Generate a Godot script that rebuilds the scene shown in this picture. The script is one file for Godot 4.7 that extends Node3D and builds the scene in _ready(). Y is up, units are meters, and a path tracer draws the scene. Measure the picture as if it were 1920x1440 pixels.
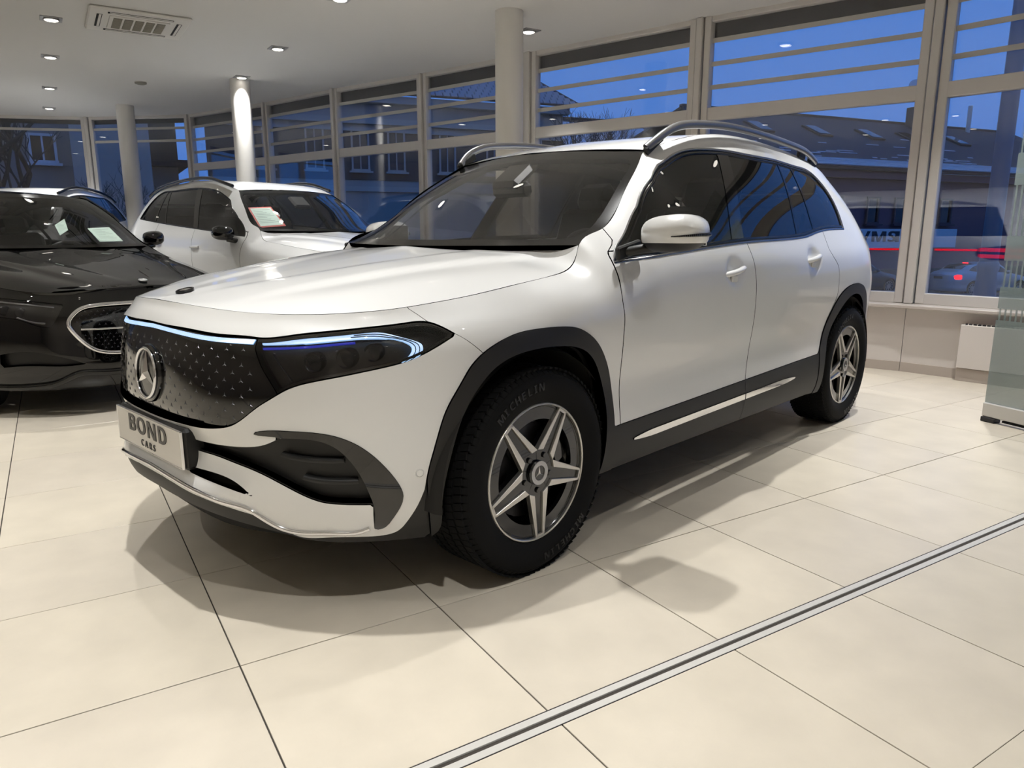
extends Node3D
# Car showroom at dusk. World axes follow the floor tiles: x along the tile rows, y up, z towards the viewer.

# ------------------------------------------------------------------ mesh data
class MD:
	var p := PackedVector3Array()
	var n := PackedVector3Array()
	var d := PackedVector2Array()   # place on the sheet: distance round the body, height
	var t := PackedInt32Array()

class Sheet:
	var g := []          # g[u] = PackedVector3Array of rows
	var s := PackedFloat32Array()
	var nu := 0
	var nv := 0

var M := {}
var taken := {}

func numbered(called: String) -> String:
	if not taken.has(called):
		taken[called] = 0
		return called
	taken[called] += 1
	return "%s_%03d" % [called, taken[called]]

func tag(o: Node, label: String, category: String, group := "", kind := "") -> Node:
	if label: o.set_meta("label", label)
	if category: o.set_meta("category", category)
	if group: o.set_meta("group", group)
	if kind: o.set_meta("kind", kind)
	return o

func thing(called: String, label: String, category: String, at := Vector3.ZERO, turn := 0.0, group := "") -> Node3D:
	var o := Node3D.new()
	o.name = numbered(called)
	add_child(o)
	o.position = at
	o.rotation.y = turn
	tag(o, label, category, group)
	return o

func structure(called: String) -> Node3D:
	var o := Node3D.new()
	o.name = numbered(called)
	add_child(o)
	o.set_meta("kind", "structure")
	return o

func obj(called: String, mesh: Mesh, mat: Material, parent: Node = null, label := "") -> MeshInstance3D:
	var o := MeshInstance3D.new()
	o.mesh = mesh
	if mat: o.material_override = mat
	if parent == null:
		o.name = numbered(called)
		add_child(o)
	else:
		o.name = called
		parent.add_child(o, true)
	if label: o.set_meta("label", label)
	return o

func mat(c: Color, rough := 0.5, metal := 0.0, coat := 0.0, spec := 0.5) -> StandardMaterial3D:
	var m := StandardMaterial3D.new()
	m.albedo_color = c
	m.roughness = rough
	m.metallic = metal
	m.metallic_specular = spec
	if coat > 0.0:
		m.clearcoat_enabled = true
		m.clearcoat = coat
		m.clearcoat_roughness = 0.02
	return m

func glow(c: Color, e: float, base := Color(0.9, 0.9, 0.9)) -> StandardMaterial3D:
	var m := mat(base, 0.4)
	m.emission_enabled = true
	m.emission = c
	m.emission_energy_multiplier = e
	return m

func pane(c: Color, a: float) -> StandardMaterial3D:
	var m := mat(Color(c.r, c.g, c.b, a), 0.0)
	m.transparency = BaseMaterial3D.TRANSPARENCY_ALPHA
	return m

func noise_tex(freq: float, a: Color, b: Color, octaves := 4, size := 512, seed_ := 1) -> NoiseTexture2D:
	var nz := FastNoiseLite.new()
	nz.seed = seed_
	nz.frequency = freq
	nz.fractal_octaves = octaves
	var t := NoiseTexture2D.new()
	t.width = size
	t.height = size
	t.seamless = true
	t.noise = nz
	var gr := Gradient.new()
	gr.set_color(0, a)
	gr.set_color(1, b)
	t.color_ramp = gr
	return t

# ------------------------------------------------------------------ splines and sheets
func spl(P: PackedVector3Array, sub: PackedInt32Array) -> PackedVector3Array:
	# natural cubic spline through P, chord-length knots, sub[i] steps in each span
	var n := P.size()
	var h := PackedFloat64Array()
	for i in n - 1: h.append(maxf(P[i].distance_to(P[i + 1]), 1e-4))
	var m := PackedVector3Array()
	m.resize(n)
	if n > 2:
		var cp := PackedFloat64Array(); cp.resize(n)
		var dp := PackedVector3Array(); dp.resize(n)
		for i in range(1, n - 1):
			var b := 2.0 * (h[i - 1] + h[i])
			var r: Vector3 = 6.0 * ((P[i + 1] - P[i]) / h[i] - (P[i] - P[i - 1]) / h[i - 1])
			var w := b - h[i - 1] * cp[i - 1]
			cp[i] = h[i] / w
			dp[i] = (r - dp[i - 1] * h[i - 1]) / w
		for i in range(n - 2, 0, -1):
			m[i] = dp[i] - m[i + 1] * cp[i]
	var o := PackedVector3Array()
	for i in n - 1:
		var k := h[i] * h[i] / 6.0
		for j in sub[i]:
			var b2 := float(j) / sub[i]
			var a2 := 1.0 - b2
			o.append(P[i] * a2 + P[i + 1] * b2 + (m[i] * (a2 * a2 * a2 - a2) + m[i + 1] * (b2 * b2 * b2 - b2)) * k)
	o.append(P[n - 1])
	return o

func smooth3(P: Array, step := 0.01) -> PackedVector3Array:
	var q := PackedVector3Array(P)
	var sub := PackedInt32Array()
	for i in q.size() - 1: sub.append(maxi(1, int(ceil(q[i].distance_to(q[i + 1]) / step))))
	return spl(q, sub)

func smooth2(P: PackedVector2Array, step := 0.01) -> PackedVector2Array:
	var q := []
	for v in P: q.append(Vector3(v.x, v.y, 0))
	var o := PackedVector2Array()
	for v in smooth3(q, step): o.append(Vector2(v.x, v.y))
	return o

func v2(a: Array) -> PackedVector2Array:
	var o := PackedVector2Array()
	for i in range(0, a.size(), 2): o.append(Vector2(a[i], a[i + 1]))
	return o

func sheet(net: Array, cell: float, mid: int, ref: int, fine_to := 0, fine := 1.0) -> Sheet:
	# net[column][row]; columns run round the body, rows upwards
	var nc := net.size()
	var nr: int = net[0].size()
	var subv := PackedInt32Array()
	for r in nr - 1: subv.append(maxi(2, int(ceil(net[ref][r].distance_to(net[ref][r + 1]) / cell))))
	var subu := PackedInt32Array()
	for c in nc - 1:
		var dd: float = maxf(net[c][mid].distance_to(net[c + 1][mid]), 0.7 * net[c][nr - 1].distance_to(net[c + 1][nr - 1]))
		subu.append(maxi(2, int(ceil(dd / (cell * (fine if c < fine_to else 1.0))))))
	var cols := []
	for c in net: cols.append(spl(PackedVector3Array(c), subv))
	var sh := Sheet.new()
	sh.nv = cols[0].size()
	for j in sh.nv:
		var line := PackedVector3Array()
		for c in cols: line.append(c[j])
		var row := spl(line, subu)
		if j == 0:
			sh.nu = row.size()
			for u in sh.nu: sh.g.append(PackedVector3Array())
		for u in sh.nu: sh.g[u].append(row[u])
	var k := 0.0
	for c in nc - 1:
		var d: float = net[c][mid].distance_to(net[c + 1][mid])
		for j in subu[c]: sh.s.append(k + d * j / subu[c])
		k += d
	sh.s.append(k)
	return sh

func to_md(sh: Sheet) -> MD:
	var m := MD.new()
	for u in sh.nu:
		for v in sh.nv:
			var u0: int = maxi(u - 1, 0)
			var u1: int = mini(u + 1, sh.nu - 1)
			var v0: int = maxi(v - 1, 0)
			var v1: int = mini(v + 1, sh.nv - 1)
			var q: Vector3 = sh.g[u][v]
			m.p.append(q)
			var nn: Vector3 = (sh.g[u1][v] - sh.g[u0][v]).cross(sh.g[u][v1] - sh.g[u][v0])
			if (u == 0 or u == sh.nu - 1) and absf(q.z) < 1e-3: nn.z = 0.0
			m.n.append(nn.normalized())
			m.d.append(Vector2(sh.s[u], q.y))
	for u in sh.nu - 1:
		for v in sh.nv - 1:
			var a := u * sh.nv + v
			var b := a + sh.nv
			m.t.append_array([a, b, b + 1, a, b + 1, a + 1])
	return m

func at_sy(sh: Sheet, s: float, y: float) -> Array:
	# [position, outward normal, along, up] of a place on a sheet
	var zs := 1.0
	if s < 0.0:
		s = -s
		zs = -1.0
	var u := sh.s.bsearch(s) - 1
	u = clampi(u, 0, sh.nu - 2)
	var f := clampf((s - sh.s[u]) / (sh.s[u + 1] - sh.s[u]), 0.0, 1.0)
	var a: PackedVector3Array = sh.g[u]
	var b: PackedVector3Array = sh.g[u + 1]
	var lo := 0
	for v in sh.nv - 1:
		if lerpf(a[v].y, b[v].y, f) <= y: lo = v
	var y0 := lerpf(a[lo].y, b[lo].y, f)
	var y1 := lerpf(a[lo + 1].y, b[lo + 1].y, f)
	var g := clampf((y - y0) / maxf(y1 - y0, 1e-5), 0.0, 1.0)
	var p0 := a[lo].lerp(b[lo], f)
	var p1 := a[lo + 1].lerp(b[lo + 1], f)
	var p := p0.lerp(p1, g)
	var along := (b[lo] - a[lo]).normalized()
	var up := (p1 - p0).normalized()
	var n := along.cross(up).normalized()
	if zs < 0.0:
		p.z = -p.z; n.z = -n.z; up.z = -up.z; along.z = -along.z; along = -along
	return [p, n, along, n.cross(along)]

# ------------------------------------------------------------------ cutting sheets along outlines
func field(m: MD, poly: PackedVector2Array, reach := 0.06) -> PackedFloat32Array:
	# signed distance to an outline, negative inside; its edges are sorted into slots along s
	var o := PackedFloat32Array()
	o.resize(m.p.size())
	var lo := poly[0]
	var hi := poly[0]
	for q in poly:
		lo = lo.min(q)
		hi = hi.max(q)
	lo -= Vector2(reach, reach)
	hi += Vector2(reach, reach)
	var w := 0.04
	var nb := int((hi.x - lo.x) / w) + 2
	var slots := []
	for i in nb: slots.append(PackedVector2Array())
	var a := poly[poly.size() - 1]
	for b in poly:
		for k in range(maxi(0, int((minf(a.x, b.x) - reach - lo.x) / w)), mini(nb, int((maxf(a.x, b.x) + reach - lo.x) / w) + 1)):
			slots[k].append(a)
			slots[k].append(b)
		a = b
	for i in m.d.size():
		var q := m.d[i]
		if q.x < lo.x or q.x > hi.x or q.y < lo.y or q.y > hi.y:
			o[i] = reach
			continue
		var sl: PackedVector2Array = slots[int((q.x - lo.x) / w)]
		var best := reach * reach
		var ins := false
		for k in range(0, sl.size(), 2):
			var c := sl[k]
			var b := sl[k + 1]
			if (c.x > q.x) != (b.x > q.x) and q.y < (b.y - c.y) * (q.x - c.x) / (b.x - c.x) + c.y: ins = not ins
			var ab := b - c
			var t := clampf((q - c).dot(ab) / maxf(ab.length_squared(), 1e-12), 0.0, 1.0)
			best = minf(best, (c + ab * t).distance_squared_to(q))
		o[i] = -sqrt(best) if ins else sqrt(best)
	return o

func clip(m: MD, f: PackedFloat32Array, iso: float, above: bool) -> MD:
	# the part of m where f < iso (or > iso)
	var o := MD.new()
	var sg := -1.0 if above else 1.0
	var n := m.p.size()
	var map := PackedInt32Array()
	map.resize(n)
	map.fill(-1)
	var cut := {}
	var tt := m.t
	for k in range(0, tt.size(), 3):
		var idx := [tt[k], tt[k + 1], tt[k + 2]]
		var v0 := (f[idx[0]] - iso) * sg
		var v1 := (f[idx[1]] - iso) * sg
		var v2_ := (f[idx[2]] - iso) * sg
		if v0 >= 0.0 and v1 >= 0.0 and v2_ >= 0.0: continue
		var vals := [v0, v1, v2_]
		var out := PackedInt32Array()
		for e in 3:
			var i: int = idx[e]
			var j: int = idx[(e + 1) % 3]
			var vi: float = vals[e]
			var vj: float = vals[(e + 1) % 3]
			if vi < 0.0:
				if map[i] < 0:
					map[i] = o.p.size()
					o.p.append(m.p[i]); o.n.append(m.n[i]); o.d.append(m.d[i])
				out.append(map[i])
			if (vi < 0.0) != (vj < 0.0):
				var key: int = mini(i, j) * n + maxi(i, j)
				if not cut.has(key):
					var w := vi / (vi - vj)
					cut[key] = o.p.size()
					o.p.append(m.p[i].lerp(m.p[j], w))
					o.n.append(m.n[i].lerp(m.n[j], w).normalized())
					o.d.append(m.d[i].lerp(m.d[j], w))
				out.append(cut[key])
		for e in range(1, out.size() - 1):
			o.t.append_array([out[0], out[e], out[e + 1]])
	return o

func inside(m: MD, poly: PackedVector2Array, gap := 0.0) -> MD: return clip(m, field(m, poly), -gap, false)
func outside(m: MD, poly: PackedVector2Array, gap := 0.0) -> MD: return clip(m, field(m, poly), gap, true)

func line_field(m: MD, line: PackedVector2Array) -> PackedFloat32Array:
	# signed sideways distance to an open line that runs upwards: negative where s is smaller
	var o := PackedFloat32Array()
	for q in m.d:
		var x := line[0].x
		if q.y >= line[-1].y: x = line[-1].x
		elif q.y > line[0].y:
			for i in line.size() - 1:
				if q.y <= line[i + 1].y:
					x = lerpf(line[i].x, line[i + 1].x, (q.y - line[i].y) / maxf(line[i + 1].y - line[i].y, 1e-6))
					break
		o.append(q.x - x)
	return o

func mirrored(m: MD) -> MD:
	var o := MD.new()
	for q in m.p: o.p.append(Vector3(q.x, q.y, -q.z))
	for q in m.n: o.n.append(Vector3(q.x, q.y, -q.z))
	o.d = m.d.duplicate()
	for k in range(0, m.t.size(), 3): o.t.append_array([m.t[k], m.t[k + 2], m.t[k + 1]])
	return o

func both(m: MD) -> MD:
	var o := mirrored(m)
	var k := o.p.size()
	o.p.append_array(m.p)
	o.n.append_array(m.n)
	o.d.append_array(m.d)
	for i in m.t: o.t.append(i + k)
	return o

func solid(m: MD, off := 0.0, depth := 0.014) -> ArrayMesh:
	# the sheet moved out by off, its open edges folded in by depth
	var p := PackedVector3Array()
	var n := m.n.duplicate()
	for i in m.p.size(): p.append(m.p[i] + m.n[i] * off)
	var t := PackedInt32Array()
	var edges := {}
	var big := m.p.size() + 1
	for k in range(0, m.t.size(), 3):
		var a := m.t[k]
		var b := m.t[k + 1]
		var c := m.t[k + 2]
		var fn := (m.p[b] - m.p[a]).cross(m.p[c] - m.p[a])
		if fn.dot(m.n[a] + m.n[b] + m.n[c]) > 0.0: t.append_array([a, c, b])
		else: t.append_array([a, b, c])
		if depth > 0.0:
			for e: Array in [[a, b], [b, c], [c, a]]:
				var key: int = mini(e[0], e[1]) * big + maxi(e[0], e[1])
				if edges.has(key): edges[key] = null
				else: edges[key] = e
	if depth > 0.0:
		for key in edges:
			var e = edges[key]
			if e == null: continue
			var a: int = e[0]
			var b: int = e[1]
			if absf(p[a].z) < 0.002 and absf(p[b].z) < 0.002: continue
			var nn := (p[b] - p[a]).cross(m.n[a]).normalized()
			var k := p.size()
			p.append_array([p[a], p[b], p[b] - m.n[b] * depth, p[a] - m.n[a] * depth])
			for i in 4: n.append(nn)
			t.append_array([k, k + 2, k + 1, k, k + 3, k + 2])
	return arrays(p, n, t)

func arrays(p: PackedVector3Array, n: PackedVector3Array, t: PackedInt32Array) -> ArrayMesh:
	var am := ArrayMesh.new()
	if t.is_empty(): return am
	var a := []
	a.resize(Mesh.ARRAY_MAX)
	a[Mesh.ARRAY_VERTEX] = p
	a[Mesh.ARRAY_NORMAL] = n
	a[Mesh.ARRAY_INDEX] = t
	am.add_surface_from_arrays(Mesh.PRIMITIVE_TRIANGLES, a)
	return am

# ------------------------------------------------------------------ small builders
class Soup:
	# flat-shaded or smooth triangles gathered into one mesh
	var p := PackedVector3Array()
	var n := PackedVector3Array()
	var t := PackedInt32Array()
	func tri(a: Vector3, b: Vector3, c: Vector3) -> void:
		var nn := (b - a).cross(c - a)
		if nn.length_squared() < 1e-16: return
		nn = -nn.normalized()
		var k := p.size()
		p.append_array([a, b, c])
		n.append_array([nn, nn, nn])
		t.append_array([k, k + 1, k + 2])
	func quad(a: Vector3, b: Vector3, c: Vector3, d: Vector3) -> void:
		tri(a, b, c)
		tri(a, c, d)
	func box(c: Vector3, s: Vector3, b := Basis(), bevel := 0.0) -> void:
		var h := s * 0.5
		var bv: float = minf(bevel, minf(h.x, minf(h.y, h.z)) * 0.9)
		if bv <= 0.0:
			var q := []
			for i in 8: q.append(c + b * Vector3(h.x if i & 1 else -h.x, h.y if i & 2 else -h.y, h.z if i & 4 else -h.z))
			quad(q[0], q[2], q[3], q[1]); quad(q[4], q[5], q[7], q[6]); quad(q[0], q[1], q[5], q[4])
			quad(q[2], q[6], q[7], q[3]); quad(q[0], q[4], q[6], q[2]); quad(q[1], q[3], q[7], q[5])
			return
		# chamfered box: three inset faces per corner
		var f := func(sx: float, sy: float, sz: float, ax: int) -> Vector3:
			var v := Vector3(sx * h.x, sy * h.y, sz * h.z)
			if ax != 0: v.x -= sx * bv
			if ax != 1: v.y -= sy * bv
			if ax != 2: v.z -= sz * bv
			return c + b * v
		for ax in 3:
			for sg: float in [-1.0, 1.0]:
				var r := []
				for k: Array in [[-1.0, -1.0], [1.0, -1.0], [1.0, 1.0], [-1.0, 1.0]]:
					if ax == 0: r.append(f.call(sg, k[0], k[1], 0))
					elif ax == 1: r.append(f.call(k[1], sg, k[0], 1))
					else: r.append(f.call(k[0], k[1], sg, 2))
				if sg > 0: quad(r[3], r[2], r[1], r[0])
				else: quad(r[0], r[1], r[2], r[3])
		for s1: float in [-1.0, 1.0]:
			for s2: float in [-1.0, 1.0]:
				_edge([f.call(-1.0, s1, s2, 1), f.call(1.0, s1, s2, 1), f.call(1.0, s1, s2, 2), f.call(-1.0, s1, s2, 2)], c)
				_edge([f.call(s1, -1.0, s2, 0), f.call(s1, 1.0, s2, 0), f.call(s1, 1.0, s2, 2), f.call(s1, -1.0, s2, 2)], c)
				_edge([f.call(s1, s2, -1.0, 0), f.call(s1, s2, 1.0, 0), f.call(s1, s2, 1.0, 1), f.call(s1, s2, -1.0, 1)], c)
				for s3: float in [-1.0, 1.0]: _edge([f.call(s1, s2, s3, 0), f.call(s1, s2, s3, 1), f.call(s1, s2, s3, 2)], c)
	func _edge(r: Array, c: Vector3) -> void:
		var nn: Vector3 = (r[1] - r[0]).cross(r[2] - r[0])
		if nn.dot(r[0] - c) > 0.0: r.reverse()
		tri(r[0], r[1], r[2])
		if r.size() > 3: tri(r[0], r[2], r[3])
	func mesh() -> ArrayMesh:
		var am := ArrayMesh.new()
		if t.is_empty(): return am
		var a := []
		a.resize(Mesh.ARRAY_MAX)
		a[Mesh.ARRAY_VERTEX] = p
		a[Mesh.ARRAY_NORMAL] = n
		a[Mesh.ARRAY_INDEX] = t
		am.add_surface_from_arrays(Mesh.PRIMITIVE_TRIANGLES, a)
		return am

func boxm(s: Vector3, bevel := 0.0, c := Vector3.ZERO) -> ArrayMesh:
	var q := Soup.new()
	q.box(c, s, Basis(), bevel)
	return q.mesh()

func lathe(prof: PackedVector2Array, seg := 64, sharp := false, from := 0.0, to := TAU) -> ArrayMesh:
	# prof: (radius, offset along z), turned about the z axis
	var p := PackedVector3Array()
	var n := PackedVector3Array()
	var t := PackedInt32Array()
	var k := prof.size()
	if sharp:
		var q := PackedVector2Array()
		for i in k - 1: q.append_array([prof[i], prof[i + 1]])
		prof = q
		k = q.size()
	var nrm := PackedVector2Array()
	for i in k:
		var a := prof[maxi(i - 1, 0)]
		var b := prof[mini(i + 1, k - 1)]
		if sharp:
			a = prof[i - i % 2]
			b = prof[i - i % 2 + 1]
		var e := (b - a).normalized()
		nrm.append(Vector2(-e.y, e.x))
	for j in seg + 1:
		var an := lerpf(from, to, float(j) / seg)
		for i in k:
			p.append(Vector3(cos(an) * prof[i].x, sin(an) * prof[i].x, prof[i].y))
			n.append(Vector3(cos(an) * nrm[i].x, sin(an) * nrm[i].x, nrm[i].y))
	for j in seg:
		for i in range(0, k - 1, 2 if sharp else 1):
			var a := j * k + i
			var b := a + k
			t.append_array([a, a + 1, b + 1, a, b + 1, b])
	return fix(p, n, t)

func fix(p: PackedVector3Array, n: PackedVector3Array, t: PackedInt32Array) -> ArrayMesh:
	# turn every triangle to face along its normals
	for k in range(0, t.size(), 3):
		var fn := (p[t[k + 1]] - p[t[k]]).cross(p[t[k + 2]] - p[t[k]])
		if fn.dot(n[t[k]] + n[t[k + 1]] + n[t[k + 2]]) > 0.0:
			var x := t[k + 1]
			t[k + 1] = t[k + 2]
			t[k + 2] = x
	return arrays(p, n, t)

func tube(path: PackedVector3Array, r: float, seg := 8, closed := false, squash := 1.0, up := Vector3.UP) -> ArrayMesh:
	var p := PackedVector3Array()
	var n := PackedVector3Array()
	var t := PackedInt32Array()
	var k := path.size()
	for i in k:
		var a := path[(i - 1 + k) % k] if closed else path[maxi(i - 1, 0)]
		var b := path[(i + 1) % k] if closed else path[mini(i + 1, k - 1)]
		var dir := (b - a).normalized()
		var side := dir.cross(up)
		if side.length() < 0.01: side = dir.cross(Vector3.RIGHT)
		side = side.normalized()
		var u := side.cross(dir)
		for j in seg:
			var an := TAU * j / seg
			var q := side * cos(an) + u * sin(an) * squash
			p.append(path[i] + q * r)
			n.append((side * cos(an) + u * sin(an) / squash).normalized())
	var last := k if closed else k - 1
	for i in last:
		for j in seg:
			var a := i * seg + j
			var b := i * seg + (j + 1) % seg
			var c := ((i + 1) % k) * seg + (j + 1) % seg
			var d := ((i + 1) % k) * seg + j
			t.append_array([a, b, c, a, c, d])
	if not closed:
		for e in 2:
			var i0 := 0 if e == 0 else (k - 1) * seg
			var nn := (path[0] - path[1]).normalized() if e == 0 else (path[k - 1] - path[k - 2]).normalized()
			var c0 := p.size()
			for j in seg:
				p.append(p[i0 + j])
				n.append(nn)
			for j in range(1, seg - 1): t.append_array([c0, c0 + j, c0 + j + 1])
	return fix(p, n, t)

func extrude(poly: PackedVector2Array, z0: float, z1: float, bevel := 0.0) -> ArrayMesh:
	# a prism in the xy plane between z0 and z1, its front rim bevelled
	var q := Soup.new()
	extrude_into(q, poly, z0, z1, bevel, Transform3D())
	return q.mesh()

func extrude_into(q: Soup, poly: PackedVector2Array, z0: float, z1: float, bevel: float, tf: Transform3D) -> void:
	if Geometry2D.is_polygon_clockwise(poly):
		poly = poly.duplicate()
		poly.reverse()
	var top := poly
	if bevel > 0.0:
		var r := Geometry2D.offset_polygon(poly, -bevel)
		if r.size() == 1 and r[0].size() == poly.size():
			# match starting points
			var best := 0
			for i in r[0].size():
				if r[0][i].distance_squared_to(poly[0]) < r[0][best].distance_squared_to(poly[0]): best = i
			top = PackedVector2Array()
			for i in poly.size(): top.append(r[0][(best + i) % poly.size()])
			if Geometry2D.is_polygon_clockwise(top): top = poly
		if top == poly: bevel = 0.0
	var n := poly.size()
	var f := func(v: Vector2, z: float) -> Vector3: return tf * Vector3(v.x, v.y, z)
	var zs := signf(z1 - z0)
	for i in n:
		var j := (i + 1) % n
		if zs > 0:
			q.quad(f.call(poly[i], z0), f.call(poly[i], z1 - bevel * zs), f.call(poly[j], z1 - bevel * zs), f.call(poly[j], z0))
			if bevel > 0.0: q.quad(f.call(poly[i], z1 - bevel), f.call(top[i], z1), f.call(top[j], z1), f.call(poly[j], z1 - bevel))
		else:
			q.quad(f.call(poly[j], z0), f.call(poly[j], z1), f.call(poly[i], z1), f.call(poly[i], z0))
	var tr := Geometry2D.triangulate_polygon(top)
	for k in range(0, tr.size(), 3):
		var a: Vector3 = f.call(top[tr[k]], z1)
		var b: Vector3 = f.call(top[tr[k + 1]], z1)
		var c: Vector3 = f.call(top[tr[k + 2]], z1)
		var up: Vector3 = tf.basis.z * zs
		if (b - a).cross(c - a).dot(up) > 0.0: q.tri(a, c, b)
		else: q.tri(a, b, c)
		a = f.call(poly[tr[k]], z0)
		b = f.call(poly[tr[k + 1]], z0)
		c = f.call(poly[tr[k + 2]], z0)
		if (b - a).cross(c - a).dot(-up) > 0.0: q.tri(a, c, b)
		else: q.tri(a, b, c)

func join(parts: Array) -> ArrayMesh:
	# [[mesh, transform], ...] as one mesh
	var st := SurfaceTool.new()
	st.begin(Mesh.PRIMITIVE_TRIANGLES)
	for a in parts:
		if a[0].get_surface_count(): st.append_from(a[0], 0, a[1])
	return st.commit()

func text_mesh(s: String, size: float, depth: float, bold := 500, width := 1.0) -> ArrayMesh:
	var tm := TextMesh.new()
	var fo := SystemFont.new()
	fo.font_names = PackedStringArray(["Droid Sans"])
	fo.font_weight = bold
	tm.font = fo
	tm.text = s
	tm.font_size = 64
	tm.pixel_size = size / 64.0
	tm.depth = depth
	tm.curve_step = 2.0
	return join([[tm, Transform3D(Basis.from_scale(Vector3(width, 1, 1)), Vector3.ZERO)]])

func frame(n: Vector3, up: Vector3, at: Vector3) -> Transform3D:
	# z along n
	var x := up.cross(n).normalized()
	return Transform3D(Basis(x, n.cross(x).normalized(), n.normalized()), at)

func star_mesh(r: float, w: float, h: float) -> ArrayMesh:
	# a three-pointed star with ridged arms, in the xy plane
	var q := Soup.new()
	for k in 3:
		var a := PI / 2 + TAU * k / 3
		var tip := Vector3(cos(a), sin(a), 0) * r
		var l := Vector3(cos(a + PI / 3), sin(a + PI / 3), 0) * w
		var rr := Vector3(cos(a - PI / 3), sin(a - PI / 3), 0) * w
		var c := Vector3(0, 0, h)
		q.tri(c, tip, l)
		q.tri(c, rr, tip)
	return q.mesh()

func ring(r: float, tube_r: float, seg := 48) -> ArrayMesh:
	var pr := PackedVector2Array()
	for i in 13:
		var a := TAU * i / 12
		pr.append(Vector2(r + tube_r * cos(a), tube_r * sin(a)))
	pr.reverse()
	return lathe(pr, seg)

const CAR_AT := Vector3(1.3785, 0, -0.8992)
const CAR_TURN := 0.251203
const CEIL := 3.1
const LAMP := 6.1

func _ready() -> void:
	# ---- camera
	var cam := Camera3D.new()
	cam.name = "camera"
	cam.position = Vector3(0.2814, 1.1477, 1.8933)
	cam.rotation = Vector3(-0.205007, -0.559523, 0.0)
	cam.fov = 55.66
	cam.near = 0.05
	cam.far = 400.0
	add_child(cam)
	cam.current = true
	# ---- dusk sky
	var we := WorldEnvironment.new()
	we.name = "environment"
	var env := Environment.new()
	env.background_mode = Environment.BG_SKY
	var sky := Sky.new()
	var sm := ProceduralSkyMaterial.new()
	sm.sky_top_color = Color(0.325, 0.545, 0.895)
	sm.sky_horizon_color = Color(0.30, 0.505, 0.85)
	sm.ground_horizon_color = Color(0.10, 0.16, 0.30)
	sm.ground_bottom_color = Color(0.08, 0.12, 0.22)
	sm.sky_energy_multiplier = 1.0
	sky.sky_material = sm
	env.sky = sky
	env.tonemap_mode = Environment.TONE_MAPPER_LINEAR
	env.tonemap_exposure = 1.0
	env.sdfgi_enabled = true
	env.ssao_enabled = true
	env.ssil_enabled = true
	we.environment = env
	add_child(we)
	materials()
	room()
	big_car()
	other_cars()
	street()

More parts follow.
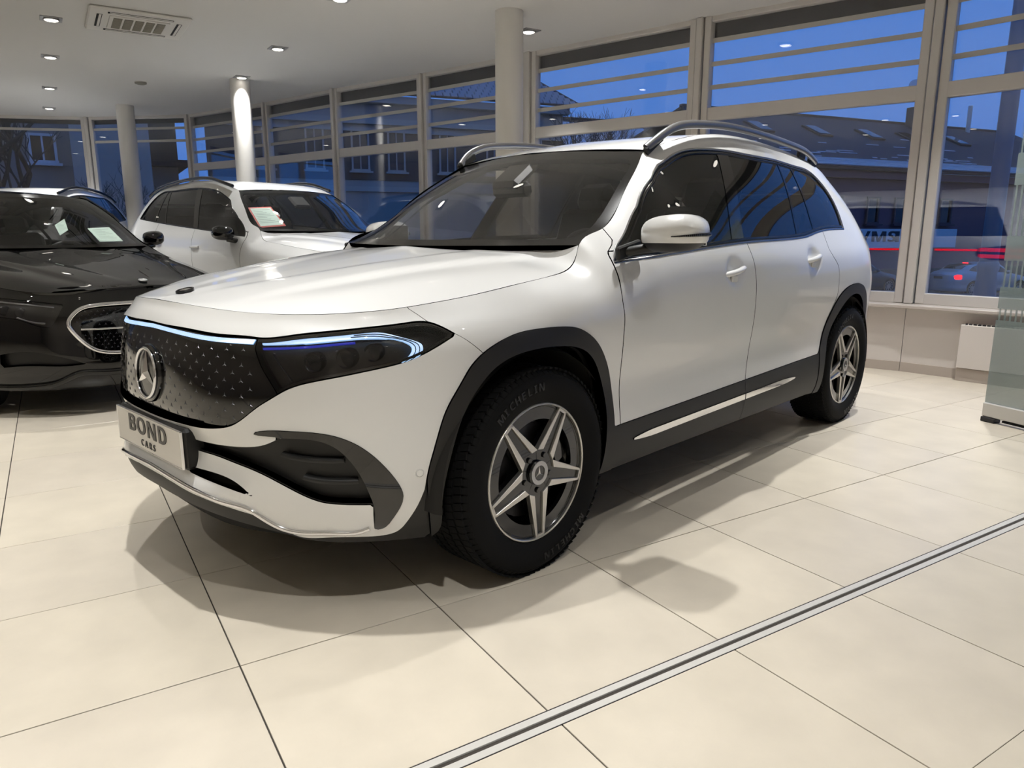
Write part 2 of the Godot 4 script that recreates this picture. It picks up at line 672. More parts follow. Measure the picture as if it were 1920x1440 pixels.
func materials() -> void:
	M.white = mat(Color(0.858, 0.86, 0.858), 0.32, 0.0, 0.9)
	M.plastic = mat(Color(0.085, 0.083, 0.08), 0.55)
	M.plastic_dark = mat(Color(0.045, 0.045, 0.048), 0.5)
	M.piano_black = mat(Color(0.012, 0.012, 0.014), 0.06, 0.0, 0.5)
	M.rubber = mat(Color(0.045, 0.045, 0.047), 0.8, 0.0, 0.0, 0.3)
	M.rubber_letter = mat(Color(0.035, 0.035, 0.036), 0.45)
	M.rim_black = mat(Color(0.02, 0.02, 0.022), 0.15, 0.0, 0.6)
	M.rim_machined = mat(Color(0.78, 0.77, 0.75), 0.28, 0.9)
	M.steel_dark = mat(Color(0.25, 0.25, 0.26), 0.4, 0.9)
	M.silver = mat(Color(0.7, 0.7, 0.7), 0.35, 0.8)
	M.chrome = mat(Color(0.86, 0.86, 0.87), 0.08, 1.0)
	M.chrome_satin = mat(Color(0.62, 0.62, 0.63), 0.22, 1.0)
	M.rail = mat(Color(0.63, 0.63, 0.64), 0.3, 0.9)
	M.stud = mat(Color(0.40, 0.40, 0.42), 0.3, 1.0)
	M.badge_dark = mat(Color(0.08, 0.08, 0.09), 0.2, 0.3)
	M.drl = glow(Color(0.62, 0.80, 1.0), 1.0)
	M.blue_accent = glow(Color(0.05, 0.12, 0.75), 0.5, Color(0.05, 0.1, 0.5))
	M.red_glow = glow(Color(1.0, 0.03, 0.06), 4.0, Color(0.6, 0.02, 0.03))
	M.lamp_dark = mat(Color(0.02, 0.02, 0.025), 0.3)
	M.lamp_metal = mat(Color(0.12, 0.12, 0.13), 0.2, 0.8)
	M.lamp_red_dark = mat(Color(0.25, 0.01, 0.015), 0.2)
	M.lens = pane(Color(0.02, 0.02, 0.03), 0.12)
	M.lens_red = pane(Color(0.5, 0.01, 0.02), 0.35)
	M.glass_front = pane(Color(0.03, 0.04, 0.035), 0.14)
	M.glass_side = pane(Color(0.02, 0.03, 0.025), 0.28)
	M.glass_dark = pane(Color(0.01, 0.012, 0.015), 0.85)
	M.frit = mat(Color(0.012, 0.012, 0.013), 0.12)
	M.cloth_dark = mat(Color(0.05, 0.05, 0.052), 0.8)
	M.cloth_grey = mat(Color(0.30, 0.30, 0.29), 0.9)
	M.void_black = mat(Color(0.012, 0.012, 0.012), 0.9)
	M.well = mat(Color(0.07, 0.065, 0.06), 0.85)
	M.plate_white = mat(Color(0.80, 0.79, 0.77), 0.35)
	M.ink = mat(Color(0.05, 0.05, 0.055), 0.4)
	M.ceiling = mat(Color(0.80, 0.795, 0.785), 0.85)
	M.black_paint = mat(Color(0.012, 0.012, 0.013), 0.4, 0.0, 1.0, 0.1)
	M.silver_paint = mat(Color(0.62, 0.64, 0.66), 0.35, 0.4, 0.6)
	M.navy_paint = mat(Color(0.05, 0.06, 0.09), 0.3, 0.0, 0.8)
	M.lamp_metal_bright = mat(Color(0.45, 0.45, 0.46), 0.25, 0.8)
	M.paper_red = mat(Color(0.72, 0.20, 0.13), 0.6)
	M.paper_green = mat(Color(0.74, 0.82, 0.77), 0.7)
	M.print_grey = mat(Color(0.45, 0.50, 0.48), 0.7)
	M.tile = mat(Color(0.80, 0.765, 0.70), 0.32)
	M.tile.albedo_texture = noise_tex(0.012, Color(0.94, 0.94, 0.94), Color(1, 1, 1), 5, 512, 3)
	M.tile.uv1_triplanar = true
	M.tile.uv1_world_triplanar = true
	M.tile.uv1_scale = Vector3(0.55, 0.55, 0.55)
	M.tile_b = M.tile.duplicate()
	M.tile_b.albedo_color = Color(0.79, 0.755, 0.695)
	M.tile_c = M.tile.duplicate()
	M.tile_c.albedo_color = Color(0.808, 0.772, 0.708)
	M.grout = mat(Color(0.22, 0.20, 0.18), 0.9)
	M.alu = mat(Color(0.78, 0.77, 0.75), 0.4, 0.2)
	M.wall = mat(Color(0.80, 0.775, 0.75), 0.7)
	M.sill = mat(Color(0.72, 0.69, 0.66), 0.4)
	M.skirt = mat(Color(0.68, 0.64, 0.60), 0.4)
	M.frame = mat(Color(0.78, 0.765, 0.745), 0.38)
	M.strip = mat(Color(0.70, 0.69, 0.67), 0.6)
	M.blind = mat(Color(0.16, 0.16, 0.17), 0.7)
	M.window_glass = pane(Color(0.1, 0.12, 0.12), 0.03)
	M.column = mat(Color(0.84, 0.83, 0.81), 0.5)
	M.lamp_trim = mat(Color(0.62, 0.62, 0.62), 0.35, 0.5)
	M.lamp_glow = glow(Color(1.0, 0.97, 0.92), 6.0)
	M.ac_white = mat(Color(0.82, 0.81, 0.79), 0.5)
	M.ac_grille = mat(Color(0.45, 0.44, 0.40), 0.7)
	M.ac_bar = mat(Color(0.55, 0.53, 0.48), 0.6)
	M.screen_glass = pane(Color(0.35, 0.45, 0.43), 0.06)
	M.frosted = mat(Color(0.52, 0.58, 0.575, 0.5), 0.6)
	M.frosted.transparency = BaseMaterial3D.TRANSPARENCY_ALPHA
	M.asphalt = mat(Color(0.22, 0.22, 0.23), 0.8)
	M.kerb = mat(Color(0.38, 0.37, 0.36), 0.8)
	M.plum = mat(Color(0.46, 0.33, 0.36), 0.8)
	M.plum_dark = mat(Color(0.30, 0.22, 0.25), 0.7)
	M.plinth = mat(Color(0.20, 0.19, 0.20), 0.7)
	M.slate = mat(Color(0.24, 0.23, 0.25), 0.7)
	M.slate.albedo_texture = noise_tex(0.06, Color(0.7, 0.7, 0.7), Color(1, 1, 1), 4, 256, 8)
	M.slate.uv1_triplanar = true
	M.slate.uv1_scale = Vector3(0.6, 0.6, 0.6)
	M.snow = mat(Color(0.80, 0.80, 0.82), 0.8)
	M.snow_tile = mat(Color(0.62, 0.61, 0.63), 0.8)
	M.sky_pane = mat(Color(0.75, 0.76, 0.78), 0.1)
	M.roof_glass = mat(Color(0.16, 0.17, 0.18), 0.03, 0.6)
	M.dark_pane = mat(Color(0.06, 0.07, 0.08), 0.08)
	M.dusk_pane = mat(Color(0.40, 0.41, 0.42), 0.15)
	M.sign_white = mat(Color(0.82, 0.82, 0.83), 0.5)
	M.sign_ink = mat(Color(0.10, 0.11, 0.16), 0.5)
	M.brick = mat(Color(0.36, 0.33, 0.31), 0.85)
	M.house_pale = mat(Color(0.66, 0.63, 0.60), 0.85)
	M.house_mid = mat(Color(0.52, 0.50, 0.48), 0.85)
	M.house_dark = mat(Color(0.27, 0.25, 0.26), 0.85)
	M.house_trim = mat(Color(0.70, 0.67, 0.64), 0.8)
	M.bark = mat(Color(0.12, 0.11, 0.11), 0.9)
	M.post_blue = mat(Color(0.46, 0.50, 0.56), 0.5)

# control net of the big car's side skin: 29 columns from nose centre round to tail centre, 12 rows from sill to top edge (x back, y up, z left)
const NET := [
	[-0.850, 0.200, 0.000, -0.890, 0.290, 0.000, -0.922, 0.385, 0.000, -0.894, 0.450, 0.000, -0.886, 0.520, 0.000, -0.908, 0.585, 0.000, -0.912, 0.701, 0.000, -0.900, 0.803, 0.000, -0.877, 0.875, 0.000, -0.860, 0.906, 0.000, -0.849, 0.926, 0.000, -0.845, 0.938, 0.000],
	[-0.846, 0.200, 0.159, -0.886, 0.290, 0.166, -0.918, 0.385, 0.168, -0.890, 0.450, 0.170, -0.882, 0.520, 0.170, -0.904, 0.585, 0.170, -0.908, 0.700, 0.170, -0.896, 0.802, 0.168, -0.872, 0.872, 0.166, -0.853, 0.903, 0.164, -0.841, 0.923, 0.164, -0.836, 0.935, 0.165],
	[-0.825, 0.200, 0.299, -0.864, 0.290, 0.312, -0.894, 0.385, 0.317, -0.869, 0.450, 0.320, -0.862, 0.520, 0.320, -0.882, 0.585, 0.320, -0.885, 0.699, 0.320, -0.873, 0.797, 0.317, -0.847, 0.866, 0.312, -0.825, 0.895, 0.308, -0.811, 0.915, 0.307, -0.802, 0.927, 0.310],
	[-0.770, 0.200, 0.439, -0.806, 0.290, 0.458, -0.830, 0.385, 0.465, -0.819, 0.450, 0.470, -0.816, 0.520, 0.470, -0.826, 0.585, 0.470, -0.825, 0.698, 0.470, -0.813, 0.793, 0.465, -0.787, 0.859, 0.457, -0.764, 0.888, 0.450, -0.748, 0.907, 0.449, -0.738, 0.919, 0.452],
	[-0.696, 0.200, 0.556, -0.727, 0.288, 0.579, -0.746, 0.384, 0.589, -0.749, 0.458, 0.595, -0.750, 0.539, 0.595, -0.749, 0.611, 0.595, -0.743, 0.712, 0.594, -0.732, 0.798, 0.588, -0.706, 0.858, 0.577, -0.684, 0.885, 0.567, -0.667, 0.904, 0.563, -0.655, 0.917, 0.565],
	[-0.598, 0.200, 0.654, -0.626, 0.284, 0.681, -0.645, 0.383, 0.693, -0.652, 0.471, 0.700, -0.652, 0.568, 0.700, -0.648, 0.649, 0.700, -0.640, 0.735, 0.697, -0.629, 0.808, 0.690, -0.608, 0.861, 0.677, -0.589, 0.887, 0.663, -0.575, 0.907, 0.656, -0.565, 0.921, 0.655],
	[-0.473, 0.200, 0.734, -0.500, 0.280, 0.762, -0.520, 0.383, 0.777, -0.527, 0.485, 0.785, -0.525, 0.600, 0.785, -0.520, 0.693, 0.785, -0.513, 0.761, 0.780, -0.502, 0.821, 0.772, -0.487, 0.866, 0.755, -0.472, 0.892, 0.738, -0.461, 0.912, 0.726, -0.455, 0.929, 0.718],
	[-0.333, 0.200, 0.795, -0.358, 0.276, 0.823, -0.379, 0.381, 0.841, -0.387, 0.499, 0.850, -0.384, 0.632, 0.850, -0.376, 0.735, 0.847, -0.370, 0.787, 0.843, -0.361, 0.834, 0.832, -0.351, 0.873, 0.813, -0.342, 0.898, 0.791, -0.334, 0.921, 0.771, -0.335, 0.941, 0.752],
	[-0.183, 0.200, 0.830, -0.207, 0.273, 0.859, -0.229, 0.381, 0.879, -0.238, 0.511, 0.888, -0.232, 0.659, 0.888, -0.222, 0.772, 0.882, -0.218, 0.810, 0.878, -0.212, 0.846, 0.866, -0.208, 0.878, 0.848, -0.205, 0.905, 0.824, -0.204, 0.930, 0.799, -0.215, 0.954, 0.772],
	[0.000, 0.200, 0.851, 0.000, 0.270, 0.879, 0.000, 0.380, 0.900, 0.000, 0.520, 0.910, 0.000, 0.680, 0.910, 0.000, 0.800, 0.903, 0.000, 0.830, 0.897, 0.000, 0.860, 0.886, 0.000, 0.891, 0.870, 0.000, 0.921, 0.847, 0.000, 0.951, 0.818, 0.000, 0.981, 0.785],
	[0.200, 0.200, 0.840, 0.200, 0.270, 0.885, 0.200, 0.380, 0.906, 0.200, 0.520, 0.903, 0.200, 0.680, 0.908, 0.200, 0.800, 0.914, 0.200, 0.834, 0.914, 0.200, 0.868, 0.909, 0.200, 0.901, 0.898, 0.200, 0.935, 0.876, 0.200, 0.969, 0.836, 0.200, 1.003, 0.778],
	[0.360, 0.200, 0.840, 0.360, 0.270, 0.885, 0.360, 0.380, 0.906, 0.360, 0.520, 0.903, 0.360, 0.680, 0.908, 0.360, 0.800, 0.914, 0.360, 0.842, 0.914, 0.358, 0.884, 0.908, 0.355, 0.926, 0.895, 0.352, 0.968, 0.867, 0.348, 1.010, 0.822, 0.345, 1.052, 0.752],
	[0.460, 0.200, 0.840, 0.460, 0.270, 0.885, 0.460, 0.380, 0.906, 0.460, 0.520, 0.903, 0.460, 0.680, 0.908, 0.460, 0.800, 0.914, 0.460, 0.851, 0.914, 0.447, 0.902, 0.908, 0.432, 0.954, 0.894, 0.416, 1.005, 0.863, 0.401, 1.056, 0.811, 0.385, 1.107, 0.738],
	[0.560, 0.200, 0.840, 0.560, 0.270, 0.885, 0.560, 0.380, 0.906, 0.560, 0.520, 0.903, 0.560, 0.680, 0.908, 0.560, 0.804, 0.914, 0.559, 0.872, 0.913, 0.552, 0.937, 0.906, 0.546, 0.998, 0.883, 0.541, 1.054, 0.845, 0.535, 1.109, 0.792, 0.530, 1.161, 0.728],
	[0.700, 0.200, 0.840, 0.700, 0.270, 0.885, 0.700, 0.380, 0.906, 0.700, 0.520, 0.903, 0.700, 0.680, 0.908, 0.700, 0.817, 0.914, 0.705, 0.915, 0.912, 0.713, 1.003, 0.896, 0.720, 1.080, 0.863, 0.728, 1.176, 0.809, 0.735, 1.256, 0.742, 0.740, 1.310, 0.682],
	[0.900, 0.200, 0.840, 0.900, 0.270, 0.885, 0.900, 0.380, 0.906, 0.900, 0.520, 0.903, 0.900, 0.680, 0.908, 0.900, 0.825, 0.915, 0.904, 0.935, 0.912, 0.909, 1.027, 0.896, 0.913, 1.103, 0.863, 0.921, 1.263, 0.771, 0.927, 1.384, 0.673, 0.930, 1.440, 0.618],
	[1.100, 0.200, 0.840, 1.100, 0.270, 0.885, 1.100, 0.380, 0.906, 1.100, 0.520, 0.903, 1.100, 0.680, 0.908, 1.100, 0.830, 0.915, 1.091, 0.940, 0.912, 1.081, 1.030, 0.897, 1.074, 1.100, 0.868, 1.052, 1.300, 0.746, 1.036, 1.444, 0.631, 1.030, 1.500, 0.580],
	[1.250, 0.200, 0.840, 1.250, 0.270, 0.885, 1.250, 0.380, 0.906, 1.250, 0.520, 0.903, 1.250, 0.680, 0.908, 1.250, 0.830, 0.915, 1.244, 0.940, 0.912, 1.238, 1.030, 0.897, 1.233, 1.100, 0.868, 1.216, 1.324, 0.751, 1.205, 1.485, 0.640, 1.200, 1.548, 0.590],
	[1.500, 0.200, 0.840, 1.500, 0.270, 0.885, 1.500, 0.380, 0.906, 1.500, 0.520, 0.903, 1.500, 0.680, 0.908, 1.500, 0.830, 0.915, 1.495, 0.940, 0.912, 1.488, 1.030, 0.897, 1.484, 1.100, 0.868, 1.467, 1.349, 0.756, 1.455, 1.528, 0.648, 1.450, 1.598, 0.600],
	[1.900, 0.200, 0.840, 1.900, 0.270, 0.885, 1.900, 0.380, 0.906, 1.900, 0.520, 0.903, 1.900, 0.680, 0.908, 1.900, 0.830, 0.915, 1.900, 0.940, 0.912, 1.900, 1.030, 0.897, 1.900, 1.100, 0.868, 1.900, 1.361, 0.757, 1.900, 1.549, 0.650, 1.900, 1.622, 0.602],
	[2.350, 0.200, 0.840, 2.350, 0.270, 0.885, 2.350, 0.380, 0.906, 2.350, 0.520, 0.903, 2.350, 0.680, 0.908, 2.350, 0.830, 0.915, 2.350, 0.940, 0.912, 2.350, 1.030, 0.897, 2.350, 1.100, 0.868, 2.350, 1.351, 0.756, 2.350, 1.532, 0.648, 2.350, 1.602, 0.600],
	[2.750, 0.200, 0.836, 2.750, 0.270, 0.881, 2.750, 0.380, 0.901, 2.750, 0.520, 0.898, 2.750, 0.680, 0.903, 2.750, 0.830, 0.910, 2.747, 0.940, 0.907, 2.743, 1.030, 0.893, 2.740, 1.100, 0.864, 2.730, 1.333, 0.752, 2.723, 1.502, 0.644, 2.720, 1.567, 0.596],
	[3.000, 0.200, 0.819, 3.000, 0.270, 0.863, 3.000, 0.380, 0.883, 3.000, 0.520, 0.880, 3.000, 0.680, 0.885, 3.000, 0.830, 0.892, 2.998, 0.940, 0.889, 2.995, 1.030, 0.875, 2.993, 1.100, 0.846, 2.986, 1.308, 0.741, 2.982, 1.457, 0.637, 2.980, 1.515, 0.590],
	[3.180, 0.200, 0.796, 3.180, 0.270, 0.839, 3.180, 0.380, 0.859, 3.180, 0.520, 0.856, 3.180, 0.680, 0.861, 3.180, 0.830, 0.867, 3.172, 0.940, 0.865, 3.163, 1.030, 0.850, 3.156, 1.100, 0.823, 3.138, 1.284, 0.726, 3.125, 1.416, 0.629, 3.120, 1.468, 0.585],
	[3.360, 0.200, 0.760, 3.360, 0.270, 0.801, 3.360, 0.380, 0.820, 3.360, 0.520, 0.817, 3.360, 0.680, 0.822, 3.360, 0.830, 0.828, 3.336, 0.940, 0.825, 3.310, 1.030, 0.812, 3.289, 1.100, 0.786, 3.240, 1.268, 0.701, 3.204, 1.390, 0.613, 3.190, 1.437, 0.572],
	[3.415, 0.200, 0.695, 3.485, 0.270, 0.733, 3.515, 0.380, 0.750, 3.515, 0.520, 0.748, 3.515, 0.680, 0.752, 3.505, 0.830, 0.757, 3.492, 0.940, 0.755, 3.481, 1.030, 0.743, 3.461, 1.100, 0.717, 3.363, 1.260, 0.644, 3.252, 1.380, 0.562, 3.215, 1.425, 0.535],
	[3.525, 0.200, 0.553, 3.595, 0.270, 0.582, 3.625, 0.380, 0.596, 3.625, 0.520, 0.594, 3.625, 0.680, 0.597, 3.615, 0.830, 0.602, 3.602, 0.940, 0.600, 3.591, 1.030, 0.590, 3.571, 1.100, 0.570, 3.435, 1.260, 0.526, 3.281, 1.380, 0.477, 3.230, 1.420, 0.460],
	[3.600, 0.200, 0.350, 3.670, 0.270, 0.369, 3.700, 0.380, 0.378, 3.700, 0.520, 0.376, 3.700, 0.680, 0.378, 3.690, 0.830, 0.381, 3.677, 0.940, 0.380, 3.666, 1.030, 0.374, 3.646, 1.100, 0.361, 3.488, 1.260, 0.329, 3.309, 1.380, 0.292, 3.250, 1.425, 0.280],
	[3.630, 0.200, 0.000, 3.700, 0.270, 0.000, 3.730, 0.380, 0.000, 3.730, 0.520, 0.000, 3.730, 0.680, 0.000, 3.720, 0.830, 0.000, 3.707, 0.940, 0.000, 3.696, 1.030, 0.000, 3.676, 1.100, 0.000, 3.510, 1.260, 0.000, 3.322, 1.380, 0.000, 3.260, 1.430, 0.000],
]
# outlines on that skin: distance round the body from the nose, height
const OUT := {
	"mask_bottom": [0.125, 0.579, 0.238, 0.581, 0.327, 0.582, 0.402, 0.590, 0.447, 0.601, 0.486, 0.622, 0.531, 0.656, 0.573, 0.683, 0.580, 0.687, 0.627, 0.714, 0.689, 0.734, 0.795, 0.753, 0.866, 0.765, 0.938, 0.777, 0.994, 0.790, 1.051, 0.811, 1.092, 0.829, 1.145, 0.853],
	"mask_top": [1.145, 0.853, 1.061, 0.890, 0.976, 0.890, 0.857, 0.882, 0.744, 0.874, 0.634, 0.864, 0.525, 0.855, 0.514, 0.856, 0.391, 0.860, 0.278, 0.867, 0.125, 0.870],
	"split": [0.525, 0.855, 0.524, 0.828, 0.553, 0.775, 0.580, 0.735, 0.597, 0.708],
	"drl_out": [0.538, 0.850, 0.637, 0.857, 0.747, 0.866, 0.859, 0.872, 0.897, 0.872, 0.955, 0.860, 1.013, 0.843, 1.034, 0.830, 1.032, 0.808, 1.012, 0.792, 0.986, 0.782],
	"drl_in": [0.542, 0.839, 0.679, 0.846, 0.824, 0.856, 0.917, 0.855, 0.986, 0.838, 1.001, 0.824, 0.990, 0.800, 0.969, 0.783],
	"strip_top": [0.129, 0.866, 0.280, 0.863, 0.393, 0.857, 0.515, 0.853],
	"strip_bot": [0.000, 0.857, 0.139, 0.853, 0.288, 0.850, 0.399, 0.844, 0.514, 0.840],
	"blade_out": [0.508, 0.585, 0.557, 0.593, 0.647, 0.595, 0.758, 0.584, 0.819, 0.562, 0.887, 0.513, 0.931, 0.463, 0.961, 0.415, 0.969, 0.383, 0.957, 0.349, 0.926, 0.308, 0.898, 0.282, 0.868, 0.279],
	"blade_in": [0.867, 0.285, 0.875, 0.366, 0.867, 0.397, 0.843, 0.459, 0.811, 0.510, 0.778, 0.543, 0.737, 0.564, 0.682, 0.574, 0.610, 0.574, 0.536, 0.576],
	"intake_top": [0.605, 0.573, 0.550, 0.549, 0.500, 0.539, 0.442, 0.534, 0.396, 0.532, 0.275, 0.531],
	"intake_bot": [0.282, 0.497, 0.366, 0.493, 0.433, 0.483, 0.521, 0.465, 0.601, 0.435, 0.671, 0.400, 0.722, 0.380, 0.774, 0.372, 0.875, 0.364],
	"slot_top": [0.242, 0.444, 0.375, 0.442, 0.449, 0.426, 0.484, 0.408, 0.514, 0.389],
	"slot_bot": [0.250, 0.428, 0.387, 0.413, 0.485, 0.395],
	"wing_fold": [0.239, 0.459, 0.407, 0.457, 0.523, 0.433, 0.556, 0.384, 0.577, 0.344],
	"chrome": [0.149, 0.395, 0.322, 0.386, 0.438, 0.364, 0.497, 0.350, 0.530, 0.320, 0.577, 0.290, 0.612, 0.279, 0.723, 0.277, 0.832, 0.278, 0.866, 0.290],
	"white_bottom": [0.582, 0.282, 0.622, 0.260, 0.719, 0.256, 0.828, 0.253, 0.902, 0.252, 0.940, 0.262, 0.973, 0.293, 1.017, 0.353, 1.039, 0.397],
	"black_bottom": [0.577, 0.263, 0.641, 0.245, 0.752, 0.234, 0.862, 0.228, 1.014, 0.220, 1.046, 0.218],
	"arch_out": [1.039, 0.397, 1.052, 0.460, 1.068, 0.513, 1.087, 0.572, 1.110, 0.633, 1.158, 0.708, 1.196, 0.760, 1.244, 0.796, 1.302, 0.820, 1.376, 0.838, 1.476, 0.845, 1.599, 0.842, 1.651, 0.834, 1.710, 0.810, 1.771, 0.766, 1.816, 0.713, 1.858, 0.642, 1.887, 0.523, 1.890, 0.441],
	"arch_in": [1.030, 0.222, 1.067, 0.239, 1.088, 0.317, 1.101, 0.400, 1.120, 0.475, 1.147, 0.562, 1.170, 0.618, 1.230, 0.700, 1.280, 0.742, 1.345, 0.769, 1.440, 0.783, 1.558, 0.782, 1.636, 0.772, 1.704, 0.747, 1.752, 0.709, 1.790, 0.660, 1.838, 0.546, 1.839, 0.430, 1.819, 0.275],
	"rarch_out": [3.755, 0.488, 3.818, 0.618, 3.925, 0.759, 4.069, 0.838, 4.257, 0.857, 4.452, 0.844, 4.646, 0.791],
	"rarch_in": [3.900, 0.560, 3.991, 0.678, 4.129, 0.771, 4.279, 0.794, 4.468, 0.761],
	"bump_fender": [0.998, 0.929, 1.061, 0.890, 1.146, 0.854, 1.179, 0.836, 1.208, 0.816, 1.238, 0.793],
	"door_f": [1.983, 1.040, 1.972, 1.013, 1.958, 0.966, 1.930, 0.904, 1.918, 0.783, 1.939, 0.597, 1.930, 0.441],
	"door_m": [2.964, 1.116, 2.974, 1.038, 2.980, 0.965, 2.979, 0.852, 2.982, 0.723, 2.991, 0.569, 2.945, 0.462],
	"door_r": [3.904, 1.036, 3.972, 0.993, 4.017, 0.951, 4.022, 0.885],
	"sill_top": [1.929, 0.443, 2.358, 0.452, 2.961, 0.467, 3.132, 0.472, 3.444, 0.479, 3.731, 0.486],
	"sill_bot": [1.957, 0.272, 2.249, 0.288, 2.626, 0.284, 2.944, 0.288, 3.495, 0.270, 3.741, 0.271],
	"sillchr": [2.016, 0.371, 2.094, 0.376, 2.281, 0.375, 2.587, 0.385, 2.956, 0.388, 3.341, 0.394, 3.515, 0.395],
	"dlo": [1.988, 1.041, 2.216, 1.062, 2.589, 1.085, 2.954, 1.104, 3.532, 1.120, 3.651, 1.128, 3.807, 1.149, 4.267, 1.170, 4.288, 1.250, 4.275, 1.384, 4.204, 1.465, 3.950, 1.512, 3.653, 1.528, 3.319, 1.532, 3.128, 1.536, 2.953, 1.529, 2.838, 1.518, 2.727, 1.491, 2.637, 1.450, 2.377, 1.366, 2.155, 1.214, 2.077, 1.126, 2.007, 1.064],
	"bpil": [3.039, 1.502, 2.841, 1.110, 3.153, 1.511, 2.964, 1.116],
	"cpil": [3.671, 1.506, 3.557, 1.138, 3.838, 1.501, 3.793, 1.168],
	"handles": [2.789, 0.979, 3.675, 1.013],
	"sensor": [1.024, 0.451],
}

